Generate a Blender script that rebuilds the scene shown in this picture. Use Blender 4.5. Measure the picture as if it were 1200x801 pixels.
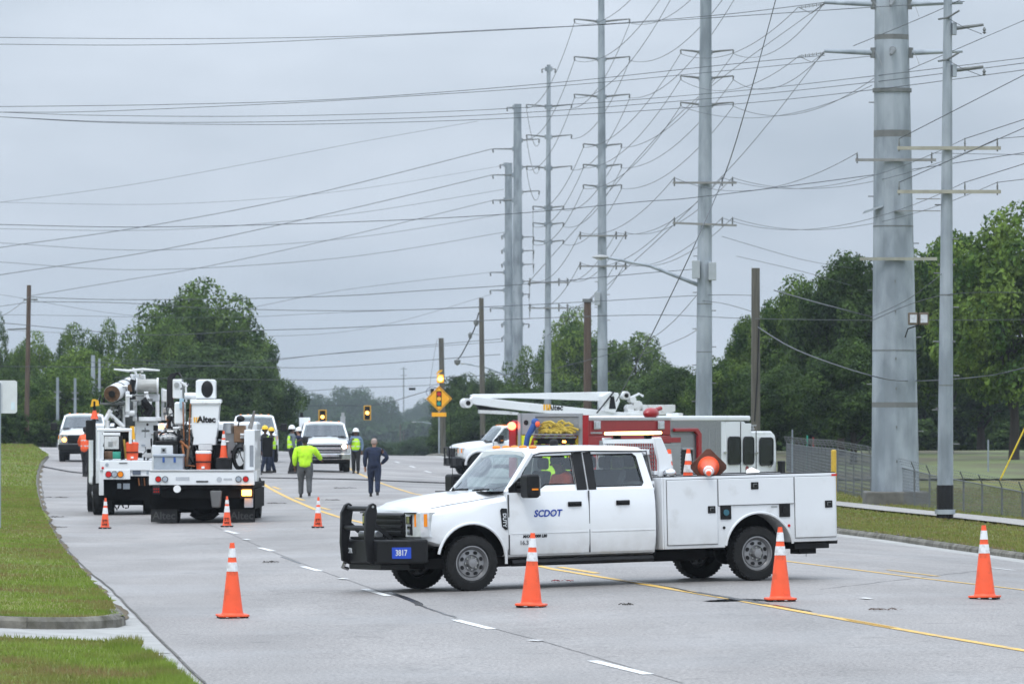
import bpy, bmesh, math, random
import numpy as np
from mathutils import Vector, Matrix
random.seed(7); RNG = np.random.default_rng(11)
for _o in list(bpy.data.objects): bpy.data.objects.remove(_o)
S = bpy.context.scene; COL = S.collection
PI = math.pi; R = math.radians
# ------------------------------------------------------------------ camera, sky, sun, exposure
F = 6650.0; CAMH = 2.6; HOR = 481.0          # focal length in photo pixels, eye height, horizon row
cam = bpy.data.cameras.new('camera'); camo = bpy.data.objects.new('camera', cam); COL.objects.link(camo)
cam.sensor_width = 36; cam.lens = F / 1200 * 36; cam.shift_y = (HOR - 400.5) / 1200
cam.clip_start = 1; cam.clip_end = 20000
camo.location = (0, 0, CAMH); camo.rotation_euler = (R(90), 0, 0); S.camera = camo
cam.dof.use_dof = True; cam.dof.focus_distance = 84; cam.dof.aperture_fstop = 8
SUN_EL, SUN_AZ = R(55), R(200)
W = bpy.data.worlds.new('World'); S.world = W; W.use_nodes = True
nt = W.node_tree; nd = nt.nodes; lk = nt.links; nd.clear()
def wn(t, **k):
    n = nd.new(t)
    for a, b in k.items(): setattr(n, a, b)
    return n
sky = wn('ShaderNodeTexSky', sky_type='NISHITA', sun_disc=False, sun_elevation=SUN_EL, sun_rotation=SUN_AZ, air_density=1.5, dust_density=3)
tc = wn('ShaderNodeTexCoord'); sep = wn('ShaderNodeSeparateXYZ'); lk.new(tc.outputs['Generated'], sep.inputs[0])
mp = wn('ShaderNodeMapping'); mp.inputs['Scale'].default_value = (5, 5, 16); lk.new(tc.outputs['Generated'], mp.inputs[0])
ns = wn('ShaderNodeTexNoise'); ns.inputs['Scale'].default_value = 1.6; ns.inputs['Detail'].default_value = 5; ns.inputs['Roughness'].default_value = .5
lk.new(mp.outputs[0], ns.inputs['Vector'])
rp = wn('ShaderNodeValToRGB'); rp.color_ramp.elements[0].position = .28; rp.color_ramp.elements[1].position = .70
rp.color_ramp.elements[0].color = (.345, .405, .478, 1); rp.color_ramp.elements[1].color = (.57, .63, .715, 1)
lk.new(ns.outputs['Fac'], rp.inputs[0])
mx0 = wn('ShaderNodeMath', operation='MAXIMUM'); mx0.inputs[1].default_value = 0; lk.new(sep.outputs['Z'], mx0.inputs[0])
ma = wn('ShaderNodeMath', operation='MULTIPLY_ADD'); ma.inputs[1].default_value = 2.7 * 11.0; ma.inputs[2].default_value = 11.3; lk.new(mx0.outputs[0], ma.inputs[0])
vm = wn('ShaderNodeVectorMath', operation='SCALE'); lk.new(rp.outputs[0], vm.inputs[0]); lk.new(ma.outputs[0], vm.inputs['Scale'])
mix = wn('ShaderNodeMix', data_type='RGBA'); mix.inputs[0].default_value = .95
lk.new(sky.outputs[0], mix.inputs[6]); lk.new(vm.outputs[0], mix.inputs[7])
bg = wn('ShaderNodeBackground'); bg.inputs[1].default_value = .1; lk.new(mix.outputs[2], bg.inputs[0])
wo = wn('ShaderNodeOutputWorld'); lk.new(bg.outputs[0], wo.inputs[0])
sl = bpy.data.lights.new('sun', 'SUN'); sl.energy = 1.1; sl.angle = R(18); sl.color = (1, .97, .92)
so = bpy.data.objects.new('sun', sl); COL.objects.link(so)
_d = Vector((math.sin(SUN_AZ) * math.cos(SUN_EL), math.cos(SUN_AZ) * math.cos(SUN_EL), math.sin(SUN_EL)))
so.rotation_euler = _d.to_track_quat('Z', 'Y').to_euler()
S.view_settings.view_transform = 'Standard'; S.view_settings.look = 'None'; S.view_settings.exposure = 0.10
S.view_settings.gamma = 1
# ------------------------------------------------------------------ materials
MATS = {}
def mat(name, col=(.5, .5, .5), rough=.6, metal=0., var=.08, scale=6., bump=0., bscale=None, emit=0., dirt=None, coat=0., trans=0., col2=None, detail=5, pos=None, spec=None, mapping=None, island=False):
    if name in MATS: return MATS[name]
    m = bpy.data.materials.new(name); m.use_nodes = True; t = m.node_tree; n = t.nodes; l = t.links
    b = n['Principled BSDF']; b.inputs['Roughness'].default_value = rough; b.inputs['Metallic'].default_value = metal
    if coat: b.inputs['Coat Weight'].default_value = coat; b.inputs['Coat Roughness'].default_value = .08
    if spec is not None: b.inputs['Specular IOR Level'].default_value = spec
    tcn = n.new('ShaderNodeTexCoord'); src = tcn.outputs['Object']
    if mapping:
        mpn = n.new('ShaderNodeMapping'); mpn.inputs['Scale'].default_value = mapping; l.new(src, mpn.inputs[0]); src = mpn.outputs[0]
    no = n.new('ShaderNodeTexNoise'); no.inputs['Scale'].default_value = scale; no.inputs['Detail'].default_value = detail; l.new(src, no.inputs['Vector'])
    rm = n.new('ShaderNodeValToRGB'); e = rm.color_ramp.elements; p = pos or (.3, .7)
    e[0].position, e[1].position = p
    c2 = col2 or tuple(min(1, c * (1 + var)) for c in col)
    c1 = col if col2 else tuple(c * (1 - var) for c in col)
    e[0].color = (*c1, 1); e[1].color = (*c2, 1)
    l.new(no.outputs['Fac'], rm.inputs[0]); out = rm.outputs[0]
    if island:
        ge = n.new('ShaderNodeNewGeometry'); mr = n.new('ShaderNodeMapRange'); mr.inputs['To Min'].default_value = .55; mr.inputs['To Max'].default_value = 1.5
        l.new(ge.outputs['Random Per Island'], mr.inputs[0]); sc = n.new('ShaderNodeVectorMath'); sc.operation = 'SCALE'
        l.new(out, sc.inputs[0]); l.new(mr.outputs[0], sc.inputs['Scale']); out = sc.outputs[0]
    if dirt:
        d = n.new('ShaderNodeTexNoise'); d.inputs['Scale'].default_value = dirt[1]; d.inputs['Detail'].default_value = 7; l.new(src, d.inputs['Vector'])
        dr = n.new('ShaderNodeValToRGB'); dr.color_ramp.elements[0].position = dirt[2]; dr.color_ramp.elements[1].position = dirt[3]; l.new(d.outputs['Fac'], dr.inputs[0])
        mm = n.new('ShaderNodeMix'); mm.data_type = 'RGBA'; l.new(dr.outputs[0], mm.inputs[0]); l.new(out, mm.inputs[6]); mm.inputs[7].default_value = (*dirt[0], 1); out = mm.outputs[2]
    l.new(out, b.inputs['Base Color'])
    if bump:
        bn = n.new('ShaderNodeTexNoise'); bn.inputs['Scale'].default_value = bscale or scale * 5; bn.inputs['Detail'].default_value = 4; l.new(src, bn.inputs['Vector'])
        bu = n.new('ShaderNodeBump'); bu.inputs['Strength'].default_value = bump; bu.inputs['Distance'].default_value = .02; l.new(bn.outputs['Fac'], bu.inputs['Height']); l.new(bu.outputs[0], b.inputs['Normal'])
    if emit: b.inputs['Emission Color'].default_value = (*col, 1); b.inputs['Emission Strength'].default_value = emit
    if trans:
        tr = n.new('ShaderNodeBsdfTranslucent'); l.new(out, tr.inputs[0]); ms = n.new('ShaderNodeMixShader'); ms.inputs[0].default_value = trans
        l.new(b.outputs[0], ms.inputs[1]); l.new(tr.outputs[0], ms.inputs[2]); l.new(ms.outputs[0], n['Material Output'].inputs[0])
    MATS[name] = m; return m
def glass_mat(name, tint, refl=.12):
    m = bpy.data.materials.new(name); m.use_nodes = True; t = m.node_tree; n = t.nodes; l = t.links; n.clear()
    tr = n.new('ShaderNodeBsdfTransparent'); g = n.new('ShaderNodeBsdfGlossy'); g.inputs['Roughness'].default_value = .04; g.inputs[0].default_value = (.9, .95, 1, 1)
    no = n.new('ShaderNodeTexNoise'); no.inputs['Scale'].default_value = 3; rm = n.new('ShaderNodeValToRGB')
    rm.color_ramp.elements[0].color = (*[c * .85 for c in tint], 1); rm.color_ramp.elements[1].color = (*tint, 1)
    l.new(no.outputs[0], rm.inputs[0]); l.new(rm.outputs[0], tr.inputs[0])
    fr = n.new('ShaderNodeFresnel'); fr.inputs[0].default_value = 1.5; ad = n.new('ShaderNodeMath'); ad.operation = 'ADD'; ad.inputs[1].default_value = refl; ad.use_clamp = True; l.new(fr.outputs[0], ad.inputs[0])
    mi = n.new('ShaderNodeMixShader'); l.new(ad.outputs[0], mi.inputs[0]); l.new(tr.outputs[0], mi.inputs[1]); l.new(g.outputs[0], mi.inputs[2])
    o = n.new('ShaderNodeOutputMaterial'); l.new(mi.outputs[0], o.inputs[0]); MATS[name] = m; return m
WHITE = mat('white_paint', (.77, .79, .81), .28, var=.02, scale=1.5, coat=.6, dirt=((.5, .48, .44), 2.2, .62, .95))
def add_grime(m, z0=.42, z1=1.0):
    # road spray thrown up on the lower panels: brown film, ragged, strongest at the sills
    t = m.node_tree; n = t.nodes; l = t.links; b = n['Principled BSDF']; src = b.inputs['Base Color'].links[0].from_socket
    tcn = n.new('ShaderNodeTexCoord'); sp = n.new('ShaderNodeSeparateXYZ'); l.new(tcn.outputs['Object'], sp.inputs[0])
    mr = n.new('ShaderNodeMapRange'); mr.inputs['From Min'].default_value = z1; mr.inputs['From Max'].default_value = z0; l.new(sp.outputs['Z'], mr.inputs[0])
    no = n.new('ShaderNodeTexNoise'); no.inputs['Scale'].default_value = 5; no.inputs['Detail'].default_value = 8; l.new(tcn.outputs['Object'], no.inputs[0])
    mu = n.new('ShaderNodeMath'); mu.operation = 'MULTIPLY'; l.new(mr.outputs[0], mu.inputs[0]); l.new(no.outputs[0], mu.inputs[1])
    m2 = n.new('ShaderNodeMath'); m2.operation = 'MULTIPLY'; m2.inputs[1].default_value = .75; m2.use_clamp = True; l.new(mu.outputs[0], m2.inputs[0])
    mx = n.new('ShaderNodeMix'); mx.data_type = 'RGBA'; l.new(m2.outputs[0], mx.inputs[0]); l.new(src, mx.inputs[6]); mx.inputs[7].default_value = (.30, .27, .23, 1); l.new(mx.outputs[2], b.inputs['Base Color'])
add_grime(WHITE)
WHITE2 = mat('worn_white_paint', (.66, .67, .68), .4, var=.06, scale=3, dirt=((.35, .33, .3), 5, .55, .8))
BODYW = mat('utility_body_paint', (.70, .72, .74), .35, var=.02, scale=2, coat=.3, dirt=((.45, .44, .42), 3, .62, .95))
add_grime(BODYW, .45, .95)
BLACK = mat('black_plastic', (.009, .009, .010), .5, var=.3, spec=.25)
BLACKM = mat('black_powder_coat', (.008, .008, .009), .45, var=.2, spec=.3)
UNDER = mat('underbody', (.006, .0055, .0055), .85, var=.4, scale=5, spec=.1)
SEAM = mat('panel_gap', (.06, .06, .065), .8)
RUBBER = mat('tyre_rubber', (.014, .014, .014), .8, var=.25, scale=12, bump=.3, bscale=40, spec=.25)
ALLOY = mat('wheel_steel', (.27, .27, .275), .42, .6, var=.12, scale=8)
CHROME = mat('chrome', (.7, .7, .72), .12, 1., var=.05)
STEEL = mat('brushed_steel', (.45, .46, .47), .35, .8, var=.1, scale=4)
GALV = mat('galvanised_steel', (.23, .265, .295), .6, .25, var=.2, scale=2.2, detail=8, dirt=((.40, .44, .48), 1.1, .42, .68), mapping=(1, 1, .35))
GALVD = mat('weathered_arm_steel', (.16, .17, .17), .6, .2, var=.2)
WOODP = mat('pole_timber', (.095, .088, .072), .85, var=.35, scale=9, mapping=(1, 1, .08), bump=.4)
WOODR = mat('rusty_pole_timber', (.09, .062, .047), .85, var=.35, scale=9, mapping=(1, 1, .08))
WIREM = mat('wire_cable', (.07, .08, .09), .6, .1, var=.2)
WIREL = mat('pale_service_cable', (.32, .33, .34), .5, .2, var=.1)
ORANGE = mat('cone_orange', (.90, .105, .03), .5, var=.06, scale=5, dirt=((.30, .06, .025), 6, .52, .80))
ORANGEC = mat('cooler_orange', (.85, .10, .03), .45, var=.04)
CONEW = mat('cone_reflective_white', (.74, .75, .76), .35, var=.05, dirt=((.30, .27, .24), 9, .52, .8))
DIRTY = mat('cone_underside', (.10, .045, .03), .8, var=.4, scale=9)
RED = mat('engine_red', (.30, .008, .012), .3, var=.06, coat=.3)
REDL = mat('lens_red', (.55, .01, .01), .2, var=.1)
YELS = mat('reflective_yellow', (.75, .80, .03), .4, var=.05)
HOSE = mat('yellow_hose', (.46, .33, .05), .8, var=.25, scale=9)
BLUEC = mat('blue_strap', (.03, .09, .30), .7, var=.1)
BLUEP = mat('blue_plate', (.012, .06, .45), .4, var=.03)
BLUET = mat('blue_lettering', (.01, .05, .33), .4)
CLEARL = mat('clear_lens', (.60, .62, .64), .12, .25, var=.2, scale=9)
AMBER = mat('amber_lens', (.85, .25, .01), .25, var=.1)
AMBON = mat('amber_lamp_lit', (1, .36, .07), .3, emit=9)
AMBHOT = mat('amber_bar_lit', (1, .55, .18), .3, emit=10)
WARMON = mat('headlamp_lit', (1, .82, .6), .3, emit=9)
REDON = mat('red_lamp_lit', (1, .12, .06), .3, emit=7)
SIGY = mat('sign_yellow', (.92, .42, .01), .45, var=.03)
SIGF = mat('signal_yellow', (.80, .42, .02), .5, var=.08)
HIVIS = mat('hi_vis_yellow', (.50, .90, .03), .8, var=.18, scale=9, bump=1.0, bscale=10)
HIVO = mat('hi_vis_orange', (1., .13, .04), .7, var=.1, scale=9)
NAVY = mat('navy_cloth', (.014, .022, .05), .9, var=.3, scale=9, bump=1., bscale=10)
GREYC = mat('grey_cloth', (.085, .09, .095), .9, var=.3, scale=7, bump=1., bscale=9)
BLKC = mat('black_cloth', (.014, .014, .016), .9, var=.3, scale=9)
SILV = mat('reflective_silver', (.62, .64, .66), .35, var=.05)
SKIN = mat('skin', (.46, .25, .17), .6, var=.08)
SKIND = mat('dark_skin', (.10, .05, .032), .55, var=.1)
HAIRG = mat('grey_hair', (.35, .27, .24), .9, var=.2)
HELW = mat('helmet_white', (.80, .80, .80), .3, var=.02)
HELY = mat('helmet_yellow', (.85, .55, .02), .3, var=.02)
SHOE = mat('shoe_leather', (.015, .013, .012), .6)
SEAT = mat('seat_cloth', (.07, .075, .08), .85, var=.2)
GREEN = mat('green_hose', (.03, .32, .22), .6)
CARD = mat('brown_crate', (.20, .12, .07), .85, var=.2)
GREYBOX = mat('grey_tote', (.33, .37, .42), .5, var=.1)
ROPE = mat('winch_rope', (.42, .42, .40), .8, var=.3, scale=40, mapping=(1, .05, .05))
RUSTB = mat('auger_mud', (.10, .055, .03), .9, var=.5, scale=8, bump=.5)
TAN = mat('leather_tan', (.28, .10, .03), .7, var=.3)
GLASS = glass_mat('window_glass', (.93, .97, .95), .04)
GLASSD = glass_mat('tinted_glass', (.16, .2, .2), .06)
WSH = glass_mat('windshield_glass', (.50, .62, .60), .09)
# ------------------------------------------------------------------ mesh builder
class MB:
    def __init__(s): s.v = []; s.f = []; s.mi = []; s.k = 0
    def add(s, v, f, k=None):
        o = len(s.v); s.v += [tuple(p) for p in v]; s.f += [tuple(i + o for i in q) for q in f]; s.mi += [s.k if k is None else k] * len(f); return s
    def box(s, x0, x1, y0, y1, z0, z1, M=None, taper=0):
        v = [(x, y, z) for z in (z0, z1) for y in (y0, y1) for x in (x0, x1)]
        if taper:
            cx, cy = (x0 + x1) / 2, (y0 + y1) / 2
            v = [(cx + (x - cx) * (1 - taper), cy + (y - cy) * (1 - taper), z) if z == z0 else (x, y, z) for x, y, z in v]
        if M: v = [M @ Vector(p) for p in v]
        return s.add(v, [(0, 2, 3, 1), (4, 5, 7, 6), (0, 1, 5, 4), (2, 6, 7, 3), (0, 4, 6, 2), (1, 3, 7, 5)])
    def cyl(s, a, b, r0, r1=None, n=12, caps=True):
        a = Vector(a); b = Vector(b); r1 = r0 if r1 is None else r1
        d = (b - a).normalized(); u = d.orthogonal().normalized(); w = d.cross(u)
        v = []
        for c, r in ((a, r0), (b, r1)):
            for i in range(n):
                t = 2 * PI * (i + .5) / n; v.append(c + (u * math.cos(t) + w * math.sin(t)) * r)
        f = [(i, (i + 1) % n, n + (i + 1) % n, n + i) for i in range(n)]
        if caps: f += [tuple(range(n))[::-1], tuple(range(n, 2 * n))]
        return s.add(v, f)
    def beam(s, a, b, w, h=None, up=(0, 0, 1)):
        h = w if h is None else h; a = Vector(a); b = Vector(b); d = (b - a).normalized(); up = Vector(up)
        if abs(d.dot(up)) > .98: up = Vector((1, 0, 0))
        u = d.cross(up).normalized() * w / 2; q = u.cross(d).normalized() * h / 2
        v = [c + i * u + j * q for c in (a, b) for i, j in ((-1, -1), (1, -1), (1, 1), (-1, 1))]
        return s.add(v, [(0, 1, 2, 3), (7, 6, 5, 4), (0, 4, 5, 1), (1, 5, 6, 2), (2, 6, 7, 3), (3, 7, 4, 0)])
    def tube(s, pts, r, n=6, closed=False):
        pts = [Vector(p) for p in pts]; m = len(pts); v = []; f = []; u = None
        for i, p in enumerate(pts):
            if closed: d = pts[(i + 1) % m] - pts[i - 1]
            else: d = pts[min(i + 1, m - 1)] - pts[max(i - 1, 0)]
            d = d.normalized() if d.length > 1e-9 else Vector((0, 0, 1))
            u = d.orthogonal().normalized() if u is None else (u - d * u.dot(d)).normalized()
            w = d.cross(u); rr = r[i] if isinstance(r, (list, tuple)) else r
            v += [p + (u * math.cos(2 * PI * j / n) + w * math.sin(2 * PI * j / n)) * rr for j in range(n)]
        for i in range(m if closed else m - 1):
            a = i * n; b = ((i + 1) % m) * n
            f += [(a + j, a + (j + 1) % n, b + (j + 1) % n, b + j) for j in range(n)]
        if not closed: f += [tuple(range(n))[::-1], tuple(range((m - 1) * n, m * n))]
        return s.add(v, f)
    def prism(s, poly, a, b, axis='y'):
        n = len(poly)
        def P(p, t): return {'y': (p[0], t, p[1]), 'x': (t, p[0], p[1]), 'z': (p[0], p[1], t)}[axis]
        v = [P(p, a) for p in poly] + [P(p, b) for p in poly]
        return s.add(v, [tuple(range(n))[::-1], tuple(range(n, 2 * n))] + [(i, (i + 1) % n, n + (i + 1) % n, n + i) for i in range(n)])
    def lathe(s, prof, n=24, M=None, k=None, cap=True):
        v = []; f = []
        for r, z in prof: v += [Vector((r * math.cos(2 * PI * j / n), r * math.sin(2 * PI * j / n), z)) for j in range(n)]
        for i in range(len(prof) - 1):
            f += [(i * n + j, i * n + (j + 1) % n, (i + 1) * n + (j + 1) % n, (i + 1) * n + j) for j in range(n)]
        if cap and prof[0][0] > 0: f.append(tuple(range(n))[::-1])
        if cap and prof[-1][0] > 0: f.append(tuple(range((len(prof) - 1) * n, len(prof) * n)))
        if M: v = [M @ p for p in v]
        return s.add(v, f, k)
    def loft(s, rings, cap=True, closed=True):
        n = len(rings[0]); v = [p for r in rings for p in r]; f = []
        for i in range(len(rings) - 1):
            for j in range(n if closed else n - 1):
                f.append((i * n + j, i * n + (j + 1) % n, (i + 1) * n + (j + 1) % n, (i + 1) * n + j))
        if cap: f += [tuple(range(n))[::-1], tuple(range((len(rings) - 1) * n, len(rings) * n))]
        return s.add(v, f)
    def sphere(s, c, r, n=12, m=8):
        c = Vector(c); rr = r if isinstance(r, (tuple, list)) else (r, r, r)
        v = [c + Vector((0, 0, -rr[2]))]; f = []
        for i in range(1, m):
            t = -PI / 2 + PI * i / m
            v += [c + Vector((rr[0] * math.cos(t) * math.cos(2 * PI * j / n), rr[1] * math.cos(t) * math.sin(2 * PI * j / n), rr[2] * math.sin(t))) for j in range(n)]
        v.append(c + Vector((0, 0, rr[2])))
        for i in range(m - 2):
            f += [(1 + i * n + j, 1 + i * n + (j + 1) % n, 1 + (i + 1) * n + (j + 1) % n, 1 + (i + 1) * n + j) for j in range(n)]
        f += [(0, 1 + (j + 1) % n, 1 + j) for j in range(n)]
        L = 1 + (m - 2) * n; f += [(L + j, L + (j + 1) % n, len(v) - 1) for j in range(n)]
        return s.add(v, f)
    def mesh(s, name, mats, angle=35, recalc=True):
        me = bpy.data.meshes.new(name); me.from_pydata([tuple(p) for p in s.v], [], s.f)
        for m in (mats if isinstance(mats, (list, tuple)) else [mats]): me.materials.append(m)
        me.polygons.foreach_set('material_index', s.mi)
        if recalc and len(s.f) < 40000:
            bm = bmesh.new(); bm.from_mesh(me); bmesh.ops.recalc_face_normals(bm, faces=bm.faces); bm.to_mesh(me); bm.free()
        if angle: me.shade_smooth(); me.set_sharp_from_angle(angle=R(angle))
        me.update(); return me
    def build(s, name, mats, parent=None, bevel=0, angle=35, seg=2, loc=None, rot=None):
        o = bpy.data.objects.new(name, s.mesh(name, mats, angle)); COL.objects.link(o)
        if parent: o.parent = parent
        if loc is not None: o.location = loc
        if rot is not None: o.rotation_euler = rot
        if bevel:
            b = o.modifiers.new('bevel', 'BEVEL'); b.width = bevel; b.segments = seg; b.limit_method = 'ANGLE'; b.angle_limit = R(40); b.harden_normals = True
        return o
def mb(): return MB()
def tag(o, label=None, cat=None, group=None, kind=None):
    if label: o['label'] = label
    if cat: o['category'] = cat
    if group: o['group'] = group
    if kind: o['kind'] = kind
    return o
def empty(name, loc, rz=0, label=None, cat=None, group=None, rot=None, sc=None):
    o = bpy.data.objects.new(name, None); COL.objects.link(o); o.location = loc; o.rotation_euler = rot or (0, 0, rz)
    o.empty_display_size = .1
    if sc: o.scale = sc
    return tag(o, label, cat, group)
KIDS = lambda o: [c for c in bpy.data.objects if c.parent == o]
def copy_tree(o, parent=None):
    c = o.copy(); COL.objects.link(c)
    if parent: c.parent = parent
    for ch in KIDS(o): copy_tree(ch, c)
    return c
def text(s, size, material, parent, loc, rot, name='lettering', ext=.002, shear=0, bold=0, align='CENTER', sx=1):
    cu = bpy.data.curves.new('t', 'FONT'); cu.body = s; cu.size = size; cu.extrude = ext; cu.shear = shear; cu.offset = bold; cu.align_x = align; cu.align_y = 'CENTER'; cu.resolution_u = 3
    t = bpy.data.objects.new('t', cu); COL.objects.link(t)
    me = bpy.data.meshes.new_from_object(t.evaluated_get(bpy.context.evaluated_depsgraph_get())); bpy.data.objects.remove(t)
    o = bpy.data.objects.new(name, me); COL.objects.link(o); me.materials.clear(); me.materials.append(material)
    o.parent = parent; o.location = loc; o.rotation_euler = rot; o.scale = (sx, 1, 1); return o
def bake(o):
    me = bpy.data.meshes.new_from_object(o.evaluated_get(bpy.context.evaluated_depsgraph_get())); o.modifiers.clear(); o.data = me; return o
def sst(a, b, x):
    t = np.clip((x - a) / (b - a), 0, 1); return t * t * (3 - 2 * t)
# ------------------------------------------------------------------ terrain height, pixel -> ground
def XL(z): return 1.87 - .092 * z
_U = [-60, -25, -12, -5, 0, 4, 8, 10.5, 13, 17, 20, 24, 30, 60]
_E = [1.5, 1.3, .75, .15, -.05, 0, .10, .12, .04, -.20, -.35, -.38, -.35, -.2]
def g(x, z):
    x = np.asarray(x, float); z = np.asarray(z, float)
    u = x - XL(z)
    e = sum(np.interp(u + d, _U, _E) for d in (-.6, -.3, 0, .3, .6)) / 5
    left = 1 - sst(-14, -2, u)
    e = e * (1 - .25 * sst(180, 300, z)) + .42 * sst(170, 290, z) + .25 * sst(180, 240, z) * (1 - sst(-2, 12, u))
    fall = -.018 * np.maximum(z - 300, 0) * sst(300, 360, z) * (1 - left * (1 - sst(560, 760, z)))
    e = e + np.maximum(fall, -11)
    return e
def gz(x, z): return float(g(x, z))
def P(px, py, it=14, h=0):
    Z = F * CAMH / (py - HOR)
    for _ in range(it): Z = .5 * Z + .5 * F * (CAMH - h - gz((px - 600) * Z / F, Z)) / (py - HOR)
    X = (px - 600) * Z / F; return Vector((X, Z, gz(X, Z)))
def A3(px, py, Z): return Vector(((px - 600) * Z / F, Z, CAMH - (py - HOR) * Z / F))   # a point of the place seen at that pixel, Z metres off
def G(px, Z): x = (px - 600) * Z / F; return Vector((x, Z, gz(x, Z)))
# ------------------------------------------------------------------ the setting: road, kerbs, lawns
def zfun(pix, near=None, far=None, hh=0):
    pts = sorted([(P(a, b, h=hh).y, P(a, b, h=hh).x) for a, b in pix]); zs = [p[0] for p in pts]; xs = [p[1] for p in pts]
    if near: zs.insert(0, near[0]); xs.insert(0, near[1])
    if far: zs.append(far[0]); xs.append(far[1])
    return lambda z: float(np.interp(z, zs, xs))
LE_PX = [(138, 719), (129, 701), (111, 684), (90, 660), (72, 640), (57, 614), (46, 590), (42, 572), (42, 560), (43, 550), (48, 540), (55, 532)]
GJ_PX = [(240, 801), (173, 734), (132, 692), (92, 659), (70, 632), (56, 608), (51, 585), (49, 566), (50, 552), (54, 541), (60, 532)]
xle = zfun(LE_PX, hh=.14, far=(420, XL(420))); xgj = zfun(GJ_PX, near=(20, 1.5), far=(420, XL(420) + .6))
RC_PX = [(1200, 656), (1100, 642), (1040, 633), (985, 626), (530, 536)]
xrc = zfun(RC_PX, near=(20, 16.2), far=(420, -10))
def subs(pts, d):
    out = [pts[0]]
    for a, b in zip(pts[:-1], pts[1:]):
        n = max(1, int((Vector(b) - Vector(a)).length / d)); out += [Vector(a).lerp(Vector(b), (i + 1) / n) for i in range(n)]
    return out
def strip(pts, w, off, m=None):
    m = m or MB(); pts = [Vector((p[0], p[1])) for p in pts]; pts = subs(pts, 1.0); v = []
    for i, p in enumerate(pts):
        d = (pts[min(i + 1, len(pts) - 1)] - pts[max(i - 1, 0)]).normalized(); q = Vector((-d.y, d.x)) * w / 2
        for s in (p + q, p - q): v.append((s.x, s.y, gz(s.x, s.y) + off))
    return m.add(v, [(2 * i, 2 * i + 1, 2 * i + 3, 2 * i + 2) for i in range(len(pts) - 1)])
def gridsheet(name, rows, material, off, kind='structure', uvdrop=None):
    nr = len(rows); nc = len(rows[0]); xs = np.array([[p[0] for p in r] for r in rows]); zs = np.array([[p[1] for p in r] for r in rows])
    h = g(xs, zs) + (off(xs, zs) if callable(off) else off)
    v = np.stack([xs, zs, h], -1).reshape(-1, 3)
    f = [(i * nc + j, i * nc + j + 1, (i + 1) * nc + j + 1, (i + 1) * nc + j) for i in range(nr - 1) for j in range(nc - 1)]
    m = MB(); m.add(v.tolist(), f); o = m.build(name, material, angle=180); return tag(o, kind=kind)
def road_material():
    m = mat('road_surface', (.238, .220, .209), .62, var=.17, scale=.5, detail=9, bump=.6, bscale=45, dirt=((.170, .158, .150), .16, .48, .74), mapping=(1, .22, 1))
    t = m.node_tree; n = t.nodes; l = t.links; b = n['Principled BSDF']; src = b.inputs['Base Color'].links[0].from_socket
    tcn = n.new('ShaderNodeTexCoord'); sp = n.new('ShaderNodeTexNoise'); sp.inputs['Scale'].default_value = 28; sp.inputs['Detail'].default_value = 3; l.new(tcn.outputs['Object'], sp.inputs[0])
    mr = n.new('ShaderNodeMapRange'); mr.inputs['From Min'].default_value = .3; mr.inputs['From Max'].default_value = .7; mr.inputs['To Min'].default_value = .5; mr.inputs['To Max'].default_value = 1.5; l.new(sp.outputs[0], mr.inputs[0])
    sc = n.new('ShaderNodeVectorMath'); sc.operation = 'SCALE'; l.new(src, sc.inputs[0]); l.new(mr.outputs[0], sc.inputs['Scale']); l.new(sc.outputs[0], b.inputs['Base Color'])
    # oil drips and small stains, more of them along the lanes
    st = n.new('ShaderNodeTexNoise'); st.inputs['Scale'].default_value = 1.6; st.inputs['Detail'].default_value = 6; l.new(tcn.outputs['Object'], st.inputs[0])
    sr = n.new('ShaderNodeValToRGB'); sr.color_ramp.elements[0].position = .62; sr.color_ramp.elements[1].position = .74; sr.color_ramp.elements[0].color = (0, 0, 0, 1); sr.color_ramp.elements[1].color = (.7, .7, .7, 1); l.new(st.outputs[0], sr.inputs[0])
    sx = n.new('ShaderNodeMix'); sx.data_type = 'RGBA'; l.new(sr.outputs[0], sx.inputs[0]); l.new(sc.outputs[0], sx.inputs[6]); sx.inputs[7].default_value = (.12, .112, .105, 1); l.new(sx.outputs[2], b.inputs['Base Color'])
    w = n.new('ShaderNodeTexNoise'); w.inputs['Scale'].default_value = .22; w.inputs['Detail'].default_value = 5; l.new(tcn.outputs['Object'], w.inputs[0])
    rr = n.new('ShaderNodeMapRange'); rr.inputs['From Min'].default_value = .45; rr.inputs['From Max'].default_value = .7; rr.inputs['To Min'].default_value = .62; rr.inputs['To Max'].default_value = .36; l.new(w.outputs[0], rr.inputs[0]); l.new(rr.outputs[0], b.inputs['Roughness'])
    return m
ROADM = road_material()
CONC = mat('concrete', (.33, .325, .31), .8, var=.15, scale=2, detail=8, bump=.4, bscale=30, dirt=((.16, .15, .13), 1.3, .55, .85))
CURBM = mat('kerb_concrete', (.155, .145, .12), .9, var=.35, scale=4, detail=9, bump=.8, bscale=14, dirt=((.06, .055, .035), 3.5, .45, .7))
def grass_material(name, a, b_, brown, lim=(.52, .75)):
    return mat(name, a, .9, col2=b_, scale=1.3, detail=9, bump=.8, bscale=14, dirt=(brown, .45, lim[0], lim[1]), mapping=(1, .35, 1), spec=.1)
GRASS = grass_material('lawn_grass', (.095, .12, .025), (.17, .20, .05), (.21, .175, .07))
GRASSF = grass_material('far_lawn_grass', (.085, .10, .03), (.16, .165, .055), (.17, .135, .065))
EARTH = grass_material('ground_earth', (.06, .08, .025), (.11, .12, .04), (.11, .09, .05), (.4, .6))
zs = list(np.arange(18, 130, 1.5)) + list(np.arange(130, 430, 4))
rows = []
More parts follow.
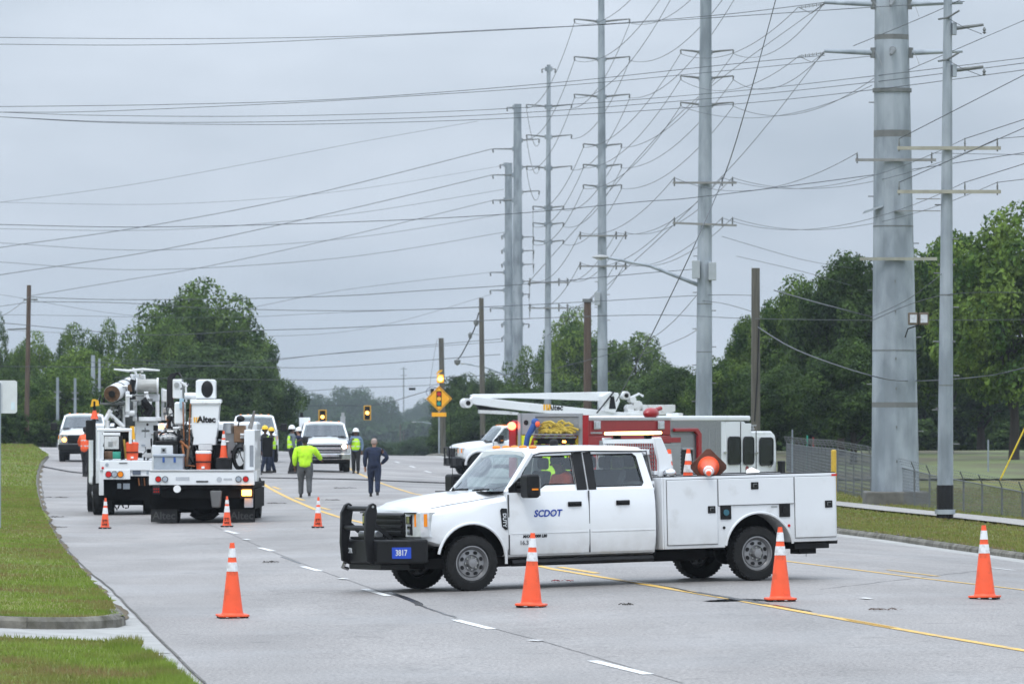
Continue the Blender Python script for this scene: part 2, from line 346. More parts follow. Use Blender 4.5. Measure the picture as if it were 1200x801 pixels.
for z in zs:
    a, b = xgj(z) - .05, xrc(z) + .1; rows.append([(a + (b - a) * i / 34, z) for i in range(35)])
gridsheet('road', rows, ROADM, 0)
rows = []
for z in zs:
    a = xle(z) if z > P(138, 719).y else xgj(z) - .75; rows.append([(a - .1 + (xgj(z) - a + .06) * i / 4, z) for i in range(5)])
gridsheet('gutter', rows, CONC, .006)
# ground sheet out to the horizon
gx = np.concatenate([-np.geomspace(900, 60, 10), np.arange(-55, 60, 2.5), np.geomspace(60, 900, 10)])
gzz = np.concatenate([np.arange(-30, 18, 8), np.arange(18, 440, 6), np.geomspace(450, 6000, 26)])
rows = [[(x, z) for x in gx] for z in gzz]
def gdrop(x, z):
    xl = np.array([[xle(b) for a, b in zip(r, q)] for r, q in zip(x, z)]); xr = np.array([[xrc(b) for a, b in zip(r, q)] for r, q in zip(x, z)])
    ins = sst(-7, -2.5, x - xl) * (1 - sst(2.5, 7, x - xr)) * (z < 440)
    return -.04 - .3 * ins - .0 * z
gridsheet('ground', rows, EARTH, gdrop)
# left lawn (verge) with its bank
offs = [0, .25, .6, 1, 1.6, 2.4, 3.4, 5, 7, 10, 14, 20, 30, 45, 70, 110]
def lawn(name, zlist, edge, sign, material, rise=.13):
    rows = []
    for z in zlist:
        rows.append([(edge(z) + sign * o + (.06 * math.sin(z * 3.1) + .05 * math.sin(z * 7.7) if o == 0 else 0), z) for o in offs])
    return gridsheet(name, rows if sign > 0 else [r[::-1] for r in rows], material, lambda x, y: np.full(x.shape, rise) + .006 * np.sin(x * 1.3 + y * .4))
zc = P(60, 738).y
def le2(z):
    t = (z - zc) / 2.2
    return xle(z) - (1.2 * (1 - math.sqrt(max(0, 1 - (1 - t) ** 2))) if t < 1 else 0)
lawn('left_lawn', [zc + .01, zc + .12, zc + .35, zc + .8, zc + 1.4, zc + 2.2] + list(np.arange(zc + 3, 130, 1)) + list(np.arange(130, 420, 4)), le2, -1, GRASS)
zn = P(80, 754).y
fe = zfun([(150, 757), (172, 764), (192, 776), (222, 801)], near=(20, .6), hh=.07)
lawn('front_lawn', list(np.arange(20, zn, .7)) + [zn - .25, zn], lambda z: fe(z) - (0 if z < zn - 1 else .5 * (z - zn + 1)), -1, GRASS, .05)
rows = [[(x, z) for x in list(np.arange(-60, -14, 4)) + list(np.arange(-14, xgj(z), .5))[:24] + [xgj(z) - .05]] for z in np.arange(zn - 2, zc + 1.6, .5)]
m = min(len(r) for r in rows); rows = [r[:m - 1] + [r[-1]] for r in rows]
gridsheet('driveway', rows, CONC, .012)
# left kerb end: rounded concrete nose round the lawn corner and along the driveway
def curb_path(name, pts, w, h, material=CURBM, kindl=None):
    pts = subs([Vector((p[0], p[1])) for p in pts], .5); rings = []
    prof = [(-w / 2, -.1), (-w / 2, h - .03), (-w / 2 + .04, h), (w / 2 - .05, h), (w / 2, h - .05), (w / 2 + .015, -.1)]
    for i, p in enumerate(pts):
        d = (pts[min(i + 1, len(pts) - 1)] - pts[max(i - 1, 0)]).normalized(); q = Vector((d.y, -d.x)); z = gz(p.x, p.y)
        rings.append([(p.x + q.x * a, p.y + q.y * a, z + b) for a, b in prof])
    return MB().loft(rings)
nose = [(P(-200, 738).x, zc - .1), (P(30, 738).x, zc - .1)] + [(le2(z) , z - .1) for z in (zc, zc + .05, zc + .15, zc + .4, zc + .9, zc + 1.6, zc + 2.4, zc + 4)]
tag(curb_path('kerb', nose, .2, .15).build('kerb', CURBM), kind='structure')
tag(curb_path('kerb', [(xle(z) + .02, z) for z in np.arange(zc + 4, 400, 3)], .14, .09).build('kerb', CURBM), kind='structure')
# right kerb, verge, footpath, far lawn
rz_ = list(np.arange(20, 130, 2)) + list(np.arange(130, 420, 4))
tag(curb_path('kerb', [(xrc(z), z) for z in rz_][::-1], .16, .14).build('kerb', CURBM), kind='structure')
tag(curb_path('kerb', [(xrc(z) - .3, z) for z in rz_][::-1], .6, .01).build('gutter', CONC), kind='structure')
lawn('right_lawn', rz_, lambda z: xrc(z) + .06, 1, GRASSF)
fp = [P(1400, 648), P(1200, 621), P(1120, 612), P(1060, 606), P(981, 597), P(900, 588)]
tag(strip(fp, 1.25, .20).build('footpath', mat('footpath_concrete', (.30, .285, .265), .85, var=.12, scale=2), angle=180), kind='structure')
lit = [[(x, z) for x in np.arange(8, 62, 3)] for z in np.arange(215, 345, 5)]
gridsheet('leaf_litter', lit, mat('leaf_litter_soil', (.075, .065, .032), .95, col2=(.11, .14, .042), scale=.12, detail=9, pos=(.42, .6), mapping=(1, .3, 1)), .20)
# dirt edge along the verge
tag(strip([(xrc(z) + .35, z) for z in np.arange(60, 200, 1)], .35, .145).build('verge_soil', mat('bare_soil', (.10, .07, .045), .95, var=.4, scale=4)), kind='structure')
# markings
WPAINT = mat('white_road_paint', (.70, .70, .69), .6, var=.06, scale=6, dirt=((.34, .34, .34), 9, .56, .7))
YPAINT = mat('yellow_road_paint', (.66, .40, .07), .6, var=.1, scale=4, dirt=((.33, .27, .17), 5, .52, .7))
CRACK = mat('wet_crack_sealant', (.012, .012, .014), .25, var=.2)
def line_px(name, pix, w, off, m_): return tag(strip([P(*p) for p in pix], w, off).build(name, m_, angle=180), kind='structure')
for a, b in [((694, 774), (760, 790)), ((533, 726), (577, 737)), ((427, 690), (455, 698)), ((355, 663.5), (375, 669)), ((304, 641.5), (320, 645.5)), ((264, 621.5), (278, 625)), ((228, 606), (238, 609)), ((463, 540.5), (468, 542)), ((480, 545.5), (486, 547.5)), ((498, 551.5), (505, 553.5)), ((524, 559), (533, 562)), ((1163, 665), (1188, 668))]:
    line_px('lane_dash', [a, b], .12, .006, WPAINT)
for a, b in [((621, 750.6), (634, 751.4)), ((398, 678), (406, 679)), ((286, 632), (292, 633)), ((1010, 701), (1020, 702))]: line_px('lane_marker', [a, b], .10, .016, WPAINT)
YL = [(1340, 786), (1200, 762), (1100, 745), (1000, 727.5), (900, 709.5), (850, 700.5), (790, 690.5), (730, 680), (650, 667), (530, 640), (424, 612), (400, 606.5), (369, 596.5), (342, 585), (316, 571.6), (300.5, 561), (296, 553), (294, 547)]
line_px('centre_line', YL, .12, .006, YPAINT)
for a, b in [((980, 723.5), (1048, 735.5)), ((735, 679.5), (812, 693.5)), ((655, 664), (700, 671.5)), ((372, 593.5), (386, 597)), ((346, 583), (356, 586)), ((320, 570), (328, 573)), ((560, 643), (610, 653))]:
    line_px('centre_line_dash', [a, b], .12, .006, YPAINT)
line_px('far_centre_line', [(1340, 716), (1200, 691), (1087, 678), (1000, 667), (923, 657.5), (700, 618), (484, 578), (447, 566), (429, 558.5), (415, 552), (405, 546)], .11, .006, YPAINT)
line_px('far_centre_line', [(1100, 675), (1040, 667.5)], .10, .006, YPAINT)
# wet cracks and tar seams
def subs_px(pix, k=6): return [(a[0] + (b[0] - a[0]) * i / k, a[1] + (b[1] - a[1]) * i / k) for a, b in zip(pix[:-1], pix[1:]) for i in range(k)] + [pix[-1]]
def jitter(pix, a): return [(x + random.uniform(-a, a), y + random.uniform(-a * .2, a * .2)) for x, y in pix]
line_px('road_crack', jitter(subs_px([(455, 694), (470, 698), (485, 704), (492, 709)], 4), 1.2), .11, .005, CRACK)
line_px('road_crack', jitter(subs_px([(490, 708), (500, 712), (515, 717), (533, 723)], 4), 1.2), .045, .005, CRACK)
line_px('road_crack', [(330, 652), (352, 660)], .05, .005, CRACK)
line_px('road_crack', jitter(subs_px([(735, 680), (780, 687), (815, 694)], 5), 1), .06, .009, CRACK)
line_px('road_crack', jitter(subs_px([(815, 694), (850, 699.5), (900, 708)], 5), 1), .13, .009, CRACK)
line_px('road_crack', jitter(subs_px([(900, 708), (930, 712.5), (950, 716)], 5), 1), .05, .009, CRACK)
PUD = mat('shallow_puddle', (.03, .032, .036), .05, var=.1, spec=.8)
def puddle(px, py, a, b, seed, label=None):
    c = P(px, py); r = random.Random(seed); n = 26; pts = []
    for i in range(n):
        t = 2 * PI * i / n; k = 1 + .25 * math.sin(3 * t + seed) + .15 * r.uniform(-1, 1); x = c.x + a * k * math.cos(t); y = c.y + b * k * math.sin(t); pts.append((x, y, gz(x, y) + .0075))
    m = MB(); m.add([(c.x, c.y, gz(c.x, c.y) + .0075)] + pts, [(0, i + 1, (i + 1) % n + 1) for i in range(n)]); tag(m.build('puddle', PUD, angle=180), kind='structure')
puddle(868, 703, .45, .42, 3)
SEALM = mat('faint_tar_seam', (.165, .155, .15), .7, var=.3, scale=3)
JOINT = mat('gutter_joint', (.10, .095, .085), .8, var=.6, scale=3)
line_px('gutter_joint', jitter(subs_px(GJ_PX[:8], 9), 1.3), .028, .014, JOINT)
SOILM = mat('gutter_silt', (.11, .085, .05), .95, var=.5, scale=5, bump=.5)
tag(strip([(xle(z) + .03 + .05 * math.sin(z * .7) + .02 * math.sin(z * 2.9), z) for z in np.arange(zc + 4, 230, .8)], .26, .017).build('gutter_silt', SOILM, angle=180), kind='structure')
line_px('tar_seam', jitter(subs_px([(222, 604), (305, 640), (372, 667), (456, 696)], 8), .6), .03, .004, SEALM)
line_px('tar_seam', jitter(subs_px([(533, 724), (640, 752), (760, 788), (800, 800)], 8), .6), .02, .004, SEALM)
for a_, b_ in (((170, 640), (560, 622)), ((240, 700), (420, 690)), ((960, 690), (1150, 668)), ((560, 612), (380, 622))):
    line_px('tar_seam', jitter(subs_px([a_, b_], 24), 1.5), .02, .004, SEALM)
# twigs and scraps lying on the road
DEB = mat('wet_twigs', (.035, .03, .022), .9, var=.5, scale=20)
def debris(px, py, size, label, m_=DEB, cat='debris'):
    c = P(px, py); m = MB(); r = random.Random(int(px * 7 + py))
    for i in range(9):
        a = r.uniform(0, PI); x = r.uniform(-1, 1) * size; y = r.uniform(-1, 1) * size * .6; l = size * .6 * r.uniform(.3, .8)
        m.tube([(x - l * math.cos(a), y - l * math.sin(a), .012), (x, y, .02 + r.random() * .015), (x + l * math.cos(a), y + l * math.sin(a), .012)], r.uniform(.003, .008), 4)
    for i in range(10):
        x = r.uniform(-1, 1) * size; y = r.uniform(-1, 1) * size; s = size * .14; m.add([(x - s, y, .012), (x, y - s, .02), (x + s, y, .03), (x, y + s, .018)], [(0, 1, 2, 3)])
    tag(m.build('debris', m_, loc=c), label, cat, 'scraps and leaves washed onto the road')
debris(65, 606, .30, 'clump of dark wet leaves beside the left gutter, the one nearer the trucks')
debris(62, 618, .30, 'thin scatter of dark twigs by the left gutter just below the leaf clump')
debris(68, 583, .3, 'small dark scraps lying on the left lane up the road from the gutter clump')
debris(318, 659, .13, 'dark scrap beside the dashed white line left of the white service truck')
debris(404, 572, .35, 'twigs lying on the road between the walking men and the pickup')
debris(386, 586, .3, 'twigs lying on the road just right of the man in the yellow jacket')
debris(324, 590, .3, 'twigs lying on the road left of the man in the yellow jacket')
debris(1040, 715, .2, 'brown scrap on the road in the right-hand lane near the centre line', RUSTB)
debris(735, 709, .1, 'tiny dark scrap on the road under the white service truck flank')
debris(2, 591, .3, 'dark branch lying on the left lawn at the edge of the photo')
debris(660, 681, .16, 'reddish scrap on the road beneath the white service truck', REDL)
# grass blades of the lawns near the camera
def blades(name, n, zr, edge, sign, width, hgt, label, rise=.12, col='blade_green', a=(.14, .20, .03), b_=(.25, .33, .065), wd=.012):
    z = zr[0] + (zr[1] - zr[0]) * RNG.random(n) ** 1.6; ex = np.array([edge(t) for t in z])
    u = RNG.random(n) ** 1.15 * width; x = ex + sign * u
    keep = (x - 0) / z * F > -640; keep &= x / z * F < 640; x, z = x[keep], z[keep]; u = u[keep]; n = len(x)
    h = hgt * (.5 + RNG.random(n)); y0 = g(x, z) + rise - .01; an = RNG.random(n) * PI; ln = (RNG.random((n, 2)) - .5) * hgt * 1.1; w = wd * (z / 60)
    dx = np.cos(an) * w; dz = np.sin(an) * w
    v = np.empty((n, 3, 3)); v[:, 0] = np.stack([x - dx, z - dz, y0], -1); v[:, 1] = np.stack([x + dx, z + dz, y0], -1); v[:, 2] = np.stack([x + ln[:, 0], z + ln[:, 1], y0 + h], -1)
    me = bpy.data.meshes.new(name); me.vertices.add(3 * n); me.vertices.foreach_set('co', v.ravel()); me.loops.add(3 * n); me.loops.foreach_set('vertex_index', np.arange(3 * n)); me.polygons.add(n); me.polygons.foreach_set('loop_start', np.arange(0, 3 * n, 3)); me.update()
    me.materials.append(mat(col, a, .8, col2=b_, scale=.9, detail=8, trans=.3, spec=.15, dirt=((.24, .19, .08), .55, .44, .66)))
    o = bpy.data.objects.new(name, me); COL.objects.link(o); tag(o, label, 'grass', kind='stuff')
blades('grass', 200000, (zc, 185), le2, -1, 11, .05, 'short mown grass of the left verge beside the gutter')
blades('grass', 70000, (50, zn), lambda z: fe(z) + .05, -1, 9, .055, 'short grass in the bottom left corner below the driveway', .04)
blades('grass', 9000, (50, zn), lambda z: fe(z) + .05, -1, .3, .10, 'ragged grass tufts overhanging the gutter in the bottom left corner', .02, wd=.008)
blades('grass', 90000, (95, 200), lambda z: xrc(z) + .1, 1, 14, .06, 'short grass of the right verge between the kerb and the fence', .13, 'blade_dry', (.14, .18, .035), (.24, .26, .07), wd=.014)
blades('grass', 60000, (150, 320), xle, -1, 20, .07, 'longer grass climbing the bank left of the far road', .12, wd=.012)
# ------------------------------------------------------------------ trees
def leafmat(name, a, b_): return mat(name, a, .75, col2=b_, scale=6.5, detail=3, island=True, trans=.3, pos=(.38, .62), spec=.2)
LF = [leafmat('foliage_mid', (.028, .064, .013), (.115, .18, .034)), leafmat('foliage_dark', (.017, .038, .010), (.068, .115, .027)), leafmat('foliage_bright', (.045, .095, .016), (.16, .235, .04)), leafmat('foliage_far', (.03, .06, .025), (.055, .09, .035))]  # far leaves flatter and bluer, some haze put into the colour
BARK = mat('tree_bark', (.045, .035, .028), .95, var=.4, scale=6, bump=.6)
def crown_mesh(seed, npuff, nleaf, leaf, form='round', lo=.25):
    r = np.random.default_rng(seed); c = []; rad = []
    while len(c) < npuff:
        p = r.uniform(-1, 1, 3); q = np.linalg.norm(p)
        if form == 'pine':
            t = (p[2] + 1) / 2; lim = .25 + .75 * (1 - t) ** .8
            if abs(p[0]) ** 2 + abs(p[1]) ** 2 > lim ** 2 or np.hypot(p[0], p[1]) < .3 * lim: continue
        else:
            if q > 1 or q < .35: continue
            if p[2] < -.75: continue
        c.append(p * np.array([.80, .80, .80])); rad.append(r.uniform(.16, .34) * (.75 if form == 'pine' else 1))
    c = np.array(c); rad = np.array(rad); c[:, 2] = lo + (c[:, 2] + .9) / 1.8 * (1 - lo) * .92 + .0
    c[:, :2] *= .5 / .8 * .85
    idx = r.choice(npuff, nleaf, p=rad ** 2 / (rad ** 2).sum()); d = r.normal(size=(nleaf, 3)); d /= np.linalg.norm(d, axis=1)[:, None]
    rr = r.uniform(.55, 1.08, nleaf) ** .6; sc = np.array([.5, .5, .38]) * np.array([1, 1, 1 - lo])
    p = c[idx] + d * (rad[idx] * rr)[:, None] * sc; p[:, 2] += 0
    nrm = d + r.normal(size=(nleaf, 3)) * .6 + np.array([0, 0, .25]); nrm /= np.linalg.norm(nrm, axis=1)[:, None]
    t = np.cross(nrm, r.normal(size=(nleaf, 3))); t /= np.linalg.norm(t, axis=1)[:, None]; b = np.cross(nrm, t)
    s = leaf * r.uniform(.6, 1.5, nleaf)[:, None]
    asp = np.array([1, 1, .8])
    v = np.stack([p - t * s * asp, p + b * s * .6 * asp, p + t * s * asp, p - b * s * .6 * asp], 1).reshape(-1, 3)
    me = bpy.data.meshes.new('crown'); n = nleaf; me.vertices.add(4 * n); me.vertices.foreach_set('co', v.ravel()); me.loops.add(4 * n); me.loops.foreach_set('vertex_index', np.arange(4 * n)); me.polygons.add(n); me.polygons.foreach_set('loop_start', np.arange(0, 4 * n, 4)); me.update(); return me, c
def limbs_mesh(c, seed, trunk=.04, lo=.25):
    r = random.Random(seed); m = MB(); top = Vector((r.uniform(-.03, .03), r.uniform(-.03, .03), .62))
    pts = [Vector((0, 0, -.02)), Vector((r.uniform(-.01, .01), 0, .16)), Vector((top.x * .6, top.y * .6, .4)), top]
    m.tube(pts, [trunk, trunk * .75, trunk * .55, trunk * .2], 8)
    for q in random.Random(seed).sample(list(map(tuple, c)), min(14, len(c))):
        q = Vector(q); s = pts[1].lerp(pts[2], r.random()); s.z = min(s.z, q.z - .03) if q.z > .2 else s.z
        mid = s.lerp(q, .5) + Vector((0, 0, .03)); m.tube([s, mid, q], [trunk * .35, trunk * .22, trunk * .06], 5)
    return m
PROT = {}
def proto_tree(kind, seed, npuff, nleaf, leaf, form, lo, trunk):
    me, c = crown_mesh(seed, npuff, nleaf, leaf, form, lo); lm = limbs_mesh(c, seed, trunk, lo).mesh('trunk', BARK)
    PROT[kind, seed] = (me, lm)
for sd in (1, 2, 3, 4): proto_tree('broad', sd, 90, 34000, .0125, 'round', .16, .035)
for sd in (5, 6): proto_tree('tall', sd, 60, 16000, .013, 'round', .12, .022)
for sd in (7, 8): proto_tree('pine', sd, 70, 14000, .012, 'pine', .12, .016)
for sd in (9,): proto_tree('bush', sd, 40, 7000, .028, 'round', .02, .02)
CM = {}
def tree(name, label, px, Z, top, wpx, kind='broad', seed=1, lf=0, base=None, rz=None, depth=1., group=None, sink=0):
    b = G(px, Z) if base is None else A3(px, base, Z); h = (CAMH - (top - HOR) * Z / F - b.z) * 1.04 + sink; w = wpx * 1.15 * Z / F
    t = empty(name, (b.x, b.y, b.z - sink), 0, label, 'tree' if kind != 'bush' else 'shrub', group); t.scale = (w, w * depth, h); t.rotation_euler.z = 0
    me, lm = PROT[kind, seed]
    if (kind, seed, lf) not in CM: m2 = me.copy(); m2.materials.clear(); m2.materials.append(LF[lf]); CM[kind, seed, lf] = m2
    o = bpy.data.objects.new('crown', CM[kind, seed, lf]); COL.objects.link(o); o.parent = t; o.rotation_euler.z = rz if rz is not None else random.uniform(0, 6.28)
    if kind != 'bush': k = bpy.data.objects.new('trunk', lm); COL.objects.link(k); k.parent = t; k.rotation_euler.z = o.rotation_euler.z
    return t
TR = 'trees behind the fence on the right'
for i, a in enumerate([
    ('big bright oak at the far right edge, behind the timber-free steel pole', 1188, 262, 238, 175, 'broad', 1, 2), ('bright broad tree just right of the thick monopole', 1112, 285, 258, 150, 'broad', 2, 0),
    ('dark tree directly behind the thick monopole', 1040, 290, 285, 130, 'broad', 3, 1), ('dark rounded tree left of the thick monopole', 985, 280, 292, 135, 'broad', 4, 1),
    ('dark tree between the timber pole and the monopole, with stepped crown', 935, 295, 322, 110, 'broad', 1, 0), ('tree behind the upright timber pole on the right', 893, 300, 352, 90, 'broad', 2, 0),
    ('low tree right of the slim steel pole with double crossarms', 852, 290, 412, 95, 'broad', 3, 0), ('low dark tree beside the base of the slim steel pole', 800, 300, 428, 90, 'broad', 4, 1),
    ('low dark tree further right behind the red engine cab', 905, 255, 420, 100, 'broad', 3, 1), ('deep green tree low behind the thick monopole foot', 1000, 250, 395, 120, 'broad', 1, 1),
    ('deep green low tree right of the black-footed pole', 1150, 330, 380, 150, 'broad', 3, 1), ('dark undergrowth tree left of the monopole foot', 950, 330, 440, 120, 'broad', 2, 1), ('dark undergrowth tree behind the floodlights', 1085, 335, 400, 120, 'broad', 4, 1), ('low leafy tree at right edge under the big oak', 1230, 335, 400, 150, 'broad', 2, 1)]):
    tree('broadleaf_tree', a[0], a[1], a[2], a[3], a[4], a[5], a[6], a[7], rz=i * 1.3, group=TR)
TM = 'trees in the middle distance beyond the boom'
for i, a in enumerate([('rounded tree right of the short timber pole', 738, 430, 382, 95, 'broad', 2, 0), ('tall rounded tree left of the short timber pole', 672, 440, 360, 90, 'broad', 1, 2), ('green tree peeping between the steel poles', 618, 450, 398, 60, 'tall', 5, 0),
    ('low tree right of the middle group, above the red engine', 775, 420, 424, 70, 'broad', 4, 0), ('dark tree behind the boom tip', 585, 470, 428, 70, 'broad', 3, 1), ('dark tree beside the diamond warning sign', 545, 480, 436, 70, 'broad', 4, 1),
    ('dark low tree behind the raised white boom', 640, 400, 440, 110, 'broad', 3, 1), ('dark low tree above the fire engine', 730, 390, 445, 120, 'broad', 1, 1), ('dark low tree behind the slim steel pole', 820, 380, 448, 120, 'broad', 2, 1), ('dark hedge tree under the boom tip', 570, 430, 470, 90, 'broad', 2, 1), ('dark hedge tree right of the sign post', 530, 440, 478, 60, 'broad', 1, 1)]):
    tree('broadleaf_tree', a[0], a[1], a[2], a[3], a[4], a[5], a[6], a[7], rz=i * 1.7, group=TM)
TL = 'trees behind the utility trucks on the left'
for i, a in enumerate([('largest tree on the left, towering over the bucket truck', 235, 420, 326, 135, 'broad', 1, 0), ('right shoulder of the big left clump, thinner crown', 290, 440, 372, 80, 'broad', 2, 0), ('tree left of the tallest one with a bumpy top', 185, 410, 362, 90, 'broad', 3, 0),
    ('slender pointed tree behind the digger truck drum', 130, 400, 366, 62, 'tall', 5, 0), ('slender leafy tree between two steel posts', 92, 410, 368, 60, 'tall', 6, 0), ('bright young tree right of the brown timber pole', 50, 400, 380, 62, 'tall', 5, 2),
    ('bright green tree low behind the digger truck', 100, 370, 405, 100, 'broad', 4, 2), ('dark pine at the left edge behind the blank sign', 0, 380, 358, 44, 'pine', 7, 1), ('dark low tree behind the blank sign', 15, 360, 425, 80, 'broad', 2, 1),
    ('dark tree filling behind the bucket', 250, 380, 400, 130, 'broad', 4, 1), ('dark tree low behind the right bin of the bucket truck', 310, 400, 430, 90, 'broad', 3, 1), ('dark tree low behind the digger boom', 165, 370, 420, 110, 'broad', 3, 1), ('leafy tree low behind the left white truck', 70, 350, 430, 90, 'broad', 1, 0), ('airy pale tree on the right rim of the left clump', 312, 450, 388, 36, 'tall', 6, 2), ('tree just left of the brown timber pole', 20, 390, 392, 50, 'broad', 3, 0)]):
    tree('broadleaf_tree' if a[5] != 'pine' else 'pine_tree', a[0], a[1], a[2], a[3], a[4], a[5], a[6], a[7], rz=i * 2.1, group=TL)
for i, a in enumerate([(8, 300, 476, 50), (40, 330, 490, 40), (75, 330, 488, 50)]):
    tree('shrub', ['dark shrub under the blank sign', 'low shrub right of the brown pole foot', 'low shrub behind the left white truck'][i], *a, kind='bush', seed=9, lf=1, group='shrubs on the left bank')
TF = 'hazy far trees down the road'
far = [(348, 900, 452, 60, 'broad'), (372, 980, 458, 50, 'broad'), (393, 1000, 450, 66, 'tall'), (412, 1010, 446, 70, 'tall'), (432, 1000, 452, 66, 'tall'), (447, 960, 459, 52, 'tall'), (330, 880, 462, 50, 'broad'), (360, 860, 478, 60, 'broad'), (400, 860, 482, 60, 'broad'), (436, 860, 488, 40, 'broad'),
    (478, 1300, 474, 44, 'broad'), (500, 1250, 466, 50, 'broad'), (525, 1200, 458, 60, 'broad'), (548, 1100, 448, 60, 'broad'), (466, 1350, 492, 40, 'broad'), (490, 1150, 490, 50, 'broad'), (515, 1000, 484, 50, 'broad'), (455, 1400, 506, 40, 'broad'), (575, 1100, 445, 60, 'broad'), (480, 900, 506, 60, 'broad'), (445, 900, 508, 50, 'broad')]
far += [(425, 620, 512, 60, 'broad'), (465, 700, 515, 60, 'broad'), (500, 640, 510, 70, 'broad'), (540, 520, 497, 70, 'broad'), (350, 620, 505, 70, 'broad'), (385, 650, 508, 60, 'broad')]
nm = ['wide hazy tree', 'blurred hazy tree', 'hazy pine', 'tallest hazy pine', 'flat-topped hazy pine', 'narrow hazy pine at the gap', 'dim tree', 'low hazy tree', 'dim low tree', 'dusky low tree', 'pale far tree', 'pale humped tree', 'pale tree behind the pole', 'pale tree behind the sign', 'small pale tree', 'pale lower tree', 'pale low tree at the lamp arm', 'lowest pale tree in the gap', 'pale tree behind the leaning lamp', 'dim scrub tree above the crest', 'dim scrub tree left of the gap', 'low roadside tree', 'low roadside tree under the mast', 'low roadside tree near the small lamps', 'low dark tree behind the sign post', 'low tree behind the pickup', 'low tree under the left signal']
for i, a in enumerate(far):
    if i >= 21: a = (a[0], a[1] / 1.75, a[2], a[3], a[4])
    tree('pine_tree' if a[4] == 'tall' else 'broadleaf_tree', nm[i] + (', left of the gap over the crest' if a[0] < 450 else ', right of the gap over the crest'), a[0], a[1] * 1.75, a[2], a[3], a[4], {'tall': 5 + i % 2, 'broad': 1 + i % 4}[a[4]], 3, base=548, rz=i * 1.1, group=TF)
for i, a in enumerate([(1015, 318, 478, 70), (1078, 325, 486, 60), (1205, 322, 476, 80), (965, 330, 482, 70)]):
    tree('shrub', ['dark low foliage left of the monopole foot', 'dark low foliage right of the monopole foot', 'dark low foliage at the right edge under the oak', 'dark low foliage behind the engine cab'][i], *a, kind='bush', seed=9, lf=1, group='low foliage under the right-hand trees')
# far woodland closing the horizon
def woodland(name, label, x0, x1, Z, topf, n, lf, s):
    r = np.random.default_rng(int(Z)); px = r.uniform(x0, x1, n); zz = Z + r.uniform(-25, 25, n); X = (px - 600) * zz / F
    topz = CAMH - (np.array([topf(p) for p in px]) - HOR) * zz / F; lo = g(X, zz) - .3; hgt = lo + (topz - lo) * r.random(n) ** .7; hgt += .7 * np.sin(X * .9) * np.sin(X * .37)
    p = np.stack([X, zz, hgt], -1); d = r.normal(size=(n, 3)); d[:, 2] += .4; d /= np.linalg.norm(d, axis=1)[:, None]; t = np.cross(d, r.normal(size=(n, 3))); t /= np.linalg.norm(t, axis=1)[:, None]; b = np.cross(d, t); k = s * r.uniform(.6, 1.5, n)[:, None]
    v = np.stack([p - t * k, p + b * k * .6, p + t * k, p - b * k * .6], 1).reshape(-1, 3); me = bpy.data.meshes.new(name); me.vertices.add(4 * n); me.vertices.foreach_set('co', v.ravel()); me.loops.add(4 * n); me.loops.foreach_set('vertex_index', np.arange(4 * n)); me.polygons.add(n); me.polygons.foreach_set('loop_start', np.arange(0, 4 * n, 4)); me.update(); me.materials.append(LF[lf])
    o = bpy.data.objects.new(name, me); COL.objects.link(o); tag(o, label, 'woodland', kind='stuff')
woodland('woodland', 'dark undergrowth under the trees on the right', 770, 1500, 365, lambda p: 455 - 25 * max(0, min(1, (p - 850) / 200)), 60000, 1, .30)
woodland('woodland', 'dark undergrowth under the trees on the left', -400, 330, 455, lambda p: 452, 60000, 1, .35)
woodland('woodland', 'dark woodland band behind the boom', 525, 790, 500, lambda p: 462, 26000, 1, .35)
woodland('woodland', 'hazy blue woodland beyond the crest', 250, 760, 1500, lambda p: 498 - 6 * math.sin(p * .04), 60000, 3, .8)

for px, base, top, w, lab in ((1134, 524, 470, 26, 'dark thick trunk forking low, right of the black-footed pole'), (1172, 527, 478, 15, 'thin leaning trunk near the yellow guy wire')):
    q = P(px, base); k = F / q.y; t = empty('tree_trunk', q, 0, lab, 'tree trunk', 'trunks under the right-hand oaks'); H = (base - top) / k; w /= k
    m = MB(); m.tube([(0, 0, -.2), (0, 0, H * .3), (.1, 0, H * .7), (.3, 0, H * 1.3)], [w * .62, w * .45, w * .42, w * .3], 10); m.build('trunk', BARK, t)
    m = MB(); m.tube([(0, 0, H * .45), (-w * .8, .2, H * 1.0), (-w * 2, .3, H * 1.6)], [w * .3, w * .22, w * .12], 8); m.tube([(.05, 0, H * .6), (w * 1.4, -.2, H * 1.1), (w * 2.2, -.3, H * 1.6)], [w * .28, w * .2, w * .1], 8); m.build('limb', BARK, t)
# ------------------------------------------------------------------ poles, arms, wires, signals
def steel_pole(px, Z, top, wb, wt, label, basey=None, px_top=None, bands=(), name='steel_pole', rings=()):
    b = G(px, Z) if basey is None else A3(px, basey, Z); s = F / Z; H = A3(px, top, Z).z - b.z
    t = empty(name, b, 0, label, 'utility pole', 'galvanised steel transmission poles'); dx = ((px_top if px_top is not None else px) - px) / s
    t['H'] = H
    m = MB(); m.cyl((0, 0, -.1), (dx, 0, H), wb / s / 2, wt / s / 2, 12); m.build('shaft', GALV, t, angle=20)
    m = MB(); m.cyl((0, 0, 0), (0, 0, .12), wb / s * .62, n=16); m.build('base_flange', GALV, t)
    def rad(y): k = (b.z - A3(px, y, Z).z) / -H; return (wb + (wt - wb) * k) / s / 2, dx * k, A3(px, y, Z).z - b.z
    for y in rings:
        r, x, z = rad(y); MB().cyl((x, 0, z - 2.2 / s), (x, 0, z + 2.2 / s), r * 1.10, n=16).build('joint_ring', GALVD, t)
    for y, hh in bands:
        r, x, z = rad(y); MB().cyl((x, 0, z - hh / s), (x, 0, z + hh / s), r * 1.004, n=12).build('weathered_band', mat('weathered_band', (.15, .155, .15), .7, var=.1), t, angle=20)
    t['rad'] = 0
    return t, rad, s
ENDS = {}
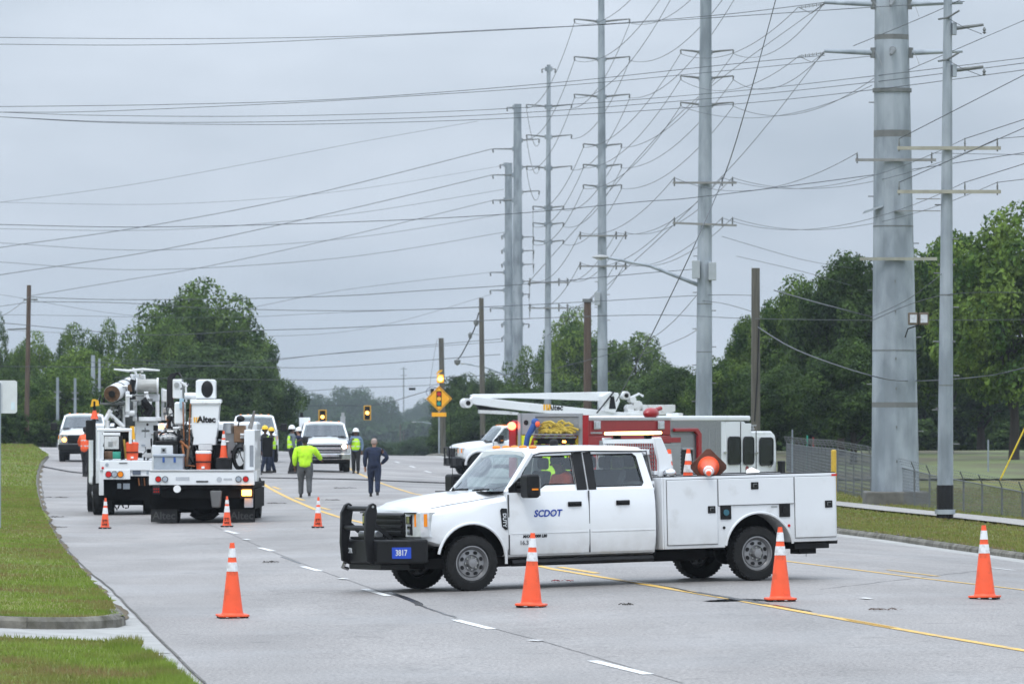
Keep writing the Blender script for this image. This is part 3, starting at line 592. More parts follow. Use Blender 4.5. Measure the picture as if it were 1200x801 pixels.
def davit(t, rad, s, y, l, r, key, Z, rise=3, thick=1.6, double=False, black=True):
    # curved arm pair: tips at photo columns l and r
    rr, x, z = rad(y)
    for side, tipx in ((-1, l), (1, r)):
        if tipx is None: continue
        tx = (tipx - 600) * Z / F - t.location.x; m = MB()
        m.tube([(x + side * rr * .6, 0, z), (x + (tx - x) * .5, 0, z + rise * .55 / s), (tx, 0, z + rise / s)], [thick * 1.1 / s, thick * .9 / s, thick * .6 / s], 6)
        a = m.build('arm', GALVD if black else GALV, t)
        m = MB(); m.cyl((x + side * rr * .8, 0, z - 2.5 / s), (x + side * rr * .8, 0, z + 2.5 / s), 2.6 / s, n=6); m.build('arm_bracket', GALV, t)
        m = MB(); m.cyl((tx, 0, z + rise / s), (tx - side * .5 / s, 0, z + (rise - 4.5) / s), .9 / s, n=6); m.build('insulator', GALVD, t)
        ENDS.setdefault(key, []).append(Vector((t.location.x + tx, Z, t.location.z + z + (rise - 4.5) / s)))
def crossarm(t, rad, s, y, l, r, key, Z, ins=(), off=-.3, h=2.4, m_=None, ih=6, tilt=0):
    rr, x, z = rad(y); x0 = (l - 600) * Z / F - t.location.x; x1 = (r - 600) * Z / F - t.location.x
    m = MB(); m.beam((x0, -rr - .06, z), (x1, -rr - .06, z - tilt / s), .12, h / s); m.build('crossarm', m_ or mat('crossarm_steel', (.25, .25, .24), .6, .3, var=.15), t)
    for p in ins:
        xx = (p - 600) * Z / F - t.location.x; m = MB(); m.cyl((xx, -rr - .06, z - 4 / s), (xx, -rr - .06, z + 2 / s), .9 / s, n=6)
        m.lathe([(.3 / s, 0), (1.4 / s, 1.2 / s), (.6 / s, 1.8 / s), (1.4 / s, 2.6 / s), (.6 / s, 3.2 / s), (1.2 / s, 4 / s), (.4 / s, ih / s)], 8, Matrix.Translation((xx, -rr - .06, z + 1 / s))); m.build('insulator', GALVD, t)
        ENDS.setdefault(key, []).append(Vector((t.location.x + xx, Z - rr, t.location.z + z + ih / s)))
WG = 'overhead power and telephone wires'
def wire(pts, label, rpx=.42, m_=None, sag=0, name='overhead_wire', cat='wire', group=WG, n=26):
    pts = [Vector(p) for p in pts]
    if len(pts) == 2:
        a, b = pts; out = [a.lerp(b, i / n) - Vector((0, 0, sag * 4 * (i / n) * (1 - i / n))) for i in range(n + 1)]
    else:
        T = np.concatenate([[0], np.cumsum([(pts[i + 1] - pts[i]).length for i in range(len(pts) - 1)])]); out = []
        # smooth Catmull-Rom through the points
        for i in range(len(pts) - 1):
            p0 = pts[max(i - 1, 0)]; p1 = pts[i]; p2 = pts[i + 1]; p3 = pts[min(i + 2, len(pts) - 1)]
            for k in range(8):
                u = k / 8; out.append(.5 * ((2 * p1) + (p2 - p0) * u + (2 * p0 - 5 * p1 + 4 * p2 - p3) * u * u + (3 * p1 - p0 - 3 * p2 + p3) * u ** 3))
        out.append(pts[-1])
    o = out[0].copy(); m = MB(); m.tube([p - o for p in out], [rpx * p.y / F for p in out], 4)
    return tag(m.build(name, m_ or WIREM, loc=o, angle=180), label, cat, group)
def wpx(pix, label, rpx=.42, **k): return wire([A3(*p) for p in pix], label, rpx, **k)
# A: slim pole with the lamp arm
A_, ra, sa = steel_pole(824.5, 220, -70, 20.5, 12.5, 'slim steel pole carrying the curved street lamp arm', px_top=827.5)
for y in (61.5, 92, 123): davit(A_, ra, sa, y, 797.5, 859.5, 'A' + str(y), 220, 3, 1.4)
crossarm(A_, ra, sa, 214.5, 788, 863, 'Ax', 220, (790, 846, 858)); crossarm(A_, ra, sa, 261.5, 788, 863, 'Ay', 220, (790, 846, 858), tilt=3)
def junction(t, rad, s, y, side, label=None):
    rr, x, z = rad(y); m = MB(); m.box(x + side * rr - .12, x + side * rr + .18, -.5, -.1, z - .35, z + .35); m.build('transformer_box', mat('grey_box', (.35, .38, .4), .5), t, bevel=.02)
junction(A_, ra, sa, 316, -1.3); junction(A_, ra, sa, 318, .9)
# B
B_, rb, sb = steel_pole(706.5, 303, -30, 13, 7, 'steel pole with six pairs of curved arms, left of the lamp pole', px_top=704.5)
for y in (25.5, 69.5, 113.5): davit(B_, rb, sb, y, 673, 738, 'B' + str(y), 303, 3, 1.2)
for y in (171, 195, 219): davit(B_, rb, sb, y, 683.5, 728.5, 'B' + str(y), 303, 2.5, 1.2)
crossarm(B_, rb, sb, 276.5, 678, 735, 'Bx', 303, (680, 722, 733), h=1.8, ih=4); crossarm(B_, rb, sb, 312, 678, 735, 'By', 303, (680, 722, 733), h=1.8, ih=4)
junction(B_, rb, sb, 350, -1.2); 
# C
C_, rc, sc_ = steel_pole(641.5, 379, 76, 9, 4.5, 'thin steel pole with a small T top between two taller poles', px_top=643)
davit(C_, rc, sc_, 81, 635, 651, 'Ct', 379, 0, .8)
for y in (125, 160.5, 197): davit(C_, rc, sc_, y, 617, 670, 'C' + str(y), 379, 2.5, 1)
for y in (243.5, 263, 283.5): davit(C_, rc, sc_, y, 624.5, 660.5, 'C' + str(y), 379, 2, 1)
crossarm(C_, rc, sc_, 331, 619, 667, 'Cx', 379, (621, 655, 665), h=1.5, ih=3.5); crossarm(C_, rc, sc_, 361, 619, 667, 'Cy', 379, (621, 655, 665), h=1.5, ih=3.5)
# D thick pair
D_, rd, sd_ = steel_pole(606.5, 455, 122, 14.5, 9, 'thick arm-bristled steel pole, taller of the close pair', px_top=606.5)
for y in (174.5, 205, 234.5): davit(D_, rd, sd_, y, 577.5, None, 'D' + str(y), 455, 0, 1)
for y in (164.5, 196, 225): davit(D_, rd, sd_, y, None, 632, 'D' + str(y), 455, 1.5, .9)
for y in (278, 294, 310, 330, 345, 380): davit(D_, rd, sd_, y, None, 625.5 if y < 320 else 620, 'D' + str(y), 455, .6, .8)
davit(D_, rd, sd_, 126, 594, None, 'D', 455, 0, .8)
E_, re_, se_ = steel_pole(596, 500, 191, 11, 8.5, 'thick steel pole, shorter of the close pair, behind it')
for y in (193, 234): davit(E_, re_, se_, y, 586, None, 'E' + str(y), 500, 0, .8)
for y in (319, 340, 361): davit(E_, re_, se_, y, 574.5, None, 'E' + str(y), 500, 0, .9)
for y in (276, 293, 309, 379, 395): davit(E_, re_, se_, y, 588, None, 'E' + str(y), 500, 0, .7)
# monopole
M_, rm_, sm_ = steel_pole(1049.5, 172, -60, 57, 37, 'huge galvanised monopole with concrete foot behind the fence', basey=590, px_top=1044, bands=((157, 4), (44, 3), (474, 3)), rings=(106,), name='monopole')
MB().box(-.95, .95, -.9, .9, -.6, .38).build('concrete_foot', mat('stained_concrete', (.13, .125, .11), .9, var=.3, scale=3), M_, bevel=.05); M_.location.z += 0
for y in (5, 62):
    rr, x, z = rm_(y); s = sm_
    for side, tip in ((-1, 966), (1, 1128)):
        tx = (tip - 600) * 172 / F - M_.location.x
        m = MB(); m.tube([(x + side * rr * .9, 0, z), (tx, 0, z + 2 / s)], [3.4 / s, 2.0 / s], 10); m.build('tapered_arm', GALV, M_)
        m = MB(); m.cyl((x + side * (rr + .02), 0, z - 6 / s), (x + side * (rr + .02), 0, z + 6 / s), 4 / s, n=10); m.build('arm_flange', GALVD, M_)
        if side < 0:
            for q in (0, 1, 2): pass
            m = MB(); n_ = 14
            a = Vector((tx, 0, z)); b = Vector((tx - 30 / s, 0, z - 4 / s))
            for q in range(n_): c = a.lerp(b, q / n_); d = a.lerp(b, (q + .55) / n_); m.cyl(c, d, 1.7 / s if q % 2 == 0 else 1.0 / s, n=8)
            m.tube([a, a.lerp(b, .5) - Vector((0, 0, 9 / s)), b], .5 / s, 4)
            m.build('insulator_string', GALVD, M_)
    m = MB(); m.tube([(x, -rr * .9, z + 3 / s), (x - 1 / s, -rr - .5, z + 1 / s), (x - 5 / s, -rr - 1.0, z - 6 / s)], [4 / s, 3.4 / s, 1.6 / s], 8); m.build('front_arm', GALVD, M_)
    for dx in (-22, 22):
        m = MB(); m.tube([(x + dx / s, -rr, z + 2 / s), (x + (dx + 5) / s, -rr - .05, z - 5 / s), (x + (dx + 9) / s, -rr - .05, z - 16 / s)], .35 / s, 4); m.build('jumper_wire', WIREL, M_)
crossarm(M_, rm_, sm_, 188.5, 1001, 1095, 'M1', 172, (1003, 1090), h=3.2, ih=8); crossarm(M_, rm_, sm_, 304, 1006, 1096, 'M2', 172, (), h=3.6, m_=mat('timber_crossarm', (.30, .30, .25), .8, var=.15))
crossarm(M_, rm_, sm_, 234, 1072, 1100, 'M3', 172, (), h=1); crossarm(M_, rm_, sm_, 248, 1046, 1100, 'M3', 172, (), h=1)
rr, x, z = rm_(248); m = MB(); m.prism([(-.35, -.08), (.25, .12), (.3, .2), (-.3, .0)], -.2, .1); m.build('cut_bracket', GALV, M_, loc=(x - rr, -.3, z))
for i, yy in enumerate((330, 365, 420, 455, 500, 540)):
    rr, x, z = rm_(yy); m = MB()
    m.box(x - .02, x + .02, -rr - .03, -rr, z - .04, z + .04); m.build('step_lug', GALVD, M_)
# floodlights on the monopole
fl = empty('floodlight_pair', A3(1066, 380, 170), 0, 'pair of bronze square floodlights bracketed to the thick monopole', 'floodlight'); s = F / 170
for i in (0, 1):
    x = (4 + 12.5 * i) / s; m = MB(); m.box(x - 5.5 / s, x + 5.5 / s, -.1, .25, -.5 / s, 14 / s); h = m.build('lamp_housing', mat('bronze_housing', (.12, .09, .06), .5), fl, bevel=.02)
    m = MB(); m.box(x - 4 / s, x + 4 / s, -.125, -.104, 2 / s, 11.5 / s); m.build('lens', CLEARL, h)
m = MB(); m.tube([(-5 / s, .1, -15 / s), (-2 / s, 0, -5 / s), (10 / s, 0, -1 / s)], .8 / s, 6); m.build('bracket', BLACKM, fl)
# F: pole with black foot
F_, rf, sf = steel_pole(1107.5, 147, -50, 19.5, 9, 'slim steel pole with black painted foot in front of the fence', basey=602, px_top=1111, name='steel_pole')
rr, x, z = rf(585); MB().cyl((0, 0, -.1), (0, 0, 34 / sf), rr * 1.03, n=12).build('black_foot', BLACKM, F_, angle=20)
for y in (34, 83):
    rr, x, z = rf(y); m = MB(); s = sf; m.tube([(x + rr, 0, z), (x + 42 / s, 0, z + 5 / s)], [2.4 / s, 1.6 / s], 8); m.build('arm', GALVD, F_)
    m = MB(); m.box(x + rr, x + rr + 5 / s, -.15, .15, z - 7 / s, z + 7 / s); m.build('arm_bracket', GALV, F_)
    m = MB(); m.lathe([(.5 / s, 0), (2.4 / s, 2 / s), (1 / s, 3 / s), (2.2 / s, 5 / s), (.8 / s, 8 / s)], 8, Matrix.Translation((x + 43 / s, 0, z - 6 / s))); m.build('insulator', GALVD, F_)
    m = MB(); m.tube([(x, -rr, z + 12 / s), (x + 16 / s, -.3, z + 2 / s), (x + 40 / s, 0, z - 6 / s)], .45 / s, 4); m.build('jumper_wire', WIREM, F_)
    for sgn in (-1, 1): m = MB(); m.tube([(x, -rr, z + 13 / s * 1), (x + sgn * 12 / s, -rr - .3, z + 20 / s if sgn > 0 else z + 10 / s)], 1.2 / s, 6); m.build('strut_insulator', GALVD, F_)
TAR = mat('timber_crossarm_pale', (.33, .32, .26), .8, var=.15)
crossarm(F_, rf, sf, 174, 1051, 1172, 'Fx', 147, (1053, 1130, 1168), h=4, m_=TAR, ih=11); crossarm(F_, rf, sf, 225, 1051, 1172, 'Fy', 147, (1053, 1130, 1168), h=4, m_=TAR, ih=11)
for yy in (310, 400, 478): rr, x, z = rf(yy); m = MB(); m.beam((x - rr - .06, 0, z), (x + rr + .06, 0, z), .05); m.build('step_bolt', GALVD, F_)
# timber poles
def timber_pole(px, Z, top, w, label, basey=None, m_=WOODP, lean=0, cap=False, name='timber_pole'):
    b = G(px, Z) if basey is None else A3(px, basey, Z); s = F / Z; t = empty(name, b, 0, label, 'utility pole', 'timber utility poles'); H = A3(px, top, Z).z - b.z
    m = MB(); n = 14; pts = [(lean / s * i / 6, 0, -.1 + (H + .1) * i / 6) for i in range(7)]; m.tube(pts, [w / s / 2 * (1 - .15 * i / 6) for i in range(7)], n); m.build('shaft', m_, t)
    if cap: MB().cyl((lean / s, 0, H), (lean / s, 0, H + 4 / s), w / s * .6, n=12).build('pole_cap', GALVD, t)
    return t
t = timber_pole(885.5, 205, 314, 11.5, 'cut-off timber pole standing between the slim pole and the monopole')
m = MB(); m.tube([(.12, -.18, A3(885, 375, 205).z - t.location.z), (.05, -.2, 4.0), (-.05, -.2, 2.5)], .025, 5); m.build('cable_run', BLACK, t)
timber_pole(688.5, 285, 354, 10, 'short brown timber pole with a grey cap right of the thin steel poles', m_=WOODR, cap=True)
t564 = timber_pole(566, 330, 349, 6.5, 'greenish timber pole with a broken line dangling from it', lean=-2)
t517 = timber_pole(520, 420, 396, 7, 'timber pole behind the diamond warning sign', lean=-3)
t33 = timber_pole(31, 300, 334, 6, 'rust-brown timber pole on the left bank', basey=508, m_=WOODR, lean=3)
s = F / 300; zz_ = A3(33, 351, 300).z - t33.location.z; MB().beam((-.15, 0, zz_), (.6, -.1, zz_), .08).build('bracket', GALVD, t33); zz_ = A3(33, 386, 300).z - t33.location.z; MB().beam((-1.0, 0, zz_), (.05, 0, zz_ + .05), .07).build('side_arm', GALVD, t33)
# broken line dangling between the greenish pole and its lamp
m = MB(); pp = [A3(561, 366, 330), A3(556, 385, 330), A3(549, 400, 330), A3(541, 415, 330), A3(535, 423, 330)]; o = pp[0].copy(); m.tube([p - o for p in pp], .035, 5)
t = m.build('dangling_line', BLACK, loc=o); tag(t, 'broken black line dangling with insulators from the greenish timber pole', 'wire')
for k, (a, b) in enumerate([((558, 378), 2.2), ((551, 393), 1.6), ((536, 424), 2.6)]):
    q = A3(*a, 330) - o; m = MB(); m.lathe([(.02, -.2), (.1 * b / 1.6, -.1), (.12 * b / 1.6, .1), (.03, .2)], 8, Matrix.Translation(q)); m.build('insulator', GALVD, t)
m = MB(); q = A3(556, 392, 330) - o; m.beam(q - Vector((.3, 0, -.05)), q + Vector((.25, 0, 0)), .05); m.build('broken_bracket', GALV, t)
def street_lamp(head, end, Z, label, m_=None, r=.06, hw=15):
    a = A3(*head, Z); b = A3(*end, Z); s = F / Z; t = empty('street_lamp', b, 0, label, 'street lamp', 'cobra-head street lamps'); d = a - b; m = MB()
    mid = d * .5 + Vector((0, 0, abs(d.x) * .05)); m.tube([(0, 0, 0), mid, d], [r * 1.3, r, r * .8], 8); m.build('lamp_arm', m_ or GALV, t)
    u = 1 if d.x < 0 else -1; m = MB(); w = hw / s
    m.loft([[(d.x - u * w * k, math.cos(q) * w * rr_, d.z + math.sin(q) * w * rr_ * .55 - .02) for q in [2 * PI * j / 10 for j in range(10)]] for k, rr_ in ((-.55, .12), (-.2, .3), (.2, .34), (.55, .22), (.75, .05))])
    hd = m.build('lamp_head', mat('lamp_head_grey', (.34, .35, .35), .5), t); m = MB(); m.sphere((d.x - u * w * .15, 0, d.z - w * .16), (w * .32, w * .24, w * .12), 10, 6); m.build('lens', CLEARL, hd); return t
street_lamp((705, 300.5), (819, 334), 220, 'cobra-head lamp on a long curved arm from the slim steel pole')
street_lamp((543, 425.5), (598, 441.5), 420, 'thin-armed lamp reaching left from the thick steel pole pair', hw=5)
street_lamp((485, 494), (507, 496.5), 700, 'far small pale lamp arm over the road, the upper one', r=.05, hw=4)
street_lamp((499, 521), (478, 523), 900, 'far small pale lamp arm near the crest, the lower one', r=.05, hw=3)
for px, Z, top, w, lab in [(469, 900, 497, 2, 'far thin timber pole in the gap, the left one'), (473, 950, 505, 1.6, 'far thin timber pole in the gap, the shorter one'), (508, 600, 470, 3, 'far thin timber pole right behind the warning sign'), (539, 560, 478, 3, 'dim timber pole under the boom tip')]:
    timber_pole(px, Z, top, w, lab, basey=535)
# radio mast
b = A3(473, 500, 2600); m = MB(); m.beam((0, 0, 0), (0, 0, A3(473, 430, 2600).z - b.z), .55)
t = empty('radio_mast', b, 0, 'faint radio mast on the skyline over the road gap', 'mast'); m.build('lattice_shaft', GALVD, t); k = A3(473, 432, 2600).z - b.z
for dz in (0, -3): MB().beam((-1.6, 0, k + dz), (1.6, 0, k + dz), .3).build('antenna_arm', GALVD, t)
# distant steel posts behind the trucks, left
for px, top, w, Z, lab in [(67.5, 442, 4, 330, 'left slim steel post behind the left white truck'), (88, 443, 3.6, 335, 'second slim steel post behind the left white truck'), (109, 416, 5.5, 360, 'tallest steel post behind the digger truck, left of two neighbours'), (116.5, 420, 3.5, 365, 'middle steel post behind the digger truck'), (128, 426, 3.5, 370, 'short steel post behind the digger truck cable head')]:
    t = empty('steel_post', G(px, Z), 0, lab, 'post', 'steel posts behind the utility trucks'); s = F / Z; MB().cyl((0, 0, -.1), (0, 0, A3(px, top, Z).z - G(px, Z).z), w / s / 2, w / s / 2.3, n=10).build('shaft', GALV, t)
    for q in (.72, .8): MB().beam((-.2, 0, (A3(px, top, Z).z - G(px, Z).z) * q), (.2, 0, (A3(px, top, Z).z - G(px, Z).z) * q), .08).build('bracket', GALVD, t)
for pt, rd_, sp_, y0, y1 in ((A_, ra, sa, 300, 470), (B_, rb, sb, 330, 450), (F_, rf, sf, 240, 560), (M_, rm_, sm_, 120, 560)):
    n_ = 9
    for i in range(n_):
        rr, x, z = rd_(y0 + (y1 - y0) * i / (n_ - 1)); q = 1 if i % 2 else -1; MB().cyl((x + q * rr * .9, 0, z), (x + q * (rr + .16), 0, z), .018, n=6).build('step_bolt', GALVD, pt)
    for k in (.33, .66):
        rr, x, z = rd_(y0 + (y1 - y0) * k); MB().cyl((x, 0, z - .02), (x, 0, z + .02), rr * 1.012, n=12).build('weld_seam', GALVD, pt, angle=20)
# ---- wires between the steel poles
def nearest(ka, kb): return ENDS[ka], ENDS[kb]
def span(a, b, lab, sag, r=.40): wire([a, b], lab, r, sag=sag)
pairs = [('A61.5', 'B171'), ('A92', 'B195'), ('A123', 'B219')]
words = {'A': 'lamp pole', 'B': 'second steel pole', 'C': 'thin T-top pole', 'D': 'thick pole pair'}
lev = ['top', 'second', 'third', 'fourth', 'fifth', 'sixth']
def link(kas, kbs, sag, nmA, nmB, lv0=0, r=.33):
    for i, (ka, kb) in enumerate(zip(kas, kbs)):
        for j, (a, b) in enumerate(zip(ENDS[ka], ENDS[kb])):
            side = ['left', 'right', 'outer right'][j] if len(ENDS[ka]) > 1 else 'only'
            wire([a, b], f'wire from {side} tip of {lev[i + lv0]} arm, {nmA}, to {nmB}', r, sag=sag)
link(['A61.5', 'A92', 'A123'], ['B171', 'B195', 'B219'], 0.9, 'lamp pole', 'second steel pole', 3)
link(['Ax', 'Ay'], ['Bx', 'By'], .8, 'lamp pole crossarms', 'second steel pole', 0)
link(['B25.5', 'B69.5', 'B113.5'], ['C125', 'C160.5', 'C197'], 1.1, 'second steel pole', 'thin T-top pole')
link(['B171', 'B195', 'B219'], ['C243.5', 'C263', 'C283.5'], 1.0, 'second steel pole', 'thin T-top pole', 3)
link(['Bx', 'By'], ['Cx', 'Cy'], 1.0, 'second pole crossarms', 'thin T-top pole')
link(['C125', 'C160.5', 'C197'], ['D164.5', 'D196', 'D225'], 1.1, 'thin T-top pole', 'thick pole pair')
link(['C243.5', 'C263', 'C283.5'], ['D278', 'D294', 'D310'], 1.1, 'thin T-top pole', 'thick pole pair', 3)
link(['Cx', 'Cy'], ['D330', 'D345'], 1.2, 'T-top pole crossarms', 'thick pole pair')
# big arms out of the top of the frame down to B and towards the camera
for i, (bk, y0) in enumerate((('B25.5', -62), ('B69.5', -20), ('B113.5', -2))):
    for j, b in enumerate(ENDS[bk]):
        wire([b, A3((791, 866)[j], y0 - 8, 220)], f"long conductor from {('left', 'right')[j]} tip of {lev[i]} arm, second pole, up out of view", .36, sag=1.1)
for i, k in enumerate(('A61.5', 'A92', 'A123')):
    for j, b in enumerate(ENDS[k]):
        tgt = [[(936, 8, 172), (966, 4, 172)], [(936, 66, 172), (966, 62, 172)], [(1022, 100, 172), (1024, 92, 172)]][i][j]
        wire([b, A3(*tgt)], f"conductor rising right from {('left', 'right')[j]} tip of {lev[i]} arm, lamp pole", .36, sag=.7)
for i, k in enumerate(('Ax', 'Ay')):
    for j, b in enumerate(ENDS[k]):
        e = ENDS[('Fx', 'Fy')[i]][j] if j else ENDS['M1'][0]
        if i == 1 and j == 0: continue
        wire([b, e], f"wire from {('left', 'inner right', 'outer right')[j]} pin, {('upper', 'lower')[i]} crossarm, lamp pole, to black-footed pole", .36, sag=.8)
for i, k in enumerate(('Fx', 'Fy')):
    for j, b in enumerate(ENDS[k]):
        y = [(88, 140, 160), (150, 192, 210)][i][j]; d = A3(1200, y, 141); e = b + (d - b) * 2.2
        wire([b, e], f"wire from {('left', 'middle', 'right')[j]} pin, {('upper', 'lower')[i]} timber crossarm, leaving view at right", .5)
wire([ENDS['M1'][1], A3(1240, 182, 172)], 'wire running right from the right pin of the monopole crossarm', .4)
# ---- wires crossing the road (photo columns/rows at the distance given)
CR = [
 ([(-60, 42, 175), (0, 44, 172), (200, 45.5, 170), (400, 43, 165), (600, 34, 162), (700, 29, 160), (850, 17, 155), (966, 3, 172)], .46, 'topmost wire crossing the sky, upper of a close pair'),
 ([(-60, 52, 175), (0, 52, 172), (150, 53, 170), (300, 50, 168), (500, 40, 164), (700, 29.5, 160), (850, 20, 155), (1000, 10, 172), (1130, 2, 148)], .45, 'topmost wire crossing the sky, lower of a close pair'),
 ([(-60, 125, 175), (0, 125, 172), (200, 122.5, 170), (400, 116, 165), (640, 98, 160), (850, 76, 155), (966, 65, 172)], .46, 'second-level wire crossing the sky, the uppermost of six'),
 ([(-60, 131, 175), (0, 131.5, 172), (100, 131, 170), (250, 125, 168), (400, 117.5, 165), (640, 102, 160), (850, 83, 155), (1020, 66, 172)], .42, 'second-level wire merging with the uppermost one over the road'),
 ([(-60, 130, 175), (0, 131.5, 172), (100, 135, 170), (250, 136.5, 168), (400, 134.5, 165), (600, 127, 160), (850, 108, 155), (1025, 89, 172), (1200, 68, 147)], .42, 'second-level wire third from the top, sagging most at left'),
 ([(-60, 135, 175), (0, 137, 172), (120, 142.5, 170), (250, 143.5, 168), (400, 141, 165), (600, 133, 160), (850, 114, 155), (1025, 96, 172), (1200, 74, 147)], .43, 'second-level wire, lowest but one of the group'),
 ([(-60, 134, 175), (0, 137, 172), (120, 143.5, 170), (270, 146, 168), (400, 145, 165), (600, 138.5, 160), (850, 123, 155), (1025, 105, 172), (1200, 82, 147)], .43, 'second-level wire, lowest of the group of six'),
 ([(-60, 303, 480), (0, 290, 475), (160, 267, 465), (354, 230, 460), (577, 174.5, 455)], .4, 'long line rising right to the topmost left arm of the thick pole pair'),
 ([(-60, 333, 480), (0, 322, 475), (192, 292, 465), (400, 247, 460), (577, 205, 455)], .4, 'long line rising right to the second left arm of the thick pole pair'),
 ([(33, 347, 470), (148, 328, 470), (243, 312, 465), (400, 278, 460), (577, 235, 455)], .4, 'long line rising right to the third left arm of the thick pole pair'),
 ([(-60, 243, 480), (0, 237, 475), (150, 217, 470), (300, 190, 465), (430, 165, 465), (560, 142, 460)], .22, 'faintest high wire climbing to the right over the trees'),
 ([(-60, 235, 480), (0, 237, 475), (200, 239, 470), (400, 224, 465), (590, 194, 500)], .22, 'faint wire to the left tip of the shorter thick pole'),
 ([(-60, 261, 210), (0, 263, 209), (170, 266, 207), (400, 260.5, 200), (592, 251, 195), (750, 236.5, 188), (818, 231, 186), (1023, 205, 180), (1260, 170, 170)], .52, 'dark wire crossing the whole sky at mid height'),
 ([(-60, 266, 470), (0, 268, 465), (200, 269, 465), (400, 252, 465), (590, 222, 500)], .3, 'thin grey wire just under the dark mid-height wire'),
 ([(-60, 281, 480), (0, 284.5, 475), (175, 293, 470), (400, 280, 465), (590, 251, 500)], .32, 'thin wire sagging over the left trees, the higher one'),
 ([(-60, 304, 480), (0, 307, 475), (168, 316, 470), (400, 302, 465), (591, 272, 500)], .34, 'thin wire sagging over the left trees, the lower one'),
 ([(37, 348, 300), (135, 351, 290), (270, 350, 280), (400, 346.5, 265), (502, 340, 255), (613, 333, 245), (750, 320.5, 232), (818, 315, 222)], .5, 'telephone cable from the rust-brown pole to the lamp pole, upper'),
 ([(-60, 368, 300), (33, 354, 300)], .4, 'short wire entering from the left edge to the rust-brown pole'),
 ([(-60, 385, 290), (0, 371, 292), (35, 347, 300)], .35, 'steep short wire from the left edge to the rust-brown pole top'),
 ([(35, 353.5, 300), (135, 354.5, 290), (250, 361, 280), (400, 364, 265), (535, 361, 255), (687, 353.5, 245), (819, 346, 222), (885, 346, 205)], .48, 'telephone cable from the rust-brown pole, second level'),
 ([(-60, 374, 290), (0, 378, 288), (168, 392, 280), (300, 387, 270), (400, 384, 265), (552, 376, 255), (750, 369, 232), (877, 373, 206), (1022, 375, 190), (1260, 374, 180)], .48, 'dark cable crossing above the trees from edge to edge'),
 ([(-60, 369, 290), (35, 369, 290), (250, 372, 280), (400, 366, 265), (600, 358, 255)], .3, 'thin grey wire between the two telephone cables'),
 ([(-60, 428, 300), (0, 429, 300), (236, 429, 290), (400, 413, 275), (586, 397, 265)], .42, 'wire over the treetops rising right to the thick poles, upper'),
 ([(100, 424, 300), (303, 430, 290), (400, 429, 275), (586, 415, 265)], .42, 'wire over the treetops rising right to the thick poles, lower'),
 ([(120, 420, 300), (260, 424, 290), (420, 412, 275), (590, 400, 265)], .3, 'thin wire over the treetops between two darker ones'),
 ([(135, 442, 300), (260, 444, 290), (400, 445, 275), (512, 442, 265), (650, 436, 260)], .45, 'horizontal wire just above the bucket truck boom'),
 ([(240, 466, 430), (404, 455, 430), (505, 451, 425), (519, 447, 420)], .42, 'span wire rising to the timber pole behind the sign'),
 ([(240, 478, 430), (378, 475, 428), (441, 474, 425), (480, 464, 422), (519, 452, 420)], .45, 'span wire that carries the hanging traffic signals'),
 ([(-40, 384, 480), (150, 392, 470), (400, 389, 465), (575, 345, 500)], .25, 'pale thin wire behind the treetops running right'),
 ([(0, 345, 480), (200, 372, 470), (400, 340, 465), (575, 319, 500)], .25, 'pale thin wire sagging behind the big left tree'),
 ([(863, 300, 260), (940, 318, 270), (1010, 338, 280)], .3, 'thin wire drooping right between lamp pole and monopole, upper'),
 ([(846, 277, 260), (940, 304, 270), (1010, 316, 280)], .3, 'thin wire drooping right between lamp pole and monopole, lower'),
 ([(1020, 376, 172), (1110, 345, 147), (1260, 345, 146)], .45, 'wire from the monopole to the black-footed pole and off right'),
 ([(1021, 371, 172), (960, 355, 175), (907, 340, 200)], .75, 'pale slack service cable ending left of the monopole'),
 ([(888, 383, 204), (934, 410, 185), (1021, 440, 160), (1073, 446, 172), (1150, 441, 145), (1200, 431, 142), (1260, 416, 140)], .75, 'heavy pale cable sagging across the foot of the monopole'),
 ([(1020, 372, 172), (1065, 350, 148), (1107, 318, 147)], .4, 'short wire from the monopole up to the black-footed pole'),
 ([(740, 420, 232), (800, 396, 225), (822, 382, 222)], .35, 'short wire climbing to the lamp pole above the boom'),
 ([(650, 432, 260), (760, 398, 240), (822, 340, 222)], .35, 'slack wire from the lamp pole down to the thick pair'),
 ([(822, 352, 220), (850, 356, 215), (885, 366, 205)], .42, 'short cable between the lamp pole and the cut-off timber pole'),
 ([(1000, 54, 172), (1105, 10, 148), (1160, -20, 147)], .45, 'steep wire crossing in front of the monopole, upper'),
 ([(1065, 82, 172), (1130, 54, 148), (1200, 24, 147), (1250, 2, 146)], .45, 'steep wire crossing in front of the monopole, right'),
 ([(640, 395, 380), (750, 300, 300), (860, 192, 230), (965, 61, 172)], .35, 'long slanted conductor rising to the upper monopole arm'),
 ([(620, 330, 450), (700, 240, 320), (800, 130, 240), (966, 4, 172)], .35, 'long slanted conductor rising to the top monopole arm'),
]
for pix, r, lab in CR: wpx(pix, lab, r)
wpx([(914, -20, 140), (909, 0, 140), (895, 52, 142), (876, 120, 145), (851, 200, 172), (814, 287, 158), (776, 367, 166), (757, 405, 172), (735, 447, 178), (722, 470, 182)], 'slack dark cable dropping steeply from the top edge to the boom', .62)
# downed cable across the road
pts = [P(x, y) + Vector((0, 0, .03)) for x, y in [(46, 546), (60, 549), (95, 554.5), (150, 556), (220, 557), (300, 560), (350, 561), (420, 562.5), (480, 565), (540, 567)]]
wire(pts, 'fallen black cable lying across all lanes of the road', .8, BLACK, name='downed_cable', cat='cable', group='downed line')
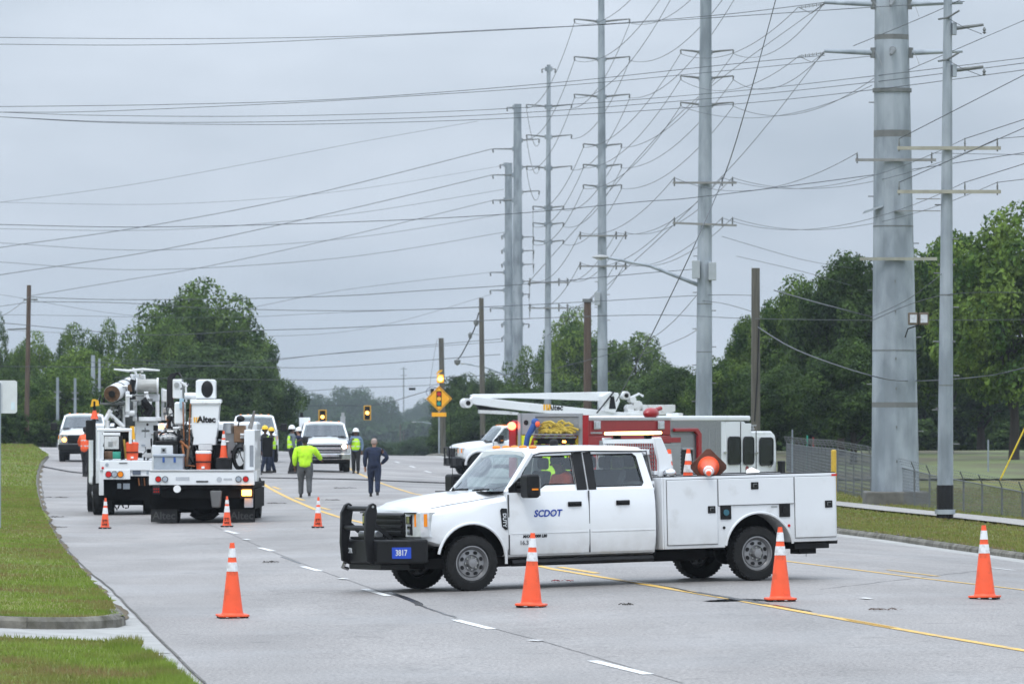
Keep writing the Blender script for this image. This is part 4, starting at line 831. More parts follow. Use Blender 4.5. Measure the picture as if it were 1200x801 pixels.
# ---- traffic signals
def signal(px, py, Z, label, lit, h=22, w=10, plate=True, side=False):
    s = F / Z; t = empty('traffic_signal', A3(px, py, Z), 0, label, 'traffic light', 'hanging traffic signals'); m = MB(); H = h / s; Wd = w / s
    m.box(-Wd / 2, Wd / 2, -.1, .12, -H, 0); hs = m.build('housing', SIGF, t, bevel=.02)
    if not side:
        m = MB(); m.box(-Wd * .36, Wd * .36, -.125, -.104, -H * .95, -H * .05); m.build('black_door', BLACK, hs)
    for i in range(3):
        z = -H * (.18 + .32 * i)
        if side: m = MB(); m.cyl((Wd * .3, -.1, z), (Wd * .75, -.1, z), H * .13, n=10); m.build('visor', SIGF, hs); continue
        m = MB(); m.cyl((0, -.13, z), (0, -.155, z), H * .125, n=14); m.build('lamp', AMBON if i == lit else BLACK, hs)
        m = MB(); ring = [(H * .14 * math.cos(a), H * .14 * math.sin(a)) for a in np.linspace(.0, PI, 9)]
        v = [(x, y, z + q) for y in (-.126, -.36) for x, q in ring]; m.add(v, [(k, k + 1, k + 10, k + 9) for k in range(8)]); m.build('visor', BLACK, hs)
    MB().cyl((0, 0, 0), (0, 0, 4 / s), .03, n=6).build('hanger', GALVD, t); return t
signal(378, 480, 424, 'hanging traffic signal, amber lit, above the white pickup roof', 1, 16.5, 9.5); signal(430.5, 475, 424, 'hanging traffic signal, amber lit, alone right of the pickup', 1, 17, 8.5); signal(270.5, 461, 430, 'yellow traffic signal seen side-on beside the bucket truck', 1, 15, 4.5, side=True)
t = tag(MB().box(-.25, .25, -.1, .1, -.09, .09).build('cable_box', BLACK, loc=A3(483, 455.5, 422)), 'small black splice box hanging on the span wire', 'box')
# ---- warning sign on its own post
Zs = 320; s = F / Zs; b = P(515, 523); Zs = 330; s = F / Zs
b = G(514.5, Zs); t = empty('warning_sign', b, 0, 'orange-yellow diamond signal-ahead sign with a lit beacon above', 'sign'); zc_ = A3(514, 467, Zs).z - b.z
MB().box(-.05, .05, -.03, .03, -.1, zc_ + .5).build('post', GALV, t); d = 15.2 / s
m = MB(); m.prism([(0, -d), (d, 0), (0, d), (-d, 0)], -.075, -.05); f_ = m.build('diamond_panel', SIGY, t, loc=(0, 0, zc_), bevel=.01)
m = MB(); e = d * .92; e2 = d * .87
v = [(0, -.078, -e), (e, -.078, 0), (0, -.078, e), (-e, -.078, 0), (0, -.078, -e2), (e2, -.078, 0), (0, -.078, e2), (-e2, -.078, 0)]; m.add(v, [(0, 1, 5, 4), (1, 2, 6, 5), (2, 3, 7, 6), (3, 0, 4, 7)]); m.build('border', BLACK, f_)
MB().box(-3.1 / s, 3.1 / s, -.084, -.079, -9 / s, 9 / s).build('signal_symbol', BLACK, f_)
for k, c in ((5.6, (.5, .01, .01)), (0, (.9, .45, .02)), (-5.6, (.01, .25, .2))): MB().cyl((0, -.085, k / s), (0, -.095, k / s), 2.5 / s, n=14).build('symbol_disc', mat('disc%d' % k, c, .5), f_)
MB().box(-8.5 / s, 8.5 / s, -.08, -.05, -2.4 / s, 2.4 / s).build('lower_plate', SIGY, t, loc=(0, 0, A3(0, 485.5, Zs).z - b.z), bevel=.01)
m = MB(); m.box(-4 / s, 4 / s, -.1, .15, -5 / s, 5 / s); h = m.build('beacon_housing', SIGF, t, loc=(.08, 0, A3(0, 443.5, Zs).z - b.z), bevel=.02); MB().cyl((0, -.11, 0), (0, -.16, 0), 3.3 / s, n=14).build('beacon_lamp', AMBON, h)
MB().prism([(-4 / s, 0), (3.5 / s, 4 / s), (4 / s, 6 / s), (-1 / s, 5 / s)], -.1, .1).build('beacon_bracket', SIGF, t, loc=(0, 0, A3(0, 439, Zs).z - b.z))
m = MB(); z0 = A3(0, 455, Zs).z - b.z; m.cyl((-8 / s, .2, z0 - 8 / s), (-8 / s, .2, z0), 2.2 / s, n=10); m.build('black_canister', BLACK, t)
m = MB(); m.tube([(-8 / s + 7 / s * math.cos(a), .2, z0 - 4 / s + 6 / s * math.sin(a)) for a in np.linspace(.3, 4.9, 16)], .35 / s, 5); m.build('coiled_cable', mat('blue_cable', (.05, .07, .15), .6), t)
MB().cyl((0, 0, 0), (0, 0, 5 / s), 5 / s, 2 / s, n=10).build('breakaway_base', GALV, t)
wpx([(512, 398, 421), (505, 440, 360), (503, 470, 332)], 'thin slack wire beside the diamond sign', .35)
# ---- blank back of a road sign at the left edge
Zq = 118; s = F / Zq; b = G(-1, Zq); t = empty('road_sign', b, 0, 'blank white back of a rounded road sign at the left edge', 'sign')
z0 = A3(0, 484, Zq).z - b.z; z1 = A3(0, 445.5, Zq).z - b.z; x0 = -24 / s; x1 = 21 / s; r = 3 / s; poly = []
for cx, cz, a0 in ((x1 - r, z0 + r, -90), (x1 - r, z1 - r, 0), (x0 + r, z1 - r, 90), (x0 + r, z0 + r, 180)): poly += [(cx + r * math.cos(R(a0 + q)), cz + r * math.sin(R(a0 + q))) for q in (0, 30, 60, 90)]
MB().prism(poly, .0, .02).build('panel', mat('sign_back_aluminium', (.66, .68, .70), .45, .2, var=.05), t); MB().box(14 / s, 18.5 / s, -.003, -.001, z0 + 4 / s, z0 + 13 / s).build('sticker', mat('pale_sticker', (.60, .70, .76), .5), t)
MB().box(-2.2 / s, 2.2 / s, -.06, -.004, -.1, z1 - 3 / s).build('post', GALV, t)
# ---- chain-link fence with barbed wire
FP = [(922, 557.5, 519), (950, 567, 523), (980, 581, 525.5), (1022, 590, 533.5), (1055, 596, 547), (1096, 601, 557), (1140, 606, 565), (1200, 612.5, 576), (1290, 624, 590)]
fence = empty('chain_link_fence', P(1022, 590), 0, 'grey chain-link fence topped with barbed wire round the monopole', 'fence'); o = fence.location
pts = [(P(a, b), None) for a, b, c in FP]; base = [P(a, b) for a, b, c in FP]; top = [A3(a, c, p.y) for (a, b, c), p in zip(FP, base)]
FM = mat('fence_wire', (.14, .15, .155), .6, .3, var=.15); FN = mat('fence_mesh_wire', (.13, .14, .15), .6, .2, var=.1)
L = [0]
for a, b in zip(base[:-1], base[1:]): L.append(L[-1] + (b - a).length)
LT = L[-1]
def fpt(l, k):
    i = min(max(np.searchsorted(L, l) - 1, 0), len(base) - 2); t_ = (l - L[i]) / (L[i + 1] - L[i]); a = base[i].lerp(base[i + 1], t_); b = top[i].lerp(top[i + 1], t_); return a.lerp(b, k) - o
npost = int(LT / 3.0)
for i in range(npost + 1):
    a, b = fpt(LT * i / npost, -.02), fpt(LT * i / npost, 1.02); m = MB(); m.cyl(a, b, .03, n=8); m.tube([b, b + Vector((-.12, -.22, .25))], .018, 5); m.build('post', FM, fence)
for k in (0, .5, 1): m = MB(); m.tube([fpt(LT * i / 120, .99) if k == 1 else fpt(LT * i / 120, .03) for i in range(121)], .022 if k == 1 else .008, 6); (m.build('top_rail' if k == 1 else 'bottom_wire', FM, fence) if k != .5 else None)
for k in (1, 2, 3):
    m = MB(); q = Vector((-.04, -.073, .083)) * k; m.tube([fpt(LT * i / 120, 1.02) + q for i in range(121)], .006, 4)
    for i in range(0, 260): c = fpt(LT * (i + .5) / 260, 1.02) + q; m.beam(c - Vector((.02, 0, .03)), c + Vector((.02, 0, .03)), .008)
    m.build('barbed_wire', FM, fence)
m = MB(); N = int(LT / .17); seg = 6
for sgn in (1, -1):
    for i in range(-14, N + 14):
        p_ = []
        for q in range(seg + 1):
            l = LT * i / N + sgn * 1.1 * (q / seg - .5)
            if 0 <= l <= LT: p_.append(fpt(l, q / seg))
        if len(p_) > 1: m.tube(p_, .0045, 3)
tag(m.build('mesh_wires', FN, fence, angle=180), kind='stuff')
# bollard and guy marker, thin posts in the back
b = P(977, 600); t = empty('bollard', b, 0, 'yellow steel bollard by the fence behind the service body', 'bollard'); s = F / b.y; MB().cyl((0, 0, 0), (0, 0, 72 / s), 3.2 / s, n=14).build('pipe', mat('bollard_yellow', (.60, .38, .04), .5, var=.12), t); MB().sphere((0, 0, 72 / s), (3.2 / s, 3.2 / s, 1.5 / s)).build('cap', MATS['bollard_yellow'], t)
wire([A3(1172, 562, 175), A3(1212, 478, 175)], 'bright yellow guy-wire sleeve slanting up at the right edge', 1.3, mat('guy_yellow', (.75, .55, .03), .5), name='guy_wire', cat='guy wire', group='guy')
for px, y0, y1, lab, m_ in [(928.5, 560, 503, 'thin grey post behind the fence end', GALV), (946, 556, 510, 'thin green post behind the fence', GREEN), (953, 556, 512, 'thin red post behind the fence', mat('post_red', (.25, .04, .03), .7)), (999, 545, 512, 'thin grey post under the dark trees', GALV), (1158, 558, 515, 'thin grey post near the right tree trunks', GALV)]:
    c = P(px, y0); s = F / c.y; tag(MB().cyl((0, 0, 0), (0, 0, (y0 - y1) / s), 1.0 / s, n=8).build('marker_post', m_, loc=c), lab, 'post', 'thin posts behind the fence')
# ------------------------------------------------------------------ wheels and pickup cabs
WM = {}
def wheel(parent, loc, r=.40, w=.25, ry=0, side=1, rim=ALLOY, name='wheel', steer=0, rimr=.24, dual=False, plain=False):
    key = (r, w, rimr, side, rim.name, dual)
    if key not in WM:
        # lathe along y: profile (radius, y) outer side +y*side
        M = Matrix.Rotation(R(-90) * side, 4, 'X')
        t = MB(); hw = w / 2
        t.lathe([(rimr, -hw * .8), (r - .06, -hw), (r - .02, -hw * .9), (r, -hw * .6), (r, hw * .6), (r - .02, hw * .9), (r - .06, hw), (rimr + .035, hw * 1.02), (rimr, hw * .82), (rimr, -hw * .8)], 40, M, cap=False)
        for i in range(44):   # tread blocks
            a = 2 * PI * i / 44
            for q, y in ((0, hw * .62), (.5, -hw * .62), (.25, 0)):
                aa = a + q * 2 * PI / 44; c = Vector((math.cos(aa) * (r - .007), 0, math.sin(aa) * (r - .007))); d = Vector((math.cos(aa), 0, math.sin(aa)))
                t.beam(c + Vector((0, y - hw * .24, 0)), c + Vector((0, y + hw * .24, 0)), .032, .016, up=d)
        k = MB(); h = hw * .80
        dish = -.09 if not dual else -.14
        k.lathe([(rimr + .012, h + .01), (rimr - .005, h + .012), (rimr - .02, h - .02), (rimr - .035, h + dish * .4), (rimr * .86, h + dish * .55), (rimr * .80, h + dish * .35), (rimr * .50, h + dish * .25), (rimr * .44, h + dish * .6), (rimr * .30, h + dish * .6), (rimr * .29, h + .02), (rimr * .25, h + .045), (0.0, h + .05)], 40, M, cap=False)
        b = MB()
        for i in range(8):
            a = 2 * PI * (i + .5) / 8; p = []
            for j in range(10):
                q = 2 * PI * j / 10; rr = rimr * (.655 + .10 * math.cos(q)); aa = a + .20 * math.sin(q); p.append((math.cos(aa) * rr, math.sin(aa) * rr))
            v = [M @ Vector((x, y, h + dish * .25 + .012)) for x, y in p] + [M @ Vector((x, y, h + dish * .25 - .03)) for x, y in p]
            b.add(v, [tuple(range(10)), tuple(range(10, 20))] + [(j, (j + 1) % 10, 10 + (j + 1) % 10, 10 + j) for j in range(10)])
        n = MB()
        for i in range(8):
            a = 2 * PI * i / 8; c = M @ Vector((math.cos(a) * rimr * .38, math.sin(a) * rimr * .38, h + dish * .6)); c2 = M @ Vector((math.cos(a) * rimr * .38, math.sin(a) * rimr * .38, h + dish * .6 + .04)); n.cyl(c, c2, .012, n=6)
        WM[key] = (t.mesh('tyre', RUBBER), k.mesh('rim', rim), b.mesh('rim_hole', BLACK), n.mesh('wheel_nut', CHROME))
    wname = empty(name, loc); wname.parent = parent; wname.rotation_euler = (0, ry, steer)
    for nm, me in zip(('tyre', 'rim', 'rim_holes', 'wheel_nuts'), WM[key]):
        if plain and nm in ('rim_holes', 'wheel_nuts'): continue
        o = bpy.data.objects.new(nm, me); COL.objects.link(o); o.parent = wname
        if nm in ('rim_holes', 'wheel_nuts'): o['kind'] = 'stuff'
    return wname
def half_ring(x, pts):
    return [(x, y, z) for y, z in pts] + [(x, -y, z) for y, z in pts[::-1] if y > 1e-6]
def boolean_cut(o, cutters):
    for c in cutters:
        b = o.modifiers.new('cut', 'BOOLEAN'); b.operation = 'DIFFERENCE'; b.object = c; b.solver = 'EXACT'
        try: b.material_mode = 'INDEX'
        except Exception: pass
    bake(o)
    for c in cutters: bpy.data.objects.remove(c)
    o.data.shade_smooth(); o.data.set_sharp_from_angle(angle=R(28)); return o
def side_y(z):  # how far out the body side is at height z (super-duty style slab side with crease)
    return float(np.interp(z, [.45, .56, .80, 1.05, 1.22, 1.40, 1.42, 1.95], [.965, 1.0, 1.012, 1.012, 1.0, .965, .94, .79]))
def skin_panel(m, poly, t=.014, out=.006, side=1, dz=.12):
    """side panel following the body side: polygon in (x,z), subdivided by z so that it bends with the body"""
    bm = bmesh.new(); vs = [bm.verts.new((x, 0, z)) for x, z in poly]; bm.faces.new(vs)
    for zc in np.arange(.5, 2.0, dz):
        bmesh.ops.bisect_plane(bm, geom=bm.verts[:] + bm.edges[:] + bm.faces[:], plane_co=(0, 0, zc), plane_no=(0, 0, 1))
    bm.verts.index_update(); n = len(bm.verts); v = [Vector(q.co) for q in bm.verts]; f = [tuple(x.index for x in q.verts) for q in bm.faces]
    ed = [tuple(x.index for x in e.verts) for e in bm.edges if len(e.link_faces) == 1]; bm.free()
    V = [(p.x, side * (side_y(p.z) + out), p.z) for p in v] + [(p.x, side * (side_y(p.z) + out - t), p.z) for p in v]
    m.add(V, f + [tuple(i + n for i in q[::-1]) for q in f] + [(a, b, b + n, a + n) for a, b in ed]); return m
def frame_poly(outer, inner):  # ring polygon with a slit
    return outer + [outer[0]] + [inner[0]] + inner[::-1] + []
def build_cab(root, crew=True, chrome=False, lights=0, hood_h=0, plate=False, near=True, scale_detail=True, bl=2.97):
    """cab + bonnet of a heavy pickup; origin on the ground below the front axle, +x forward"""
    k = MB(); RG = []
    def ring(x, w, zt, zb, crown, sh=.0):
        return half_ring(x, [(0, zb), (w * .90, zb), (w - .03, zb + .03), (w, zb + .13), (w, .95), (w - .012, 1.10 if zt > 1.15 else zt - .1), (w - .035, zt - .09), (w - .085, zt - .03), (w - .16, zt), (w * .55, zt + crown * .55), (w * .5, zt + crown * .9), (0, zt + crown)])
    for x, w, zt, zb, cr in [(.80, .86, 1.12, .74, .05), (.765, .93, 1.17, .72, .06), (.66, .985, 1.205, .70, .075), (.4, 1.005, 1.245, .62, .085), (0, 1.012, 1.29, .55, .095), (-.35, 1.01, 1.335, .50, .09), (-.56, 1.008, 1.365, .47, .075)]:
        RG.append(ring(x, w, zt, zb, cr))
    k.loft(RG)
    fr = k.build('front_body', [WHITE, UNDER], root, angle=28)
    cs = []
    for s in (1, -1):
        c = MB(); c.k = 1; c.cyl((0.02, s * .62, .43), (0.02, s * 1.3, .43), .525, n=36); cs.append(c.build('cutter', [WHITE, UNDER]))
    for c in cs: c.parent = root
    bpy.context.view_layer.update()
    boolean_cut(fr, cs)
    # bonnet shut line and side arch lips
    for s in (1, -1):
        m = MB(); pts = [(.02 + .54 * math.cos(a), s * 1.012, .43 + .54 * math.sin(a)) for a in np.linspace(R(12), R(186), 20)]; m.tube(pts, .022, 6); m.build('arch_lip', WHITE, root)
        m = MB(); m.tube([(x, s * (w - .10), z + .004) for x, w, z in ((.74, .93, 1.157), (.6, .985, 1.19), (.3, 1.005, 1.24), (0, 1.012, 1.276), (-.35, 1.01, 1.325), (-.54, 1.008, 1.353))], .006, 4); m.build('bonnet_gap', SEAM, root)
    # cab tub
    m = MB(); rb = -bl
    def tub(x): return half_ring(x, [(0, .44), (.88, .44), (.955, .47), (1.0, .60), (1.012, .85), (1.008, 1.10), (.99, 1.25), (.962, 1.40), (.90, 1.41), (0, 1.41)])
    m.loft([tub(-.565), tub(-1.2), tub(-2.0), tub(rb + .03)])
    m.build('cab_body', [WHITE], root, angle=28)
    # interior dark cavity: the tub is closed at belt height; seats and dash stand on it
    # roof
    m = MB(); xf = -1.05; xr = rb + .05
    def rf(x, dz, w): return half_ring(x, [(0, 1.935 + dz), (w - .02, 1.925 + dz), (w, 1.95 + dz), (w - .03, 1.985 + dz), (w - .11, 2.015 + dz), (0, 2.04 + dz)])
    m.loft([rf(xf + .06, -.045, .735), rf(xf, -.015, .77), rf(xf - .3, 0, .795), rf(-2.2, .0, .80), rf(xr + .08, -.02, .79), rf(xr, -.06, .76)]); m.build('roof', WHITE, root, angle=35)
    # drip rail
    for s in (1, -1):
        MB().tube([(-.62, s * .93, 1.42), (-1.02, s * .80, 1.90), (-1.2, s * .81, 1.945), (-2.0, s * .82, 1.955), (xr - .0, s * .80, 1.93), (rb + .03, s * .83, 1.7), (rb + .02, s * .95, 1.41)], .012, 5).build('drip_rail', SEAM if s > 0 else WHITE, root)
        m = MB(); m.beam((-.58, s * .925, 1.38), (-1.06, s * .775, 1.945), .085, .07); m.build('a_pillar', WHITE, root, bevel=.015)
    # rear wall
    m = MB(); m.loft([half_ring(rb + .09, [(0, 1.38), (.95, 1.38), (.86, 1.70), (.785, 1.95), (0, 1.95)]), half_ring(rb + .0, [(0, 1.38), (.93, 1.38), (.84, 1.70), (.76, 1.93), (0, 1.93)])])
    m2 = MB(); m2.box(rb + .06, rb + .14, -.93, -.62, 1.4, 1.94); m2.box(rb + .06, rb + .14, .62, .93, 1.4, 1.94); m2.box(rb + .05, rb + .13, -.7, .7, 1.38, 1.50); m2.box(rb + .05, rb + .13, -.7, .7, 1.86, 1.95)
    q = MB(); q.add([(rb + .02, -.80, 1.93), (rb + .02, -.66, 1.9), (rb + .0, -.66, 1.5), (rb - .0, -.94, 1.40)], [(0, 1, 2, 3)]); q.add([(rb + .02, .80, 1.93), (rb + .02, .66, 1.9), (rb, .66, 1.5), (rb, .94, 1.40)], [(0, 1, 2, 3)]); q.box(rb - .0, rb + .06, -.94, .94, 1.36, 1.5); q.box(rb + .0, rb + .06, -.8, .8, 1.88, 1.96); q.build('rear_wall', WHITE, root)
    m = MB(); m.box(rb + .005, rb + .015, -.66, .66, 1.5, 1.88); m.build('rear_window', GLASSD, root)
    # windshield and wipers, cowl
    m = MB(); n = 8; top = []; bot = []
    for i in range(n + 1):
        t_ = -1 + 2 * i / n; top.append((-1.04 + .07 * (1 - t_ * t_), t_ * .735, 1.93)); bot.append((-.58 + .20 * (1 - t_ * t_), t_ * .885, 1.405))
    m.add(bot + top, [(i, i + 1, n + 2 + i, n + 1 + i) for i in range(n)]); m.build('windshield', WSH, root, angle=180)
    m = MB(); m.add([(x + .03, y, z - .02) for x, y, z in bot] + [(-.56, b[1], 1.40) for b in bot], [(i, i + 1, n + 2 + i, n + 1 + i) for i in range(n)])
    m.prism([(-.62, 1.395), (-.30, 1.40), (-.30, 1.415), (-.62, 1.41)], -.87, .87); m.build('cowl', BLACK, root)
    for yy in (.55, -.15):
        m = MB(); m.beam((-.40, yy - .28, 1.43), (-.36, yy + .25, 1.44), .03, .025); m.beam((-.35, yy - .25, 1.42), (-.40, yy, 1.44), .025); m.build('wiper', BLACK, root)
    # doors with windows
    doors = [(-.585, -1.86, 1)] + ([(-1.875, rb + .03, 0)] if crew else [])
    for s in (1, -1):
        for x0, x1, front in doors:
            d = MB()
            if front: poly = [(x0, .50), (x0, 1.385), (x0 - .05, 1.40), (x0 - .30, 1.395), (x1, 1.395), (x1, .50)]
            else: poly = [(x0, .50), (x0, 1.395), (x1, 1.395), (x1 - .0, .70), (x1 + .03, .50)]
            skin_panel(d, poly, side=s); dr = d.build('door', WHITE, root, angle=30)
            # character line near the bottom
            c = MB(); c.tube([(x0 - .02, s * 1.018, .80), (x1 + .02, s * 1.018, .80)], .008, 4); c.build('body_line', WHITE, dr)
            if front: out = [(x0 - .02, 1.39), (x0 - .42, 1.935), (x1, 1.95), (x1, 1.39)]; win = [(x0 - .10, 1.41), (x0 - .16, 1.40), (x0 - .235, 1.40), (x0 - .30, 1.405), (x0 - .46, 1.40), (x0 - .50, 1.44), (x1 + .17, 1.44), (x1 + .17, 1.90), (x0 - .47, 1.895)]
            else: out = [(x0, 1.39), (x0, 1.95), (x1 + .10, 1.945), (x1 - .0, 1.39)]; win = [(x0 - .14, 1.44), (x0 - .14, 1.905), (x1 + .26, 1.90), (x1 + .21, 1.86), (x1 + .15, 1.48), (x1 + .18, 1.44)]
            if front: win = [(x0 - .13, 1.43), (x0 - .45, 1.895), (x1 + .17, 1.90), (x1 + .17, 1.49), (x0 - .62, 1.49), (x0 - .52, 1.43)]
            # frame = outer minus window, split into strips: build by boolean-free triangulated fill
            bm = bmesh.new(); ov = [bm.verts.new((x, 0, z)) for x, z in out]; iv = [bm.verts.new((x, 0, z)) for x, z in win]
            es = [bm.edges.new((ov[i], ov[(i + 1) % len(ov)])) for i in range(len(ov))] + [bm.edges.new((iv[i], iv[(i + 1) % len(iv)])) for i in range(len(iv))]
            bmesh.ops.triangle_fill(bm, edges=es, use_beauty=True)
            bm.verts.index_update(); v = [q.co.copy() for q in bm.verts]; f = [tuple(a.index for a in q.verts) for q in bm.faces]; N = len(v); be = [tuple(a.index for a in e.verts) for e in bm.edges if len(e.link_faces) == 1]; bm.free()
            w = MB(); w.add([(p.x, s * (side_y(p.z) + .004), p.z) for p in v] + [(p.x, s * (side_y(p.z) - .035), p.z) for p in v], f + [tuple(i + N for i in q[::-1]) for q in f] + [(a, b, b + N, a + N) for a, b in be])
            w.build('window_frame', WHITE, dr, angle=20)
            w = MB(); w.add([(x, s * (side_y(z) - .018), z) for x, z in win], [tuple(range(len(win)))]); w.build('window_glass', GLASS, dr, angle=180)
            w = MB(); w.tube([(x, s * (side_y(z) + .004), z) for x, z in win], .011, 4, closed=True); w.build('window_seal', BLACK, dr)
            # black pillar applique between the doors
            w = MB(); xa, xb = ((x1 + .165, x1 + .003) if front else (x0 - .005, x0 - .135))
            w.add([(x, s * (side_y(z) + .009), z) for x, z in ((xa, 1.40), (xb, 1.40), (xb, 1.945), (xa, 1.935))], [(0, 1, 2, 3)])
            w.build('pillar_cover', BLACK, dr, angle=180)
            hx = x1 + .12 if front else x1 + .42
            w = MB(); w.box(hx - (.0), hx + .22, s * 1.012 if s > 0 else -1.03, s * 1.03 if s > 0 else -1.012, 1.165, 1.235); hd = w.build('handle_recess', BLACK, dr, bevel=.008)
            w = MB(); w.box(hx + .02, hx + .20, min(s * 1.03, s * 1.055), max(s * 1.03, s * 1.055), 1.195, 1.225); w.build('handle', BLACK, dr, bevel=.01)
            if x0 > -1: g_ = MB(); g_.box(x1 - .0145, x1 - .0005, min(s * .99, s * 1.011), max(s * .99, s * 1.011), .5, 1.39); g_.build('door_gap', SEAM, root)
        g_ = MB(); g_.box(-.584, -.566, min(s * .99, s * 1.009), max(s * .99, s * 1.009), .5, 1.36); g_.build('door_gap', SEAM, root)
        # mirror: tall trailer-tow type on double arms
        m = MB(); m.prism([(-.60, 1.38), (-.60, 1.45), (-.78, 1.60), (-.86, 1.60), (-.86, 1.38)], min(s * .935, s * .975), max(s * .935, s * .975)); m.beam((-.76, s * .95, 1.50), (-.78, s * 1.18, 1.53), .09, .06); m.beam((-.76, s * .95, 1.42), (-.78, s * 1.18, 1.40), .09, .06)
        mr = m.build('mirror', BLACK, root, bevel=.01)
        m = MB(); m.box(-.90, -.70, min(s * 1.12, s * 1.40), max(s * 1.12, s * 1.40), 1.31, 1.65); m.build('mirror_housing', BLACK, mr, bevel=.045, seg=3)
        m = MB(); m.box(-.912, -.902, min(s * 1.15, s * 1.37), max(s * 1.15, s * 1.37), 1.34, 1.62); m.build('mirror_glass', CHROME, mr)
        m = MB(); m.box(-.86, -.76, min(s * 1.401, s * 1.408), max(s * 1.401, s * 1.408), 1.42, 1.445); m.build('mirror_signal', AMBER, mr)
    # dashboard, seats, steering wheel
    m = MB(); m.box(-.98, -.62, -.86, .86, 1.28, 1.46); m.build('dashboard', BLACK, root, bevel=.04)
    m = MB(); m.tube([(-1.12 - .07 * math.sin(a), .42 + .19 * math.cos(a), 1.42 + .17 * math.sin(a)) for a in np.linspace(0, 2 * PI, 20)[:-1]], .016, 6, closed=True); m.cyl((-.98, .42, 1.36), (-1.13, .42, 1.42), .035); m.build('steering_wheel', BLACK, root)
    rows_ = [(-1.76, .42), (-1.76, -.42)] + ([(-2.55, .45), (-2.55, -.45), (-2.55, 0)] if crew else [])
    for x, y in rows_:
        m = MB(); m.prism([(x + .10, 1.36), (x - .04, 1.36), (x - .12, 1.66), (x - .02, 1.68)], y - .24, y + .24); st = m.build('seat', SEAT, root, bevel=.04, seg=3)
        m = MB(); m.box(x - .13, x - .04, y - .13, y + .13, 1.69, 1.86); m.build('headrest', SEAT, st, bevel=.04, seg=3)
    # cab roof marker lamps
    for y in (-.6, -.28, 0, .28, .6): MB().sphere((-1.18, y, 2.03), (.07, .045, .028), 8, 6).build('roof_marker', AMBER, root)
    # underside: frame, step, floor
    m = MB(); m.box(-2.9, .7, -.86, .86, .33, .47); m.build('underbody', UNDER, root)
    for s in (1, -1):
        m = MB(); m.tube([(-.62, s * .96, .38), (-2.9, s * .96, .38)], .05, 8); [m.beam((x, s * .8, .45), (x, s * .95, .38), .05) for x in (-.8, -1.7, -2.6)]; m.build('side_step', BLACK, root)
        m = MB(); m.beam((.8, s * .42, .5), (-6.0 if False else -2.95, s * .42, .5), .08, .18); m.build('frame_rail', UNDER, root)
    return root
def build_front(root, grille=BLACKM, style='black', badge=None, lights=(0, 0), bumper=CHROME):
    # grille between big C-shaped headlamps
    m = MB(); m.prism([(.80, .78), (.905, .80), (.915, 1.12), (.80, 1.135)], -.60, .60); gp = m.build('grille', BLACK, root, bevel=.015)
    for z in ((.86, .94, 1.02, 1.09) if style == 'black' else (.83, 1.10)):
        m = MB(); m.box(.905, .94, -.585, .585, z - .02, z + .018); m.build('grille_bar', BLACKM if style == 'black' else grille, gp, bevel=.006)
    if style != 'black':
        for z in (.955, ): MB().box(.94, .955, -.6, .6, z - .05, z + .05).build('chrome_bar', grille, gp, bevel=.01)
    for i, s in enumerate((1, -1)):
        m = MB(); v0 = [(.86, .61), (.90, .66), (.865, .86), (.80, .955), (.68, .995)]
        ring = lambda z: [(x, s * y, z) for x, y in v0]
        prof = [(.79, -.012), (.80, 0), (1.13, 0), (1.14, -.012)]
        m.loft([[(x + d, s * y, z) for x, y in v0] + [(x - .12, s * (y - .04), z) for x, y in v0[::-1]] for z, d in prof]); hl = m.build('headlamp', CLEARL, root, angle=30)
        m = MB(); m.box(.875, .905, min(s * .69, s * .80), max(s * .69, s * .80), .98, 1.09); m.build('lamp_reflector', WARMON if lights[i] else CHROME, hl)
        m = MB(); m.box(.855, .893, min(s * .69, s * .80), max(s * .69, s * .80), .83, .95); m.build('lamp_reflector', CHROME, hl)
        m = MB(); m.prism([(.84, .86), (.862, .878), (.72, 1.0), (.69, .975)] if s > 0 else [(.84, -.86), (.862, -.878), (.72, -1.0), (.69, -.975)], .94, 1.12, 'z'); m.build('turn_lamp', AMBER, hl)
        for yy, zz0, zz1 in ((.655, .82, 1.11), (.825, .82, 1.11)): MB().box(.872, .906 if yy < .7 else .89, min(s * (yy - .012), s * (yy + .012)), max(s * (yy - .012), s * (yy + .012)), zz0, zz1).build('lamp_divider', BLACK, hl)
        MB().box(.74, .90, min(s * .62, s * .9), max(s * .62, s * .9), 1.125, 1.142).build('lamp_brow', BLACK, hl)
        MB().beam((.88, s * .63, .965), (.80, s * .90, .965), .02, .015).build('lamp_divider', BLACK, hl)
        if lights[i]: MB().sphere((.93, s * .74, 1.03), (.05, .10, .08), 10, 8).build('lit_bulb', WARMON, hl)
def place(root, px_pts, heading_deg):
    pass
# ------------------------------------------------------------------ the white crew-cab service truck
HA = R(180 + 26)
hub = P(553, 692)                         # ground below the near front wheel face
fwd = Vector((math.cos(HA), math.sin(HA), 0)); lft = Vector((-fwd.y, fwd.x, 0))
o = hub - lft * .93
def gh(x, y): return gz(*(o + fwd * x + lft * y).to_2d())
WB = 4.62
zf = (gh(0, .85) + gh(0, -.85)) / 2; zr_ = (gh(-WB, .85) + gh(-WB, -.85)) / 2
pitch = math.atan2(zf - zr_, WB); roll = math.atan2(gh(-2, .85) - gh(-2, -.85), 1.7)
ST = empty('service_truck', (o.x, o.y, zf), 0, 'white crew-cab service truck with blue SCDOT lettering parked across the lanes', 'truck')
ST.rotation_euler = (Matrix.Rotation(HA, 3, 'Z') @ Matrix.Rotation(-pitch, 3, 'Y') @ Matrix.Rotation(roll, 3, 'X')).to_euler()
build_cab(ST); build_front(ST, style='black')
for x in (0, -WB):
    for s in (1, -1): wheel(ST, (x, s * .865, .398), .40, .26, side=s, steer=(R(-4) if x == 0 else 0), name='wheel')
